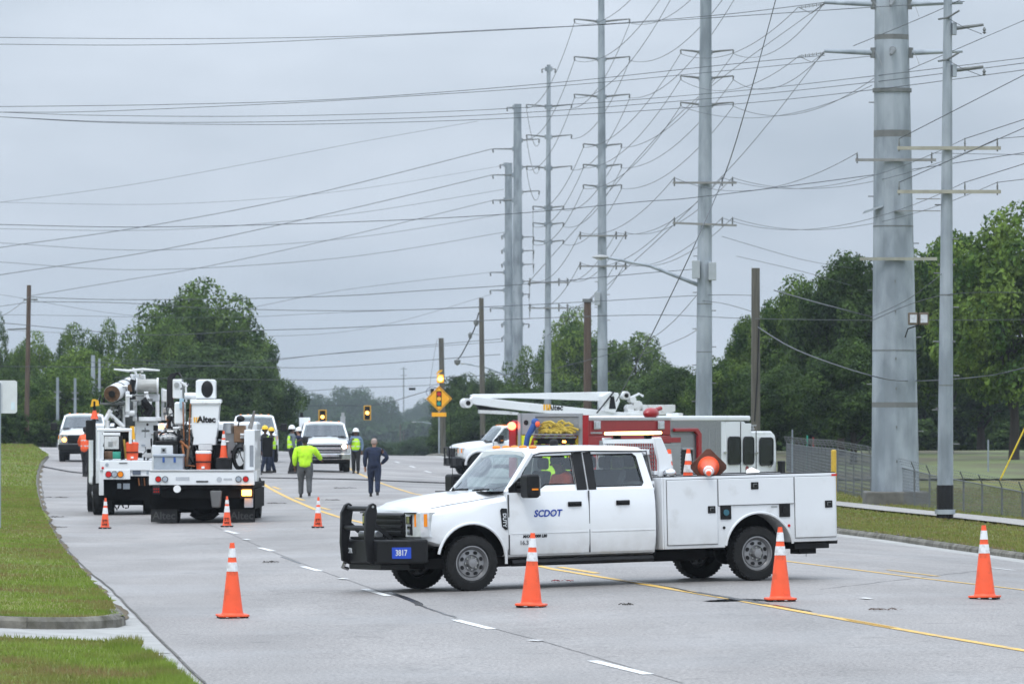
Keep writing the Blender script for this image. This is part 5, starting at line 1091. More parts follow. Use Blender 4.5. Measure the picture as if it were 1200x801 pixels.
# moulding: side vent badge
for s in (1,):
    m = MB(); poly = [(-.44, 1.14), (-.46, 1.17), (-.545, 1.165), (-.548, .86), (-.51, .86), (-.46, .91)]; skin_panel(m, poly, side=s, out=.014, t=.02); vb = m.build('fender_vent', BLACKM, ST, bevel=.006)
    text('DUTY', .075, SILV, vb, (-.495, side_y(1) + .018, 1.0), (R(90), R(90), PI), name='badge_lettering', bold=.002, sx=1.0)
# lettering on the front door
y = side_y(1.0) + .0075
text('SCDOT', .135, BLUET, ST, (-1.19, side_y(1.07) + .009, 1.075), (R(90), 0, PI), shear=.2, bold=.0035, sx=.98)
m = MB(); m.tube([(-1.275 + .024 * math.cos(a), side_y(1.07) + .0135, 1.082 + .008 * math.sin(a)) for a in np.linspace(0, 2 * PI, 12)[:-1]], .004, 4, closed=True); m.build('logo_ring', SILV, ST)
text('MAX. 00000 LBS', .055, BLACK, ST, (-.98, 1.0185, .755), (R(90), 0, PI), bold=.003, shear=.2); text('16.3.44', .085, mat('grey_lettering', (.12, .12, .13), .6), ST, (-.86, 1.017, .665), (R(90), 0, PI), bold=.001)
# big replacement bumper with push bars, winch, plate
bf = [(.70, 1.0), (.78, 1.03), (1.02, 1.01), (1.32, .60), (1.32, -.60), (1.02, -1.01), (.78, -1.03), (.70, -1.0)]
m = MB(); m.prism(bf, .42, .76, 'z'); bm_ = m.build('bumper', BLACKM, ST, bevel=.03, seg=2)
m = MB(); m.prism([(.95, .9), (1.25, .55), (1.25, -.55), (.95, -.9)], .33, .42, 'z'); m.build('bumper_valance', BLACKM, bm_, bevel=.02)
MB().box(1.10, 1.28, -.42, .42, .762, .80).build('winch_tray', BLACKM, bm_); MB().cyl((1.15, -.3, .83), (1.15, .3, .83), .06, n=14).build('winch_drum', STEEL, bm_)
for s in (1, -1):
    m = MB(); pr = [(1.30, .40), (1.42, .46), (1.44, .72), (1.42, 1.15), (1.36, 1.26), (1.30, 1.29), (1.25, 1.26), (1.24, 1.16), (1.30, .78)]; m.prism(pr, s * .42 - .035, s * .42 + .035); m.build('push_bar', BLACKM, ST, bevel=.012)
    MB().cyl((1.31, s * .42 - .04, 1.235), (1.31, s * .42 + .04, 1.235), .018, n=8).build('bar_bolt', STEEL, ST)
for z, x in ((1.205, 1.31), (.93, 1.36)): MB().cyl((x, -.42, z), (x, .42, z), .04, n=14).build('cross_tube', BLACKM, ST)
for s in (1, -1): MB().beam((1.30, s * .42, 1.0), (1.0, s * .42, .76), .05).build('bar_brace', BLACKM, ST)
# number plate on the near wing of the bumper
a = math.atan2(-(1.01 - .60), 1.32 - 1.02); nrm_ = Vector((math.sin(math.atan2(.41, .30)) * 1.0, .30 / .41 * 1.0, 0)).normalized(); tdir = Vector((1.02 - 1.32, 1.01 - .60, 0)).normalized(); nrm_ = Vector((tdir.y, -tdir.x, 0))
pc = Vector((1.085, .925, .575)) + nrm_ * .012
PLr = math.atan2(tdir.y, tdir.x)
pl = MB().box(-.155, .155, -.006, .004, -.08, .08).build('number_plate', BLUEP, ST, loc=pc, rot=(0, 0, PLr), bevel=.004)
text('3817', .12, SILV, pl, (0, -.0095, 0), (R(90), 0, 0), bold=.002, name='plate_digits', sx=.8)
pc2 = Vector((1.325, -.30, .60)); q = MB().box(-.004, .004, -.14, .14, -.045, .045).build('sticker_plate', BLACKM, ST, loc=Vector((1.322, -.28, .60)))
text('C-ZTR', .10, SILV, ST, (1.329, -.40, .60), (R(90), 0, R(90)), bold=.003, name='sticker_lettering')
m = MB(); m.tube([(1.28, -.62, .42), (1.30, -.66, .36), (1.2, -.7, .33)], .03, 6); m.build('tow_hook', CHROME, ST)
# antenna
m = MB(); m.tube([(-.30, -.25, 1.40), (-.29, -.26, 2.0), (-.28, -.27, 2.75)], [.006, .004, .0025], 5); m.build('whip_antenna', BLACK, ST); MB().cyl((-.30, -.25, 1.38), (-.30, -.25, 1.46), .018).build('antenna_base', BLACK, ST)
# ---- service body
X0, X1 = -3.06, -5.93; BY = 1.05; Zb, Zt = .50, 1.545
ax = -WB
side = [(X0, Zb), (X0, Zt), (X1, Zt), (X1, .545), (ax - .56, .545)] + [(ax + .56 * math.cos(a), .43 + .56 * math.sin(a)) for a in np.linspace(R(168), R(12), 18)] + [(ax + .56, Zb)]
BB = empty('service_body', (0, 0, 0)); BB.parent = ST
for s in (1, -1):
    m = MB(); ya, yb = (BY - .42, BY) if s > 0 else (-BY, -BY + .42); m.prism(side, ya, yb); m.build('side_cabinet', BODYW, BB, bevel=.012)
    m = MB(); m.box(X1 + .01, X0 - .01, min(s * (BY - .42), s * BY) + .01, max(s * (BY - .42), s * BY) - .01, Zt + .001, Zt + .014); m.build('cabinet_lid', BLACK, BB)
MB().box(X1, X0, -BY + .42, BY - .42, .82, .86).build('bed_floor', mat('bed_liner', (.03, .03, .03), .9), BB)
MB().box(X0 + .002, X0 + .03, -BY, BY, Zb, Zt).build('bulkhead', BODYW, BB, bevel=.01)
MB().box(X1 - .03, X1 - .002, -BY + .4, BY - .4, .6, 1.3).build('tailgate', BODYW, BB)
def cdoor(x0, x1, z0, z1, lx, lz, s=1):
    m = MB(); m.box(min(x0, x1), max(x0, x1), BY + .0015, BY + .022, z0, z1); d = m.build('cabinet_door', BODYW, BB, bevel=.007)
    g_ = MB(); w = .008; X_, x_ = max(x0, x1), min(x0, x1)
    for q in ((x_ - w, X_ + w, z0 - w, z0 - .001), (x_ - w, X_ + w, z1 + .001, z1 + w), (x_ - w, x_ - .001, z0, z1), (X_ + .001, X_ + w, z0, z1)): g_.box(q[0], q[1], BY - .004, BY + .003, q[2], q[3])
    g_.build('door_seal', SEAM, d)
    m = MB(); m.box(lx - .062, lx + .062, BY + .0225, BY + .034, lz - .052, lz + .052); l_ = m.build('latch', BLACK, d, bevel=.012)
    m = MB(); m.box(lx - .035, lx + .03, BY + .035, BY + .046, lz - .025, lz + .03); m.build('latch_paddle', GALVD, l_, bevel=.008)
    m = MB(); m.box(lx - .028, lx + .02, BY + .047, BY + .051, lz - .02, lz + .02); m.build('latch_key', BLACK, l_)
cdoor(X0 - .05, -3.93, .56, 1.50, -3.83, 1.06); cdoor(-3.955, -5.20, 1.115, 1.50, -4.55, 1.39); cdoor(-5.225, X1 + .03, .61, 1.50, -5.78, 1.09)
# fuel door cups and reflectors on the arch panel
for x, z in ((-4.07, 1.01), (-5.05, 1.02)):
    m = MB(); m.box(x - .09, x + .09, BY + .001, BY + .02, z - .10, z + .10); c = m.build('fuel_cup', BLACK, BB, bevel=.02); MB().cyl((x, BY + .021, z), (x, BY + .035, z), .045, n=16).build('fuel_cap', mat('cap_blue', (.03, .12, .16), .4) if x > -4.5 else BLACKM, c)
for x in (-4.04, -5.12): MB().cyl((x, BY + .001, .79), (x, BY + .012, .79), .022, n=10).build('marker_reflector', BLACK if x > -4.5 else REDL, BB)
MB().box(-4.93, -4.83, BY + .001, BY + .005, 1.06, 1.085).build('maker_badge', STEEL, BB)
m = MB(); m.tube([(ax + .565 * math.cos(a), BY + .006, .43 + .565 * math.sin(a)) for a in np.linspace(R(170), R(10), 22)], .020, 6); m.build('arch_lip', BODYW, BB)
MB().box(X1 + .0, X1 + .09, BY + .0225, BY + .027, 1.50, 1.53).build('end_marker', REDL, BB)
# chassis under the body
m = MB(); m.box(X1 + .05, -2.9, -.45, .45, .48, .60); m.build('chassis', UNDER, ST); MB().cyl((ax, -.8, .40), (ax, .8, .40), .07).build('rear_axle', UNDER, ST); MB().sphere((ax, 0, .40), (.18, .2, .18)).build('differential', UNDER, ST); MB().cyl((0, -.8, .38), (0, .8, .38), .06).build('front_axle', UNDER, ST)
for s in (1, -1):
    m = MB(); m.box(ax - .55, ax + .55, min(s * .62, s * .64), max(s * .62, s * .64), .45, 1.0); m.build('wheel_housing', UNDER, ST)
m = MB(); m.box(X1 + .1, -5.25, -.9, .98, .44, .53); m.box(X1 - .06, X1 + .08, -.95, .95, .50, .56); m.box(X1 + .22, X1 + .5, .5, .8, .36, .45); m.build('rear_step', BLACK, ST, bevel=.01)
m = MB(); m.box(-3.0, -3.9, .1, .75, .30, .48) if False else m.box(-3.9, -3.0, .1, .75, .32, .49); m.build('fuel_tank', UNDER, ST, bevel=.03); MB().tube([(X1 + .1, .3, .45), (X1 + .12, .3, .3)], .006, 4).build('safety_chain', STEEL, ST)
# headache rack with mesh panel and amber bar
RK = empty('headache_rack', (0, 0, 0)); RK.parent = ST
for s in (1, -1):
    m = MB(); m.prism([(-3.10, 1.52), (-3.34, 1.52), (-3.30, 1.80), (-3.15, 2.13), (-3.02, 2.13), (-3.10, 1.8)], s * .80 - .03, s * .80 + .05); m.build('rack_post', WHITE, RK, bevel=.012)
    MB().box(-3.02, -3.2, s * .02, s * .78, 2.12, 2.19) if False else None
m = MB(); m.box(-3.13, -3.03, -.80, .80, 2.04, 2.11); m.box(-3.13, -3.05, -.8, .8, 1.58, 1.64); m.build('rack_beam', WHITE, RK, bevel=.01)
m = MB()
for i in range(-10, 11): m.beam((-3.08, i * .075, 1.62), (-3.08, i * .075, 2.06), .012)
for i in range(8): m.beam((-3.08, -.77, 1.66 + i * .055), (-3.08, .77, 1.66 + i * .055), .010)
m.build('rack_mesh', STEEL, RK)
lb = MB().box(-3.24, -3.0, -.74, .74, 2.155, 2.170).build('light_bar', BLACKM, RK, bevel=.01)
MB().box(-3.23, -3.01, -.73, .73, 2.172, 2.215).build('amber_strip', AMBHOT, lb, bevel=.02)
for y in (-.5, .5): MB().box(-3.16, -3.06, y - .03, y + .03, 2.11, 2.155).build('bar_bracket', BLACK, RK)
MB().sphere((-3.22, .94, 1.60), (.10, .10, .08), 14, 10).build('work_lamp', CHROME, ST); MB().cyl((-3.22, .94, 1.545), (-3.22, .94, 1.56), .06).build('lamp_foot', BLACK, ST)
m = MB(); m.box(-3.30, -3.14, .86, 1.02, 1.546, 1.57); m.build('lamp_pad', STEEL, ST)
# tie rails
# ---- traffic cones
def cone(loc, h, label, rot=(0, 0, 0), collars=True, group='traffic cones', rz=0, small=False, base_m=None):
    t = empty('traffic_cone', loc, 0, label, 'traffic cone', group); t.rotation_euler = rot if rot != (0, 0, 0) else (random.uniform(-.02, .02), random.uniform(-.02, .02), rz)
    k = h / .91; b = .185 * k
    m = MB(); m.prism([(x * b, y * b) for x, y in ((-.8, -1), (.8, -1), (1, -.8), (1, .8), (.8, 1), (-.8, 1), (-1, .8), (-1, -.8))], .02 * k, .045 * k, 'z'); m.build('base', ORANGE if not small else BLACK, t, bevel=.006)
    m = MB(); [m.box(x * b * .75 - .03, x * b * .75 + .03, y * b * .75 - .03, y * b * .75 + .03, 0, .02 * k) for x in (-1, 0, 1) for y in (-1, 0, 1)]; tag(m.build('feet', base_m or BLACK, t), kind='stuff')
    r = lambda z: (.135 - .108 * (z / .91)) * k
    def sh(z0, z1, e=0, n=28): m = MB(); m.lathe([(r(z0) + e, z0 * k), (r(z1) + e, z1 * k)], n) if False else m.lathe([(max(r(z0) + e - .012, .004), z0 * k), (r(z0) + e, z0 * k), (r(z1) + e, z1 * k), (max(r(z1) + e - .012, .003), z1 * k)], n); return m
    sh(.045, .91).build('shell', ORANGE, t)
    m = MB(); m.lathe([(r(.045) + .012, .045 * k), (r(.06) + .002, .065 * k)], 28); m.build('skirt', ORANGE, t)
    if not small: bands = ((.60, .70), (.735, .845))
    else: bands = ((.44, .62), (.68, .80))
    bands = ((.565, .675), (.735, .845)) if not small else bands
    for z0, z1 in bands: sh(z0, z1, .0035).build('reflective_collar', CONEW, t)
    return t
def cone_px(px, py, hpx, label, **k):
    p = P(px, py - 1.5); s = F / p.y; return cone(p, hpx / s, label, rz=random.uniform(-.5, .5), **k)
cone_px(272.5, 725, 88, 'large orange cone standing alone in the left lane, nearest the camera on the left')
cone_px(622.5, 712.5, 87, 'large orange cone in front of the front door of the white service truck')
cone_px(914.5, 705.5, 87, 'large orange cone in front of the rear wheel of the white service truck')
cone_px(1154, 703, 86.5, 'large orange cone alone at the right edge near the verge')
for px, py, h, lab in [(123, 620.5, 36, 'short stencilled cone behind the digger truck, leftmost of three'), (266, 618.5, 36, 'short cone behind the right mudflap of the bucket truck'), (372.5, 619.5, 36, 'short stencilled cone on the yellow centre line')]:
    c = cone_px(px, py, h, lab, small=True); 
    for i, (tt, zz, zs_) in enumerate((('STI', .20, .115), ('LINE', .10, .075))):
        k = F / P(px, py).y; hh = h / k / .91; c.rotation_euler.z = 0
        text(tt, zs_ * hh, BLACK, c, (0, -(.135 - .108 * zz / .91) * hh - .004, (zz + .03) * hh), (R(90 - 7), 0, 0), name='stencil', bold=.002)
# cones carried in the bed
def on_truck(x, y, z): return ST.matrix_basis @ Vector((x, y, z))
bpy.context.view_layer.update()
BG = 'cones carried in the service body'
for x, y, lab in ((-3.81, -.25, 'upright cone in the truck bed nearer the cab'), (-4.05, -.1, 'upright cone in the truck bed, second from the cab')): cone(on_truck(x, y, 1.04), .90, lab, group=BG)
c = cone((0, 0, 0), .91, 'cone lying on the truck bed rail, grimy square base behind, tip towards the camera', rot=(.01, .01, 0), group=BG, base_m=DIRTY)
ch = [q for q in KIDS(c) if q.name.startswith('base')][0]; ch.data = ch.data.copy(); ch.data.materials.clear(); ch.data.materials.append(DIRTY)
for q in list(KIDS(c)):
    if q.name.startswith('feet'): pass
pos = on_truck(-4.12, .46, 1.66); c.location = pos + Vector((.0, .0, .02)); zdir = Vector((-.03, -1, -.12)).normalized(); c.rotation_euler = (zdir.to_track_quat('Z', 'X').to_matrix() @ Matrix.Rotation(R(45), 3, 'Z')).to_euler(); c.scale = (1.12, 1.12, .9)
m = MB(); m.add([(-.10, -.06, 0), (.09, -.07, .01), (.11, .06, .03), (-.01, .09, .09), (-.09, .07, .05)], [(0, 1, 2, 3, 4)]); m.box(-.09, .09, -.05, .05, -.01, .0)
tag(m.build('paper_bundle', mat('white_paper', (.7, .7, .68), .8), loc=on_truck(-4.70, .75, 1.57)), 'crumpled white papers on the rail of the white service body', 'paper')
# ------------------------------------------------------------------ pickups facing the camera
def pickup(px, py, hdg, label, lights=(0, 0), style='chrome', bump=CHROME, crew=True, bed=True, z=None, grille=CHROME, Zs=None, sc=1):
    c = P(px, py) if Zs is None else G(px, Zs); t = empty('pickup_truck', (c.x, c.y, c.z), 0, label, 'pickup truck', 'white pickups facing the camera'); t.rotation_euler.z = R(hdg); t.scale = (sc,) * 3
    build_cab(t, crew=crew); build_front(t, grille=grille, style=style, lights=lights)
    m = MB(); m.prism([(.70, 1.0), (.84, 1.01), (.99, .8), (1.03, .4), (1.03, -.4), (.99, -.8), (.84, -1.01), (.70, -1.0)], .50, .74, 'z'); b = m.build('bumper', bump, t, bevel=.03)
    MB().box(.95, 1.036, -.55, .55, .53, .62).build('bumper_intake', BLACK, b); m = MB(); m.box(.7, .93, -.9, .9, .40, .5); m.build('air_dam', BLACK, b)
    for x in (0, -4.2):
        for s in (1, -1): wheel(t, (x, s * .865, .398), .40, .26, side=s)
    m = MB(); m.prism([(-2.99, .5), (-2.99, 1.42), (-5.3, 1.42), (-5.3, .55)], -1.0, 1.0); m.build('cargo_bed' if bed else 'service_box', WHITE, t, bevel=.03)
    return t
t1 = pickup(97, 540.5, -88, 'white pickup with black bumper arriving at the left edge of the road', style='black', bump=BLACK, lights=(0, 0)); pass
m = MB(); m.sphere((.90, -.74, .93), (.05, .10, .09), 8, 6); m.build('lit_turn_lamp', AMBON, t1)
t2 = pickup(298, 541, -88, 'white truck half hidden behind the right bin of the bucket truck', style='black', bump=BLACK)
t3 = pickup(381, 552.5, -86, 'white pickup with chrome bumper and one blazing headlamp amid the crew', lights=(1, 0), style='chrome', sc=.95)
for s, x in ((1, 0), (-1, 0)):
    m = MB(); m.box(-3.3, -3.15, s * .85 - .1, s * .85 + .1, 1.42, 2.25); m.box(-3.3, -3.15, s * .85 - .06, s * .85 + .06, 2.25, 2.4); m.build('tool_rack', BLACK if s < 0 else STEEL, t3)
m = MB(); m.box(-3.2, -3.1, -.95, -.5, 1.5, 2.2); m.build('rack_panel', WHITE, t3)
# ------------------------------------------------------------------ boom truck behind the fire engine
Zb_ = 226; c = G(554, Zb_); BT = empty('boom_truck', (c.x, c.y, c.z), 0, 'white boom truck facing left behind the fire engine, boom stowed forward', 'truck'); BT.rotation_euler.z = R(180 + 16)
build_cab(BT, crew=False, bl=2.2) ; build_front(BT, style='black'); s = F / Zb_
m = MB(); m.prism([(.70, 1.0), (.95, .95), (1.02, .5), (1.02, -.5), (.95, -.95), (.70, -1.0)], .42, .74, 'z'); m.build('bumper', BLACK, BT, bevel=.03)
m = MB(); m.tube([(1.05, -.35, .5), (1.08, -.35, 1.15), (1.08, .35, 1.15), (1.05, .35, .5)], .035, 6); m.build('push_bar', BLACKM, BT)
for x in (0, -4.6):
    for q in (1, -1): wheel(BT, (x, q * .92, .44), .46, .27, side=q, rimr=.26)
for q in (1,):
    m = MB(); pts = [(0.02 + .56 * math.cos(a), q * 1.03, .46 + .56 * math.sin(a)) for a in np.linspace(R(0), R(180), 16)]; m.tube(pts, .05, 6); m.build('arch_flare', WHITE, BT)
m = MB(); m.box(-7.0, -2.3, -1.15, 1.15, .55, 1.5); m.build('utility_body', BODYW, BT, bevel=.02); m = MB(); m.cyl((-5.6, 0, 1.5), (-5.6, 0, 2.6), .4, .33); m.build('turret', WHITE, BT)
MB().cyl((-1.25, 1.012, 1.0), (-1.25, 1.022, 1.0), .13, n=18).build('door_seal', mat('dark_seal', (.06, .07, .09), .6), BT)
def bx(px, py, yoff=0):   # photo position -> the truck's own frame, in the vertical plane through its centre line
    q = A3(px, py, Zb_); return (-(px - 554) / s / math.cos(R(16)), yoff, q.z - c.z)
def side_prism(pts, y0, y1, name, m_, par=BT, bevel=.02):
    m = MB(); m.prism([(bx(*p)[0], bx(*p)[2]) for p in pts], y0, y1); return m.build(name, m_, par, bevel=bevel)
lb_ = side_prism([(552, 463), (556, 461.5), (600, 461), (717, 458.5), (720, 463), (716, 470), (600, 466), (556, 467)], -.28, .0, 'upper_boom', WHITE)
lo = side_prism([(546, 470), (552, 464), (600, 470), (690, 479), (718, 482), (800, 487), (800, 494), (717, 488), (640, 484), (585, 478), (556, 474)], .0, .34, 'lower_boom', WHITE)
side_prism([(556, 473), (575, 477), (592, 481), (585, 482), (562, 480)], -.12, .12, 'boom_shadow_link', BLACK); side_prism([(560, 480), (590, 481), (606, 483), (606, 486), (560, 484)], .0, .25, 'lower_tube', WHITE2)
m = MB(); a = Vector(bx(545.5, 472)); m.cyl(a + Vector((0, -.2, 0)), a + Vector((0, .4, 0)), .19, n=18); m.build('boom_tip_roller', WHITE2, BT); m = MB(); m.cyl(a + Vector((0, .40, 0)), a + Vector((0, .41, 0)), .10, n=16); m.build('roller_hub', BLACK, BT)
side_prism([(702, 464), (712, 459), (722, 460), (724, 470), (718, 484), (706, 482)], -.3, .42, 'elbow_bracket', WHITE); m = MB(); a = Vector(bx(714, 470, .43)); m.prism([(a.x - .18, a.z - .3), (a.x + .12, a.z - .3), (a.x + .05, a.z + .2), (a.x - .1, a.z + .2)], .425, .43); m.build('elbow_opening', BLACK, BT)
text('Altec', .30, BLACK, BT, Vector(bx(648, 477.5, .345)), (R(90), 0, PI), name='boom_lettering', bold=.01, shear=.1); m = MB(); q = Vector(bx(637, 477.5, .345)); [m.box(q.x - .08 + k * .11, q.x + k * .11, .341, .35, q.z - .1, q.z + .14) for k in (-1, 0, 1)]; m.build('logo_mark', SIGF, BT)
m = MB(); m.tube([bx(716, 459, .45), bx(696, 484, .45)], .03, 5); m.build('elbow_cable', BLACK, BT)
for k, (p, r_) in enumerate([((733, 463), .17), ((741, 468), .14), ((747, 475), .2), ((738, 478), .16)]):
    m = MB(); a = Vector(bx(*p)); m.cyl(a + Vector((0, -.2, 0)), a + Vector((0, .25, 0)), r_, n=14); m.build('swivel_part', WHITE2, BT, bevel=.02); 
m = MB(); m.cyl(Vector(bx(733, 463, .26)), Vector(bx(733, 463, .27)), .09, n=12); m.build('swivel_hub', BLACK, BT); MB().tube([bx(740, 466), bx(750, 461), bx(755, 464)], .05, 6).build('control_arm', WHITE2, BT)
side_prism([(752, 474), (789, 474), (789, 482), (775, 486), (752, 484)], -.5, .5, 'bucket_rest', WHITE2); side_prism([(735, 480), (800, 484), (800, 492), (735, 492)], -.3, .3, 'boom_root', WHITE)
# ------------------------------------------------------------------ fire engine
Ze = 151; fe_h = R(56); c = G(690, Ze); se = F / Ze
# rear right corner stands at photo column 690; local x forward, y left
FE = empty('fire_engine', (0, 0, 0), 0, 'red and white fire engine standing behind the service truck, hose bed full of yellow hose', 'fire engine'); FE.rotation_euler.z = fe_h
lf_ = Vector((-math.sin(fe_h), math.cos(fe_h), 0)); o_ = Vector((c.x, c.y, 0)) + lf_ * 1.25; FE.location = (o_.x, o_.y, gz(o_.x, o_.y + 3) )
gb = FE.location.z
def ez(py, x=0): Zx = Ze + x * math.sin(fe_h); return CAMH - (py - HOR) * Zx / F - gb
def ex(px): 
    # along the right side: column -> local x
    lo_, hi_ = -1, 14
    for _ in range(40):
        mid = (lo_ + hi_) / 2; X = c.x + mid * math.cos(fe_h); Zx = Ze + mid * math.sin(fe_h)
        if 600 + X / Zx * F < px: lo_ = mid
        else: hi_ = mid
    return (lo_ + hi_) / 2
DIAM = mat('treadplate_steel', (.30, .31, .32), .4, .7, var=.2, scale=30, bump=.6, bscale=60, mapping=(1, 1, 1))
SHUT = mat('roller_shutter', (.40, .41, .43), .35, .6, var=.05)
def rs(x0, x1, z0, z1, name, m_, d=.02, par=FE, bevel=.01, y=-1.25): return MB().box(min(x0, x1), max(x0, x1), y - d, y + .01, z0, z1).build(name, m_, par, bevel=bevel)
xb, xc, xf_, xn = ex(786), ex(846), ex(880), ex(911)
ztop = ez(488, 2)
MB().box(.0, xb, -1.25, 1.25, .55, ez(510, 2)).build('body_shell', RED, FE, bevel=.03)
# tall red box section on the right side and hose bed walls
MB().box(.02, xb, -1.25, -.75, ez(510, 2) + .002, ztop - .02).build('side_locker', RED, FE, bevel=.03); MB().box(.02, xb, .95, 1.25, ez(510, 2) + .002, ztop - .1).build('side_locker', RED, FE, bevel=.03)
rs(0.0, xb, ztop - .1, ztop - .02, 'top_trim', mat('trim_silver', (.55, .56, .58), .3, .6), d=.025)
for x in (.35, xb - .55): 
    sc1 = MB().box(x - .16, x + .16, -1.31, -1.262, ez(503, x), ez(493, x)).build('scene_lamp', CHROME, FE, bevel=.02); MB().box(x - .11, x + .11, -1.318, -1.312, ez(501.5, x), ez(494.5, x)).build('lamp_lens', CLEARL, sc1)
rs(ex(692), ex(705), ez(508), ez(506), 'marker_rail', STEEL)
rs(ex(702), ex(716), ez(545), ez(516), 'shutter_door', SHUT); rs(ex(774), ex(797), ez(566), ez(521), 'shutter_door', SHUT)
for z_ in np.arange(ez(566), ez(522), .09): MB().box(ex(774), ex(797), -1.282, -1.271, z_, z_ + .05).build('shutter_slat', SHUT, FE)
rs(ex(774), ex(797), ez(519), ez(513), 'red_band', RED, d=.03)
# red arch framing the pump panel locker
m = MB(); arch = [(788, 501.5), (815, 501.5), (819.5, 508), (819.5, 560), (815.5, 560), (815.5, 526), (815, 510), (812, 505.5), (788, 505.5)]
m.prism([(ex(a), ez(b, 4)) for a, b in arch], -1.34, -1.252); m.build('pump_arch', RED, FE, bevel=.02)
rs(ex(786), ex(812), ez(562, 4), ez(509, 4), 'pump_panel', DIAM, d=.015); m = MB(); m.box(ex(797), ex(811), -1.272, -1.266, ez(560, 4), ez(527, 4)); m.build('panel_recess', BLACK, FE)
rs(ex(798), ex(811), ez(527, 4), ez(524.5, 4), 'panel_ledge', SHUT, d=.06)
MB().box(xb, xc, -1.235, 1.235, .6, ez(492, 5)).build('pump_house', DIAM, FE, bevel=.02)
for px in (814, 822, 831, 839): MB().box(ex(px), ex(px) + .02, -1.243, -1.235, ez(562, 5), ez(502, 5)).build('panel_rib', STEEL, FE)
MB().box(xb - .6, xf_, -1.25, 1.25, ez(493, 5), ez(487, 5)).build('roof_deck', WHITE, FE, bevel=.04)
# crew cab and driving cab
MB().box(xc, xf_ - .25, -1.22, 1.22, .55, ez(493, 6) - .005).build('crew_cab', WHITE, FE, bevel=.05)
m = MB(); m.prism([(xf_ - .3, .55), (xf_ - .3, ez(505, 7.5)), (xn - .25, ez(505, 7.5)), (xn - .05, ez(510, 7.5)), (xn, ez(520, 8)), (xn + .05, .55)], -1.22, 1.22); dc = m.build('driving_cab', WHITE, FE, bevel=.05)
m = MB(); m.prism([(xf_ - .30, ez(507, 7)), (xf_ - .3, ez(494, 7)), (xf_ - .25, ez(494, 7)), (xf_ + .12, ez(505, 7)), (xf_ + .2, ez(507, 7))], -1.20, 1.20); m.build('roof_step', WHITE, FE, bevel=.03)
def ewin(p0, p1, q0, q1, x):
    m = MB(); a, b = ex(p0), ex(p1); z0, z1 = ez(q1, x), ez(q0, x); r = .09; poly = []
    for cx, cz, a0 in ((b - r, z0 + r, -90), (b - r, z1 - r, 0), (a + r, z1 - r, 90), (a + r, z0 + r, 180)): poly += [(cx + r * math.cos(R(a0 + k)), cz + r * math.sin(R(a0 + k))) for k in (0, 45, 90)]
    m.prism(poly, -1.262, -1.242); m.build('door_window', mat('dark_window', (.006, .010, .010), .08, var=.3, scale=2, spec=.4), FE)
    MB().tube([(x_, -1.262, z_) for x_, z_ in poly], .02, 4, closed=True).build('window_seal', BLACK, FE)
def edoor(p0, p1, q0, q1, x): rs(ex(p0), ex(p1), ez(q1, x), ez(q0, x), 'cab_door', WHITE, d=.012, y=-1.222)
edoor(851, 868, 494, 555, 6); edoor(869.5, 881, 496, 555, 6.5); edoor(888, 908, 511, 555, 7.5)
ewin(853, 867.5, 512, 544, 6); ewin(871, 883, 512, 544, 6.8); ewin(890, 905.5, 513, 545, 7.8)
for px in (868.7, 887): MB().box(ex(px) - .015, ex(px) + .015, -1.232, -1.221, .7, ez(505 if px > 880 else 494, 6.5)).build('door_gap', SEAM, FE)
for px, y_ in ((849.5, 530), (886, 531), (902, 547)): MB().box(ex(px) - .05, ex(px) + .08, -1.275, -1.235, ez(y_ + 1, 6), ez(y_ - 1, 6)).build('door_handle', CHROME, FE)
MB().cyl((ex(876), -1.236, ez(549.5, 6.8)), (ex(876), -1.245, ez(549.5, 6.8)), .085, n=16).build('crest', mat('crest_red', (.25, .03, .03), .5), FE)
MB().box(ex(845), xn + .03, -1.237, -1.21, ez(563, 6), ez(555.5, 6)).build('red_stripe', RED, FE); MB().box(0, xn + .04, -1.256, 1.256, .5, ez(567, 4)).build('lower_body', RED, FE, bevel=.02)
MB().box(xn - .03, xn + .02, -1.2, -1.12, ez(548, 8), ez(512, 8)).build('front_pillar', BLACK, FE); MB().box(xn - .02, xn + .06, -1.1, 1.1, ez(545, 8), ez(512, 8)).build('windscreen', GLASSD, FE)
m = MB(); m.box(xn - .1, xn + .12, -1.45, -1.3, ez(560, 8), ez(540, 8)); m.build('mirror', BLACK, FE, bevel=.03)
rk = MB(); rk.box(ex(882), ex(897), -.9, .9, ez(503, 7), ez(501.8, 7)); rk.box(ex(882), ex(899), -.9, .9, ez(499, 7), ez(497.5, 7)); [rk.beam((ex(p_), -.88, ez(504, 7)), (ex(p_), -.88, ez(498, 7)), .05) for p_ in (884, 889, 895)]; rk.build('roof_light_bar', STEEL, FE)
for x in (2.2, xn - 1.3):
    for q in (1, -1): wheel(FE, (x, q * 1.08, .52), .54, .30, side=q, rimr=.3)
MB().cyl((ex(797), -1.0, ez(498, 4)), (ex(797), -1.0, ez(487, 4)), .05).build('lamp_mast', WHITE2, FE); MB().box(ex(793), ex(801), -1.1, -.9, ez(488, 4), ez(484, 4)).build('mast_lamp', WHITE, FE, bevel=.02)
m = MB(); m.sphere((ex(772), -1.0, ez(484, 3)), (.28, .2, .16)); m.cyl((ex(772), -1.0, ez(482, 3)), (ex(780), -1.1, ez(478, 3)), .06); m.build('deck_gun', RED, FE)
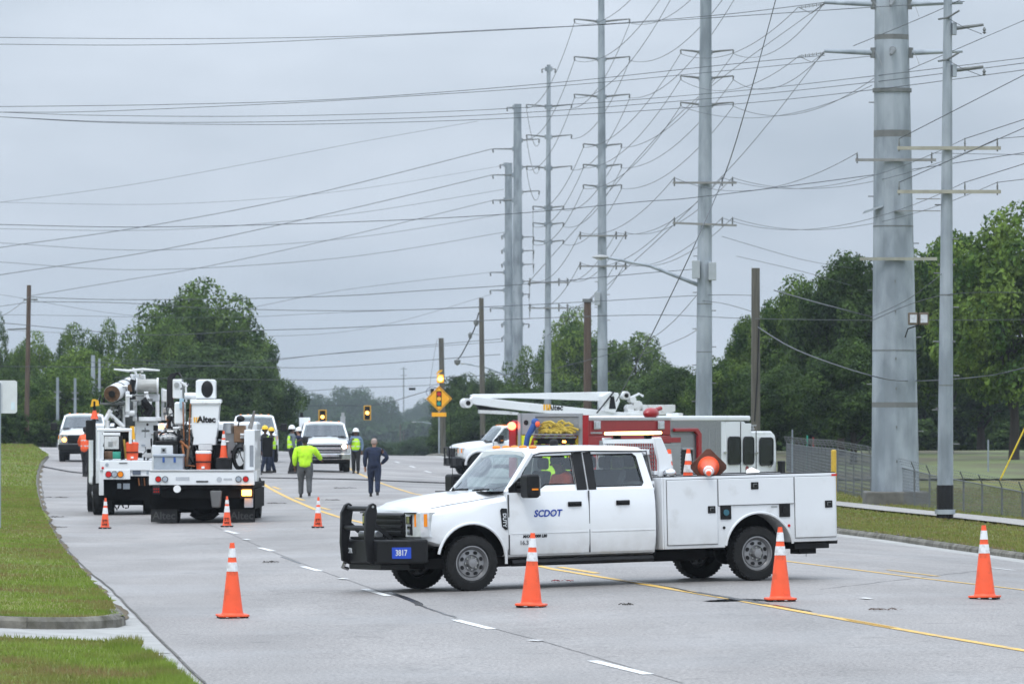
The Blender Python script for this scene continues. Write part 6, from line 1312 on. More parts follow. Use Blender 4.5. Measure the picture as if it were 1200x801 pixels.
# rear face, x = 0 : y from +1.25 (photo column 600) to -1.25 (column 690)
def ry(px): return 1.25 - (px - 600) / 90 * 2.5
def rb(p0, p1, q0, q1, name, m_, x0=-.03, x1=.01, par=FE, bevel=.006): return MB().box(x0, x1, min(ry(p0), ry(p1)), max(ry(p0), ry(p1)), ez(q1), ez(q0)).build(name, m_, par, bevel=bevel)
rb(612, 629, 484, 509, 'rear_panel', SHUT); rb(609.5, 613, 484, 562, 'rear_post', STEEL, -.07); rb(679, 683.5, 484, 560, 'rear_corner', STEEL, -.035); rb(683.5, 690, 486, 560, 'rear_corner_panel', RED, -.03); MB().cyl((-.035, ry(618.5), ez(495)), (-.045, ry(618.5), ez(495)), .07, n=14).build('round_socket', BLACK, FE)
rb(600, 608, 495, 560, 'rear_red_panel', RED, -.10, .0); q = MB().sphere((-.14, ry(604.5), ez(499)), (.09, .13, .11)).build('lit_beacon', REDON, FE)
rb(629, 679, 484, 488, 'hose_bed_header', SHUT); MB().box(-.0, .02, ry(679), ry(629), ez(508), ez(486)).build('hose_bed_back', mat('bed_grey', (.25, .26, .27), .6), FE)
rr_ = random.Random(5)
for i in range(30):
    y0 = ry(641 + rr_.random() * 30); z0 = ez(507 - 12 * rr_.random() ** 1.3 * (.4 + .6 * (i % 5) / 4)); l = .10 + .25 * rr_.random(); m = MB()
    m.tube([(-.10 - .1 * rr_.random(), y0 - l, z0 - .03), (-.16, y0 - l * .3, z0 + .05), (-.15, y0 + l * .5, z0 + .02), (-.08, y0 + l, z0 - .04)], .034, 7); m.build('hose', HOSE, FE)
MB().box(-.3, 0, ry(679), ry(630), ez(509.5), ez(508.2)).build('tailboard_ledge', STEEL, FE)
# chevrons
cp = rb(608, 680, 510, 562, 'chevron_panel', YELS, -.02, .005)
for i in range(-1, 12):
    m = MB(); a = 1.25 - i * .26; pts = []
    for yy, zz in ((a, ez(562)), (a - .13, ez(562)), (a - .13 - .75, ez(510)), (a - .75, ez(510))): pts.append((yy, zz))
    zz0, zz1 = ez(561), ez(511)
    def cl(p, lo=ry(679), hi=ry(609)): return (max(lo, min(hi, p[0])), p[1])
    m.prism([cl(p) for p in pts], -.026, -.021, 'x'); m.build('chevron_stripe', RED, FE)
rb(630, 675, 513.5, 520, 'rear_locker_handle', BLACK, -.05, -.022); rb(627, 677, 511, 513, 'rear_rail', STEEL, -.06, -.02); rb(628, 676, 521, 523.5, 'rear_rail', STEEL, -.06, -.02)
for px in (628, 661): rb(px, px + 4, 516, 518.5, 'rear_amber_lamp', AMBON if px > 650 else YELS, -.06, -.045)
m = MB(); a = Vector((-.2, ry(633), ez(496))); b = Vector((-.32, ry(627), ez(512))); d = Vector((-.25, ry(622.5), ez(530))); m.tube([a, b, d], [.09, .075, .07], 10); m.sphere(a + Vector((0, 0, .04)), (.10, .11, .10)); m.build('blue_strap', BLUEC, FE)
MB().sphere(a + Vector((-.06, -.12, -.02)), (.06, .07, .08)).build('orange_strap_end', HIVO, FE)
# ------------------------------------------------------------------ utility trucks seen from behind
def utility_truck(cx, py, hdg, label, sfull):
    c = P(cx, py); t = empty('utility_truck', (c.x, c.y, c.z), 0, label, 'utility truck'); t.rotation_euler.z = R(90 + hdg)  # local +x = driving direction (away)
    return t, F / c.y
def stack(t, s, cx, zx0, zy0, zsc, gy):   # returns function photo px -> local (y, z) on the rear face ( +x forward )
    pass
class Rear:
    def __init__(self, t, cx, s, gy): self.t, self.cx, self.s, self.gy = t, cx, s, gy
    def y(self, px): return -(px - self.cx) / self.s
    def z(self, py): return (self.gy - py) / self.s
    def box(self, p0, p1, q0, q1, x0, x1, name, m_, bevel=.012, par=None, taper=0): 
        return MB().box(x0, x1, min(self.y(p0), self.y(p1)), max(self.y(p0), self.y(p1)), self.z(q1), self.z(q0), taper=taper).build(name, m_, par or self.t, bevel=bevel)
    def cylx(self, px, py, r, x0, x1, name, m_, n=16, par=None, bevel=0): return MB().cyl((x0, self.y(px), self.z(py)), (x1, self.y(px), self.z(py)), r / self.s, n=n).build(name, m_, par or self.t, bevel=bevel)
    def cyly(self, p0, p1, py, r, x, name, m_, n=18): return MB().cyl((x, self.y(p0), self.z(py)), (x, self.y(p1), self.z(py)), r / self.s, n=n).build(name, m_, self.t)
    def cylz(self, px, q0, q1, r, x, name, m_, r1=None, n=14): return MB().cyl((x, self.y(px), self.z(q1)), (x, self.y(px), self.z(q0)), r / self.s, (r1 or r) / self.s, n=n).build(name, m_, self.t)
    def tube(self, pts, r, name, m_, n=7, par=None): return MB().tube([(x, self.y(a), self.z(b)) for a, b, x in pts], r / self.s if not isinstance(r, (list, tuple)) else [q / self.s for q in r], n).build(name, m_, par or self.t)
# -- bucket truck (right)
U2, s2 = utility_truck(236, 613, 0, 'bucket truck seen from behind with white Altec bucket and loaded tail shelf', 1)
r2 = Rear(U2, 236, s2, 612.5); r2.s = 50.8 * s2 / s2; r2.s = s2
r2.box(174.5, 298, 551, 567.5, 0, .25, 'tail_shelf', WHITE, .015); r2.box(175, 297.5, 549.5, 552, -.02, .4, 'shelf_lip', STEEL); r2.box(176, 297, 566, 572, .05, 6, 'frame_floor', UNDER)
for px, q, m_ in ((185.5, 560.5, REDL), (193.5, 560.5, GREYBOX), (279.5, 560.5, GREYBOX), (288, 560.5, REDL)): lp = r2.cylx(px, q, 3.6, -.03, .01, 'tail_lamp', BLACK); r2.cylx(px, q, 2.9, -.045, -.028, 'lamp_lens', m_, par=lp)
r2.box(206, 222, 558, 562, -.008, .0, 'decal', mat('decal_grey', (.45, .47, .5), .6), 0); r2.cylx(257, 561, 3.2, -.01, 0, 'round_decal', MATS['decal_grey']); r2.box(262, 272, 559.5, 562, -.008, 0, 'decal', MATS['decal_grey'], 0); r2.box(230, 244, 562.5, 564, -.02, 0, 'step_slot', BLACK, 0)
r2.box(174.5, 297.5, 573, 596, .5, 5.5, 'chassis_mass', UNDER, 0); r2.box(188, 290, 570, 583, .15, .6, 'rear_crossmember', UNDER); r2.box(179, 187, 568, 578, -.05, .12, 'lamp_bracket', BLACKM)
for i in range(3):
    for j in range(2): r2.cylx(181 + 2.5 * i, 572 + 3.2 * j, .8, -.07, -.05, 'small_marker', REDL, n=8)
r2.cylx(207.5, 572, 4.4, .0, .06, 'white_disc', HELW); r2.box(283.5, 294.5, 573, 580, -.06, .1, 'amber_lamp', AMBON, .01); r2.box(281, 297, 570, 583, .1, .2, 'lamp_plate', BLACKM); r2.box(286, 296, 583, 594, .1, .3, 'grey_flap', GREYBOX)
r2.box(246, 260, 574, 594, .0, .3, 'hanging_bucket', mat('dull_bucket', (.14, .14, .14), .7), .03, taper=.3); r2.tube([(248, 575, .15), (253, 569, .15), (259, 575, .15)], .6, 'bucket_handle', BLACK)
r2.tube([(222, 600, .9), (228, 604, .9), (236, 605.5, .9), (246, 604, .9), (252, 599, .9)], 4.5, 'spare_line', UNDER); r2.cyly(205, 268, 596, 5, 1.3, 'rear_axle', UNDER); MB().sphere((1.3, 0, r2.z(594)), (.3, .28, .26)).build('differential', UNDER, U2)
for a, b in ((175, 206), (267, 297.5)):
    fl_ = r2.box(a, b, 595, 611.5, .55, .565, 'mudflap', mat('mudflap_rubber', (.022, .022, .022), .85, var=.3), .003); text('Altec', .25, mat('flap_lettering', (.075, .075, .075), .8), U2, (.545, r2.y((a + b) / 2), r2.z(604)), (R(90), 0, R(-90)), name='flap_lettering', bold=.004)
for q in (1, -1):
    for k in (0, 1): wheel(U2, (1.25, q * (1.0 - .3 * k), .5), .5, .26, side=q, rimr=.28, plain=True)
    wheel(U2, (5.6, q * 1.0, .5), .5, .28, side=q, rimr=.28, plain=True)
# side bins and bed contents
r2.box(285.5, 298, 503, 551, .25, 3.2, 'right_bin', WHITE, .02); r2.box(285, 286.5, 520, 550, .2, .26, 'bin_post', STEEL); r2.box(292, 296.5, 521, 546, .24, .251, 'bin_label', mat('label_grey', (.25, .27, .3), .6), 0)
r2.box(175, 200, 521, 551, .9, 3.5, 'left_cabinet', BODYW, .02); r2.box(186, 192, 524, 530, .885, .9, 'cabinet_latch', STEEL, .004); r2.box(187.6, 190.4, 525.6, 528.4, .87, .885, 'latch_key', BLACK, 0)
tt_ = r2.box(179.5, 214, 533, 551, .15, .75, 'grey_tote', GREYBOX, .03); [r2.box(p_, p_ + 2.5, 535, 541, .13, .15, 'tote_clip', BLUEC, .004, par=tt_) for p_ in (190, 203)]; r2.box(178.5, 215, 531.5, 534.5, .12, .78, 'tote_lid', GREYBOX, .02, par=tt_)
r2.tube([(193 + 10 * math.cos(a), 510 - 4.5 * math.sin(a), 1.3) for a in np.linspace(0, PI, 12)], 1.2, 'hose_reel_hoop', BLACK); r2.cyly(180, 206, 512, 4.5, 1.4, 'hose_reel', STEEL); r2.cyly(178, 181, 512, 8, 1.4, 'reel_flange', BLACK); r2.cyly(204, 207, 512, 8, 1.4, 'reel_flange', BLACK)
for i in range(4): r2.cyly(183 + i * 5.5, 186 + i * 5.5, 512, 5.3, 1.4, 'reel_winding', WHITE2)
r2.box(179, 206, 516, 521, .9, 1.8, 'reel_base', BLACK)
def cooler(r, p0, p1, q0, q1, x, label):
    px = (p0 + p1) / 2; h = (q1 - q0) / r.s; w = (p1 - p0) / r.s / 2; wpos = r.t.matrix_basis @ Vector((x, r.y(px), r.z(q1))); t = empty('drink_cooler', wpos, r.t.rotation_euler.z, label, 'drink cooler', 'orange drink coolers')
    m = MB(); m.lathe([(w * .84, 0), (w * .9, .02), (w, h * .78), (w, h * .84)], 20); m.build('barrel', ORANGEC, t); m = MB(); m.lathe([(w * 1.04, h * .84), (w * 1.05, h * .93), (w * .9, h * .985), (0, h)], 20); m.build('lid', ORANGEC if 'left' in label else HELW, t)
    m = MB(); m.box(-w * 1.05, w * 1.05, -w * .96, w * .96, h * .40, h * .46); m.build('strap', BLACK, t); MB().box(-w - .04, -w + .02, -.035, .035, h * .1, h * .2).build('tap', HELW, t); return t
cooler(r2, 228, 246.5, 527, 550.5, .45, 'orange drink cooler on the tail shelf of the bucket truck, right of two coolers')
r2.box(236 - 6, 246, 519, 527, .9, 1.2, 'white_bracket', WHITE2); r2.box(252, 270, 536, 551, .35, .9, 'black_crate', BLACK, .02)
pos = U2.matrix_basis @ Vector((.6, r2.y(260.5), r2.z(537))); cn = cone(pos, 33 / s2, 'small cone standing on a black crate on the bucket truck', small=True)
for i in range(7): m = MB(); rr2 = 7.5 + .35 * i; m.tube([(.5 + .06 * i, r2.y(280.5 + rr2 * .95 * math.cos(a) + (i % 3 - 1) * .7), r2.z(535 - rr2 * 1.85 * math.sin(a) * .85)) for a in np.linspace(0, 2 * PI, 26)[:-1]], .028, 6, closed=True); m.build('cable_coil', BLACK, U2)
r2.box(271, 284, 498, 518, 1.2, 1.9, 'brown_crate', CARD, .02); r2.cylz(264.5, 495, 507, 7, 1.4, 'steel_pot', STEEL, 6.4); r2.box(257, 272, 506, 537, 1.6, 2.4, 'steel_panel', STEEL)
r2.tube([(290, 502, 1.2), (293, 492, 1.2), (295.5, 481, 1.1)], [2.8, 2.4, 1.2], 'grey_horn', mat('weathered_leather', (.22, .21, .2), .85, var=.3)); r2.tube([(276, 499, 1.2), (278, 490, 1.2)], .8, 'lamp_stalk', BLACK); MB().sphere((1.2, r2.y(279), r2.z(490)), (.12, .1, .08)).build('spot_lamp', BLACK, U2)
# the bucket
m = MB(); Y, Z_ = r2.y, r2.z
prof = [(220, 257, 466.5), (220, 256.5, 470), (221.5, 254.5, 470.6), (222.5, 252.5, 505), (224, 250, 511), (225, 251, 511.5), (225, 250.5, 521)]
rings_ = []
for a, b, q in [(220, 256.5, 467), (220, 257, 471), (222, 255, 471.5), (221.6, 252.8, 499), (223.5, 251.5, 511), (224.5, 250.5, 512), (223, 250.5, 521)]:
    w = .62; rings_.append([(.9, Y(a), Z_(q)), (.9, Y(b), Z_(q)), (.9 + w, Y(b), Z_(q)), (.9 + w, Y(a), Z_(q))])
bk = MB().loft(rings_).build('bucket', WHITE, U2, bevel=.025); m = MB(); [m.box(.885, .9, Y(p + 1.6), Y(p), Z_(494), Z_(488)) for p in (224.5, 227, 229.5)]; m.build('logo_mark', SIGF, U2)
text('Altec', .20, BLACK, U2, (.885, Y(239.5), Z_(491)), (R(90), 0, R(-90)), name='bucket_lettering', bold=.008)
MB().tube([(.88, Y(220.5), Z_(471.5)), (.88, Y(256.5), Z_(471.5))], .03, 5).build('bucket_rim', WHITE2, U2)
m = MB(); m.prism([(Y(226), Z_(466)), (Y(226), Z_(445)), (Y(230), Z_(443.5)), (Y(247.5), Z_(443.5)), (Y(249.5), Z_(446)), (Y(249.5), Z_(466))], 1.2, 1.7, 'x'); m.build('bucket_yoke', WHITE, U2, bevel=.02)
m = MB(); m.sphere((1.2, Y(239.5), Z_(455)), (.06, .14, .20)); m.build('yoke_opening', BLACK, U2)
r2.cyly(212, 226, 463, 4, 1.5, 'cross_shaft', WHITE)
m = MB(); m.loft([[(2.0 + dx * .9, Y(a + dy * 3.6), Z_(b + dz)) for dx, dy, dz in ((-.3, -1, 0), (-.3, 1, 0), (.3, 1, 0), (.3, -1, 0))] for a, b in ((193.5, 477), (193.5, 455), (194.5, 441), (198, 436.5))] + [[(2.0 + dx * .9, Y(a), Z_(b)) for dx, a, b in ((-.3, 204, 434.5), (-.3, 208, 441.5), (.3, 208, 441.5), (.3, 204, 434.5))]]); m.build('padded_jib', BLKC, U2, bevel=.03)
r2.box(197, 208.5, 443, 466, 1.7, 2.2, 'jib_head', WHITE, .03); r2.cylx(202, 450, 3.2, 1.66, 1.72, 'sheave', STEEL)
for (a, b, e, f_, m_, w) in ((207, 446, 215, 452, WHITE2, 1.8), (207, 455, 217, 449, GALVD, 1.2), (209, 444, 211, 468, GALVD, 1), (213, 447, 214, 470, WHITE2, 1.3)): r2.tube([(a, b, 1.5), (e, f_, 1.5)], w, 'head_linkage', m_)
r2.box(200.5, 212, 470, 497, 1.2, 2.0, 'turret_head', WHITE, .05); r2.cyly(200, 213, 489, 5, 1.5, 'turret_winch', WHITE2); r2.box(207, 212, 466, 478, 1.1, 1.2, 'blue_label_plate', mat('pale_blue', (.35, .5, .6), .5), .005)
r2.box(206, 218, 497, 551, 1.8, 2.7, 'turret_column', GALVD, .04); r2.box(200, 262, 505, 551, 2.8, 3.4, 'shadow_backdrop', UNDER, .02); r2.box(247, 262, 520, 537, 1.5, 2.0, 'black_toolbox', BLACK, .02); r2.tube([(211.5, 470, 1.0), (212, 500, 1.0), (214, 525, .95)], .8, 'red_hose', TAN); r2.tube([(220.5, 472, .86), (219.5, 505, .86), (219, 530, .86)], .8, 'red_hose', TAN)  # near-black box added behind the load, shade put into its colour
for (a, b, e, f_, m_, w) in ((209, 516, 219, 525, TAN, 1.6), (211, 520, 216, 546, TAN, 1.5), (219, 522, 216, 545, CARD, 1.6), (216, 545, 226, 546, TAN, 1), (213, 545, 209, 551, CARD, 1.2), (215, 500, 214, 548, BLACK, 1.2)): r2.tube([(a, b, .8), (e, f_, .8)], w, 'climbing_strap', m_)
r2.box(186, 197, 478, 500, 3.2, 4.2, 'mid_column', GALVD, .02); r2.tube([(191, 473, 3), (191, 500, 3)], 2, 'post', WHITE2); r2.box(181, 187.5, 455, 470, 3.0, 3.4, 'knuckle', WHITE2, .03); r2.tube([(189, 462, 3), (190, 500, 3)], 1.2, 'post', WHITE2)
r2.cylz(193, 487, 505, 2.6, 1.6, 'black_valve', BLACK); r2.box(187, 189, 500, 521, 1.5, 1.6, 'post', STEEL); MB().sphere((1.6, r2.y(194), r2.z(490)), .08).build('valve_knob', BLACK, U2)
lt = r2.box(181.5, 187, 496, 502, 1.5, 1.7, 'lit_work_lamp', AMBON, .02)
# cab of the bucket truck seen past the load
m = MB(); m.box(4.3, 6.3, -1.1, 1.1, .7, 2.35); m.build('cab', WHITE, U2, bevel=.08); MB().box(6.2, 7.6, -1.0, 1.0, .7, 1.6).build('bonnet', WHITE, U2, bevel=.1); MB().box(4.285, 4.3, -.8, .8, 1.65, 2.15).build('rear_window', GLASSD, U2)
for q in (1, -1): mm_ = MB(); mm_.box(5.5, 5.62, q * 1.30 - .12, q * 1.30 + .12, 1.5, 1.98); mm_.beam((5.55, q * 1.05, 1.9), (5.55, q * 1.28, 1.9), .04); mm_.build('mirror', BLACK, U2, bevel=.03)
r2.box(165.5, 176, 505, 529, 4.4, 4.55, 'mirror', BLACK, .05); r2.tube([(176, 508, 4.5), (186, 508, 4.5)], .8, 'mirror_arm', BLACK)
# -- digger derrick (left)
U1, s1 = utility_truck(150, 603.5, 3, 'digger truck seen from behind with a big horizontal boom and winch drum', 1); r1 = Rear(U1, 142, s1, 603.5)
q1 = lambda zx: 90 + zx / 4.45; p1 = lambda zy: 425 + zy / 4.45
r1.box(109, 170, p1(510), p1(560), 0, 5, 'tail_bed', WHITE, .015); r1.box(170.5, 177, 515, 598, 1.0, 4.5, 'shadow_gap_block', UNDER, .03); r1.box(113, q1(243), p1(556), p1(607), -.02, .2, 'lamp_board', WHITE, .01); r1.box(q1(243), 170, p1(550), p1(590), .05, .3, 'tail_board', WHITE, .01)  # dark block added beside the bed stands for cab shadow between the trucks
for zx, m_ in ((130, REDL), (161, GREYBOX), (192, AMBER)): lp = r1.cylx(q1(zx), p1(580), 3.8, -.05, -.01, 'tail_lamp', BLACK); r1.cylx(q1(zx), p1(580), 3.2, -.065, -.048, 'lamp_lens', m_, par=lp)
r1.box(q1(255), q1(297), p1(557), p1(582), .02, .05, 'number_plate', mat('plate_dark', (.09, .11, .15), .5), .004); r1.box(q1(328), q1(346), p1(560), p1(580), .03, .05, 'latch_plate', GREYBOX, .004)
r1.cylx(q1(100), p1(547), 1.5, -.02, .01, 'marker', REDL); r1.cylx(q1(122), p1(530), 2, -.02, .01, 'round_cap', GREYBOX); r1.tube([(q1(185), p1(522), -.01), (q1(228), p1(522), -.01)], .5, 'bed_decal', BLACK)
r1.box(112, 176, 560, 586, .5, 5, 'chassis_mass', UNDER, 0); r1.box(122, 176, 586, 592, 1.6, 3.5, 'gear_mass', UNDER, .03); r1.box(113, 123, 586, 600, 1.0, 1.02, 'mudflap', BLACK, .004); r1.box(q1(175), q1(195), p1(628), p1(655), .2, .3, 'white_tag', GREYBOX, .005); r1.box(q1(205), q1(240), p1(628), p1(658), .2, .3, 'white_tag', GREYBOX, .005)
for i in range(6): r1.tube([(q1(285 + i * 15), p1(600), .2), (q1(290 + i * 14), p1(640), .2)], .8, 'air_hose', BLACK if i % 2 else TAN)
MB().sphere((1.4, r1.y(q1(318)), r1.z(p1(690))), (.35, .5, .28)).build('differential', UNDER, U1); r1.cyly(115, 176, 588, 4.5, 1.4, 'rear_axle', UNDER)
# left flank box and steps
r1.box(101.5, 111, p1(505), p1(700), .9, 5.5, 'left_side_box', BODYW, .02); r1.box(108, 113.5, p1(560), p1(690), .05, .9, 'corner_post', BODYW, .01); r1.box(99.5, 102, p1(640), p1(690), 1, 1.5, 'step', BLACK)
for k in (0, 1): wheel(U1, (1.3, r1.y(106 + 13 * k), .5), .5, .26, side=1, rimr=.28, plain=True); wheel(U1, (1.3, r1.y(178 - 13 * k), .5), .5, .26, side=-1, rimr=.28, plain=True)
for q in (1, -1): wheel(U1, (5.5, q * 1.0 - (r1.y(142) - 0) , .5), .5, .28, side=q, rimr=.28, plain=True)
for q in (1,): wheel(U1, (2.7, r1.y(104), .5), .5, .26, side=1, rimr=.28, plain=True)
# goalpost frame
for a, b, e, f_ in ((107.5, p1(345), 107.5, p1(510)), (q1(243), p1(345), q1(243), p1(420)), (106, p1(349), q1(250), p1(349)), (q1(100), p1(372), q1(190), p1(372))): r1.tube([(a, b, .1), (e, f_, .1)], 1.9 if f_ != b or b > p1(360) else 2.2, 'tail_frame', WHITE)
fr_ = r1.box(q1(105), q1(180), p1(385), p1(450), .9, 1.2, 'tool_panel', WHITE2, .01); r1.box(q1(125), q1(148), p1(410), p1(435), .88, .9, 'panel_latch', STEEL, .004, par=fr_)
r1.cyly(q1(105), q1(150), p1(482), 5, .5, 'black_reel', RUSTB); r1.cyly(q1(150), q1(195), p1(482), 4.3, .5, 'green_hose_reel', GREEN); r1.cyly(q1(103), q1(107), p1(482), 6.3, .5, 'reel_flange', BLACK); r1.cyly(q1(192), q1(197), p1(478), 6.6, .5, 'reel_flange', BLACK); r1.tube([(q1(192), p1(380), .5), (q1(205), p1(505), .5)], 2, 'black_post', BLACK); r1.tube([(q1(205), p1(400), .6), (q1(215), p1(500), .6)], 2, 'yellow_hose', HOSE); r1.tube([(q1(250), p1(330), .8), (q1(256), p1(400), .8)], 2.6, 'yellow_strap', SIGF)
cooler(r1, q1(220), q1(285), p1(412), p1(507), .35, 'orange drink cooler on the bed of the digger truck, left of two coolers')
r1.box(112, 146, 500, 536, 2.1, 2.6, 'shadow_backdrop', UNDER, .02); r1.box(128, 150, 470, 500, 3.2, 3.6, 'boom_rest_shadow_plate', GALVD, .02)  # dark box and plate added behind the frame, gap shade painted in
# pedestal, deck and boom
r1.box(q1(262), q1(382), p1(300), p1(500), 2.0, 3.2, 'pedestal', WHITE, .05, taper=-.0); r1.box(q1(250), q1(400), p1(282), p1(304), 1.7, 3.4, 'pedestal_deck', WHITE2, .02); r1.box(q1(285), q1(372), p1(290), p1(303), 1.68, 1.7, 'deck_plate', WHITE, .005); r1.cylx(q1(328), p1(322), 1.4, 1.98, 2.0, 'plug', BLACK)
r1.box(q1(295), q1(315), p1(428), p1(434), 1.97, 2.0, 'small_decal', GREYBOX, 0)
m = MB(); a = Vector((1.0, r1.y(q1(145)), r1.z(p1(160)))); b = Vector((3.8, r1.y(q1(262)), r1.z(p1(95)))); m.cyl(a, b, 10 / s1, 9.0 / s1, 20); m.build('boom_tube', WHITE2, U1)
m = MB(); d = (b - a).normalized(); m.cyl(a - d * .03, a + d * .03, 9.6 / s1, n=20); m.build('auger_end', RUSTB, U1); m = MB(); m.cyl(a - d * .06, a - d * .02, 4 / s1, n=12); m.build('auger_hub', BLACK, U1)
for k in (.25, .5, .75): c_ = a.lerp(b, k); MB().cyl(c_ - d * .03, c_ + d * .03, 10.4 / s1, n=20).build('boom_band', GALVD, U1)
r1.cyly(q1(272), q1(378), p1(118), 8.2, 2.2, 'winch_drum', ROPE); r1.cyly(q1(268), q1(274), p1(118), 9.8, 2.2, 'drum_flange', WHITE2); r1.cyly(q1(376), q1(386), p1(118), 9.8, 2.2, 'drum_flange', WHITE2)
r1.tube([(q1(255), p1(85), 1.6), (q1(245), p1(130), 1.6), (q1(252), p1(190), 1.6)], 3.8, 'black_sheath', BLACK); r1.tube([(q1(232), p1(112), 1.5), (q1(238), p1(150), 1.5)], 2.6, 'rust_bracket', RUSTB)
r1.box(q1(212), q1(236), p1(145), p1(260), 1.4, 1.7, 'white_cylinder', WHITE, .04); r1.cyly(q1(214), q1(262), p1(262), 3.4, 1.5, 'white_hydraulic', WHITE2); r1.tube([(q1(300), p1(190), 1.9), (q1(340), p1(240), 1.9), (q1(320), p1(275), 1.9)], 6, 'dark_gearbox', BLACK); r1.box(q1(238), q1(390), p1(160), p1(200), 2.3, 3, 'boom_saddle', WHITE2, .03); r1.tube([(q1(320), p1(165), 1.9), (q1(330), p1(195), 1.9)], 3, 'hose_fitting', WHITE2)
for zx in (262, 380): r1.tube([(q1(zx), p1(200), 2.0), (q1(zx), p1(285), 2.0)], 2.4, 'saddle_post', WHITE2)
r1.tube([(q1(150), p1(30), 2.2), (q1(230), p1(38), 2.2), (q1(300), p1(30), 2.2), (q1(392), p1(36), 2.2)], [1.0, 1.7, 1.7, 1.0], 'top_wing', WHITE2)
for zx, zy in ((240, 55), (262, 40), (285, 52), (305, 60), (270, 72), (250, 22), (292, 25)): r1.tube([(q1(zx), p1(zy), 2.2), (q1(zx + 8), p1(zy + 22), 2.2)], 1.5, 'top_linkage', WHITE2)
r1.tube([(q1(255), p1(15), 2.2), (q1(236), p1(45), 2.2), (q1(240), p1(75), 2.2)], .9, 'top_hose', BLACK); r1.box(q1(236), q1(316), p1(56), p1(80), 2.3, 2.8, 'head_block', WHITE, .03)
r1.tube([(q1(138), p1(245), 1.3), (q1(108), p1(300), 1.3)], 3, 'outrigger_leg', WHITE); r1.tube([(q1(118), p1(255), 1.3), (q1(205), p1(335), 1.3)], 2.6, 'diagonal_brace', WHITE2); r1.tube([(q1(118), p1(300), 1.3), (q1(118), p1(345), 1.3)], 2.8, 'brace_foot', WHITE2)
r1.box(q1(80), q1(212), p1(208), p1(218), 1.5, 2.8, 'dark_beam', GALVD, .01); r1.box(q1(150), q1(200), p1(235), p1(335), 2.6, 3.0, 'shaded_panel', GALVD, .01); r1.tube([(q1(205), p1(215), 1.6), (q1(205), p1(340), 1.6)], 1.6, 'post', WHITE2)
for zx in (70, 95): r1.tube([(q1(zx), p1(215), 1.8), (q1(zx + 12), p1(170), 1.8), (q1(zx + 30), p1(200), 1.8)], 1.4, 'black_hose', BLACK)
for k, zx in enumerate((408, 432)): r1.tube([(q1(zx), p1(130 + 40 * k), 2.6), (q1(zx), p1(300), 2.6)], 2.0, 'control_post', WHITE2)
r1.box(q1(400), q1(445), p1(180), p1(200), 2.4, 2.8, 'control_head', WHITE2, .02); r1.box(q1(412), q1(440), p1(225), p1(270), 2.5, 2.7, 'control_plate', GALVD, .01)
MB().box(5.0, 6.6, -1.1 + 0, 1.1, .7, 2.3).build('cab', WHITE, U1, bevel=.08, loc=(0, r1.y(142), 0))
mm_ = MB(); mm_.box(4.6, 4.75, -.12, .12, -.30, .22); mm_.build('mirror', BLACK, U1, bevel=.03, loc=(0, r1.y(q1(15)), r1.z(p1(345)))); r1.tube([(q1(22), p1(300), 4.6), (q1(60), p1(300), 4.6)], .8, 'mirror_arm', BLACK)
# flag staff with cone lamp and orange vests hanging at its left side
fs = U1.matrix_basis @ Vector((.9, r1.y(q1(53)), 0)); t = empty('flag_staff', fs, 0, 'black staff on the left of the digger truck with orange warning cone and flag', 'flag'); zz = lambda zy: r1.z(p1(zy))
MB().cyl((0, 0, zz(640)), (0, 0, zz(200)), .035, n=8).build('staff', BLACK, t); MB().cyl((0, 0, zz(292)), (0, 0, zz(248)), .10, .045, n=14).build('cone_topper', ORANGE, t); MB().prism([(-.10, zz(228)), (.12, zz(222)), (.10, zz(195)), (0, zz(188)), (-.06, zz(190))], -.02, .02).build('yellow_flag', SIGF, t)
# worker in orange standing by its left flank is added with the people

# small gear filling the gaps on both trucks
def gear(r, boxes, seed, n, xr):
    q = random.Random(seed)
    for i in range(n):
        b = boxes[i % len(boxes)]; px = q.uniform(b[0], b[1]); py = q.uniform(b[2], b[3]); x = q.uniform(*xr); k = q.random(); m_ = q.choice([BLACK, BLACK, GALVD, STEEL, WHITE2, UNDER])
        if k < .4: r.tube([(px, py, x), (px + q.uniform(-5, 5), py + q.uniform(3, 9), x + .1), (px + q.uniform(-6, 6), py + q.uniform(8, 16), x)], q.uniform(.5, 1.1), 'hydraulic_hose', BLACK if q.random() < .7 else m_, n=6)
        elif k < .75: w = q.uniform(1.2, 3.2); h = q.uniform(1.2, 4); r.box(px - w, px + w, py - h, py + h, x, x + .25, 'valve_block', m_, .01)
        else: w = q.uniform(2, 5); r.cyly(px - w, px + w, py, q.uniform(.8, 1.8), x, 'hydraulic_ram', q.choice([WHITE2, STEEL, GALVD]), n=10)
gear(r2, [(186, 222, 468, 500), (188, 222, 498, 520), (252, 284, 508, 530), (205, 222, 500, 545), (178, 292, 568, 592)], 4, 95, (1.0, 2.4))
gear(r1, [(128, 172, 448, 488), (112, 140, 495, 530), (160, 174, 500, 530), (122, 174, 562, 590), (120, 135, 470, 495)], 9, 90, (1.2, 2.6))
gear(r1, [(150, 174, 530, 536), (118, 148, 530, 538)], 3, 10, (.4, 1.0))
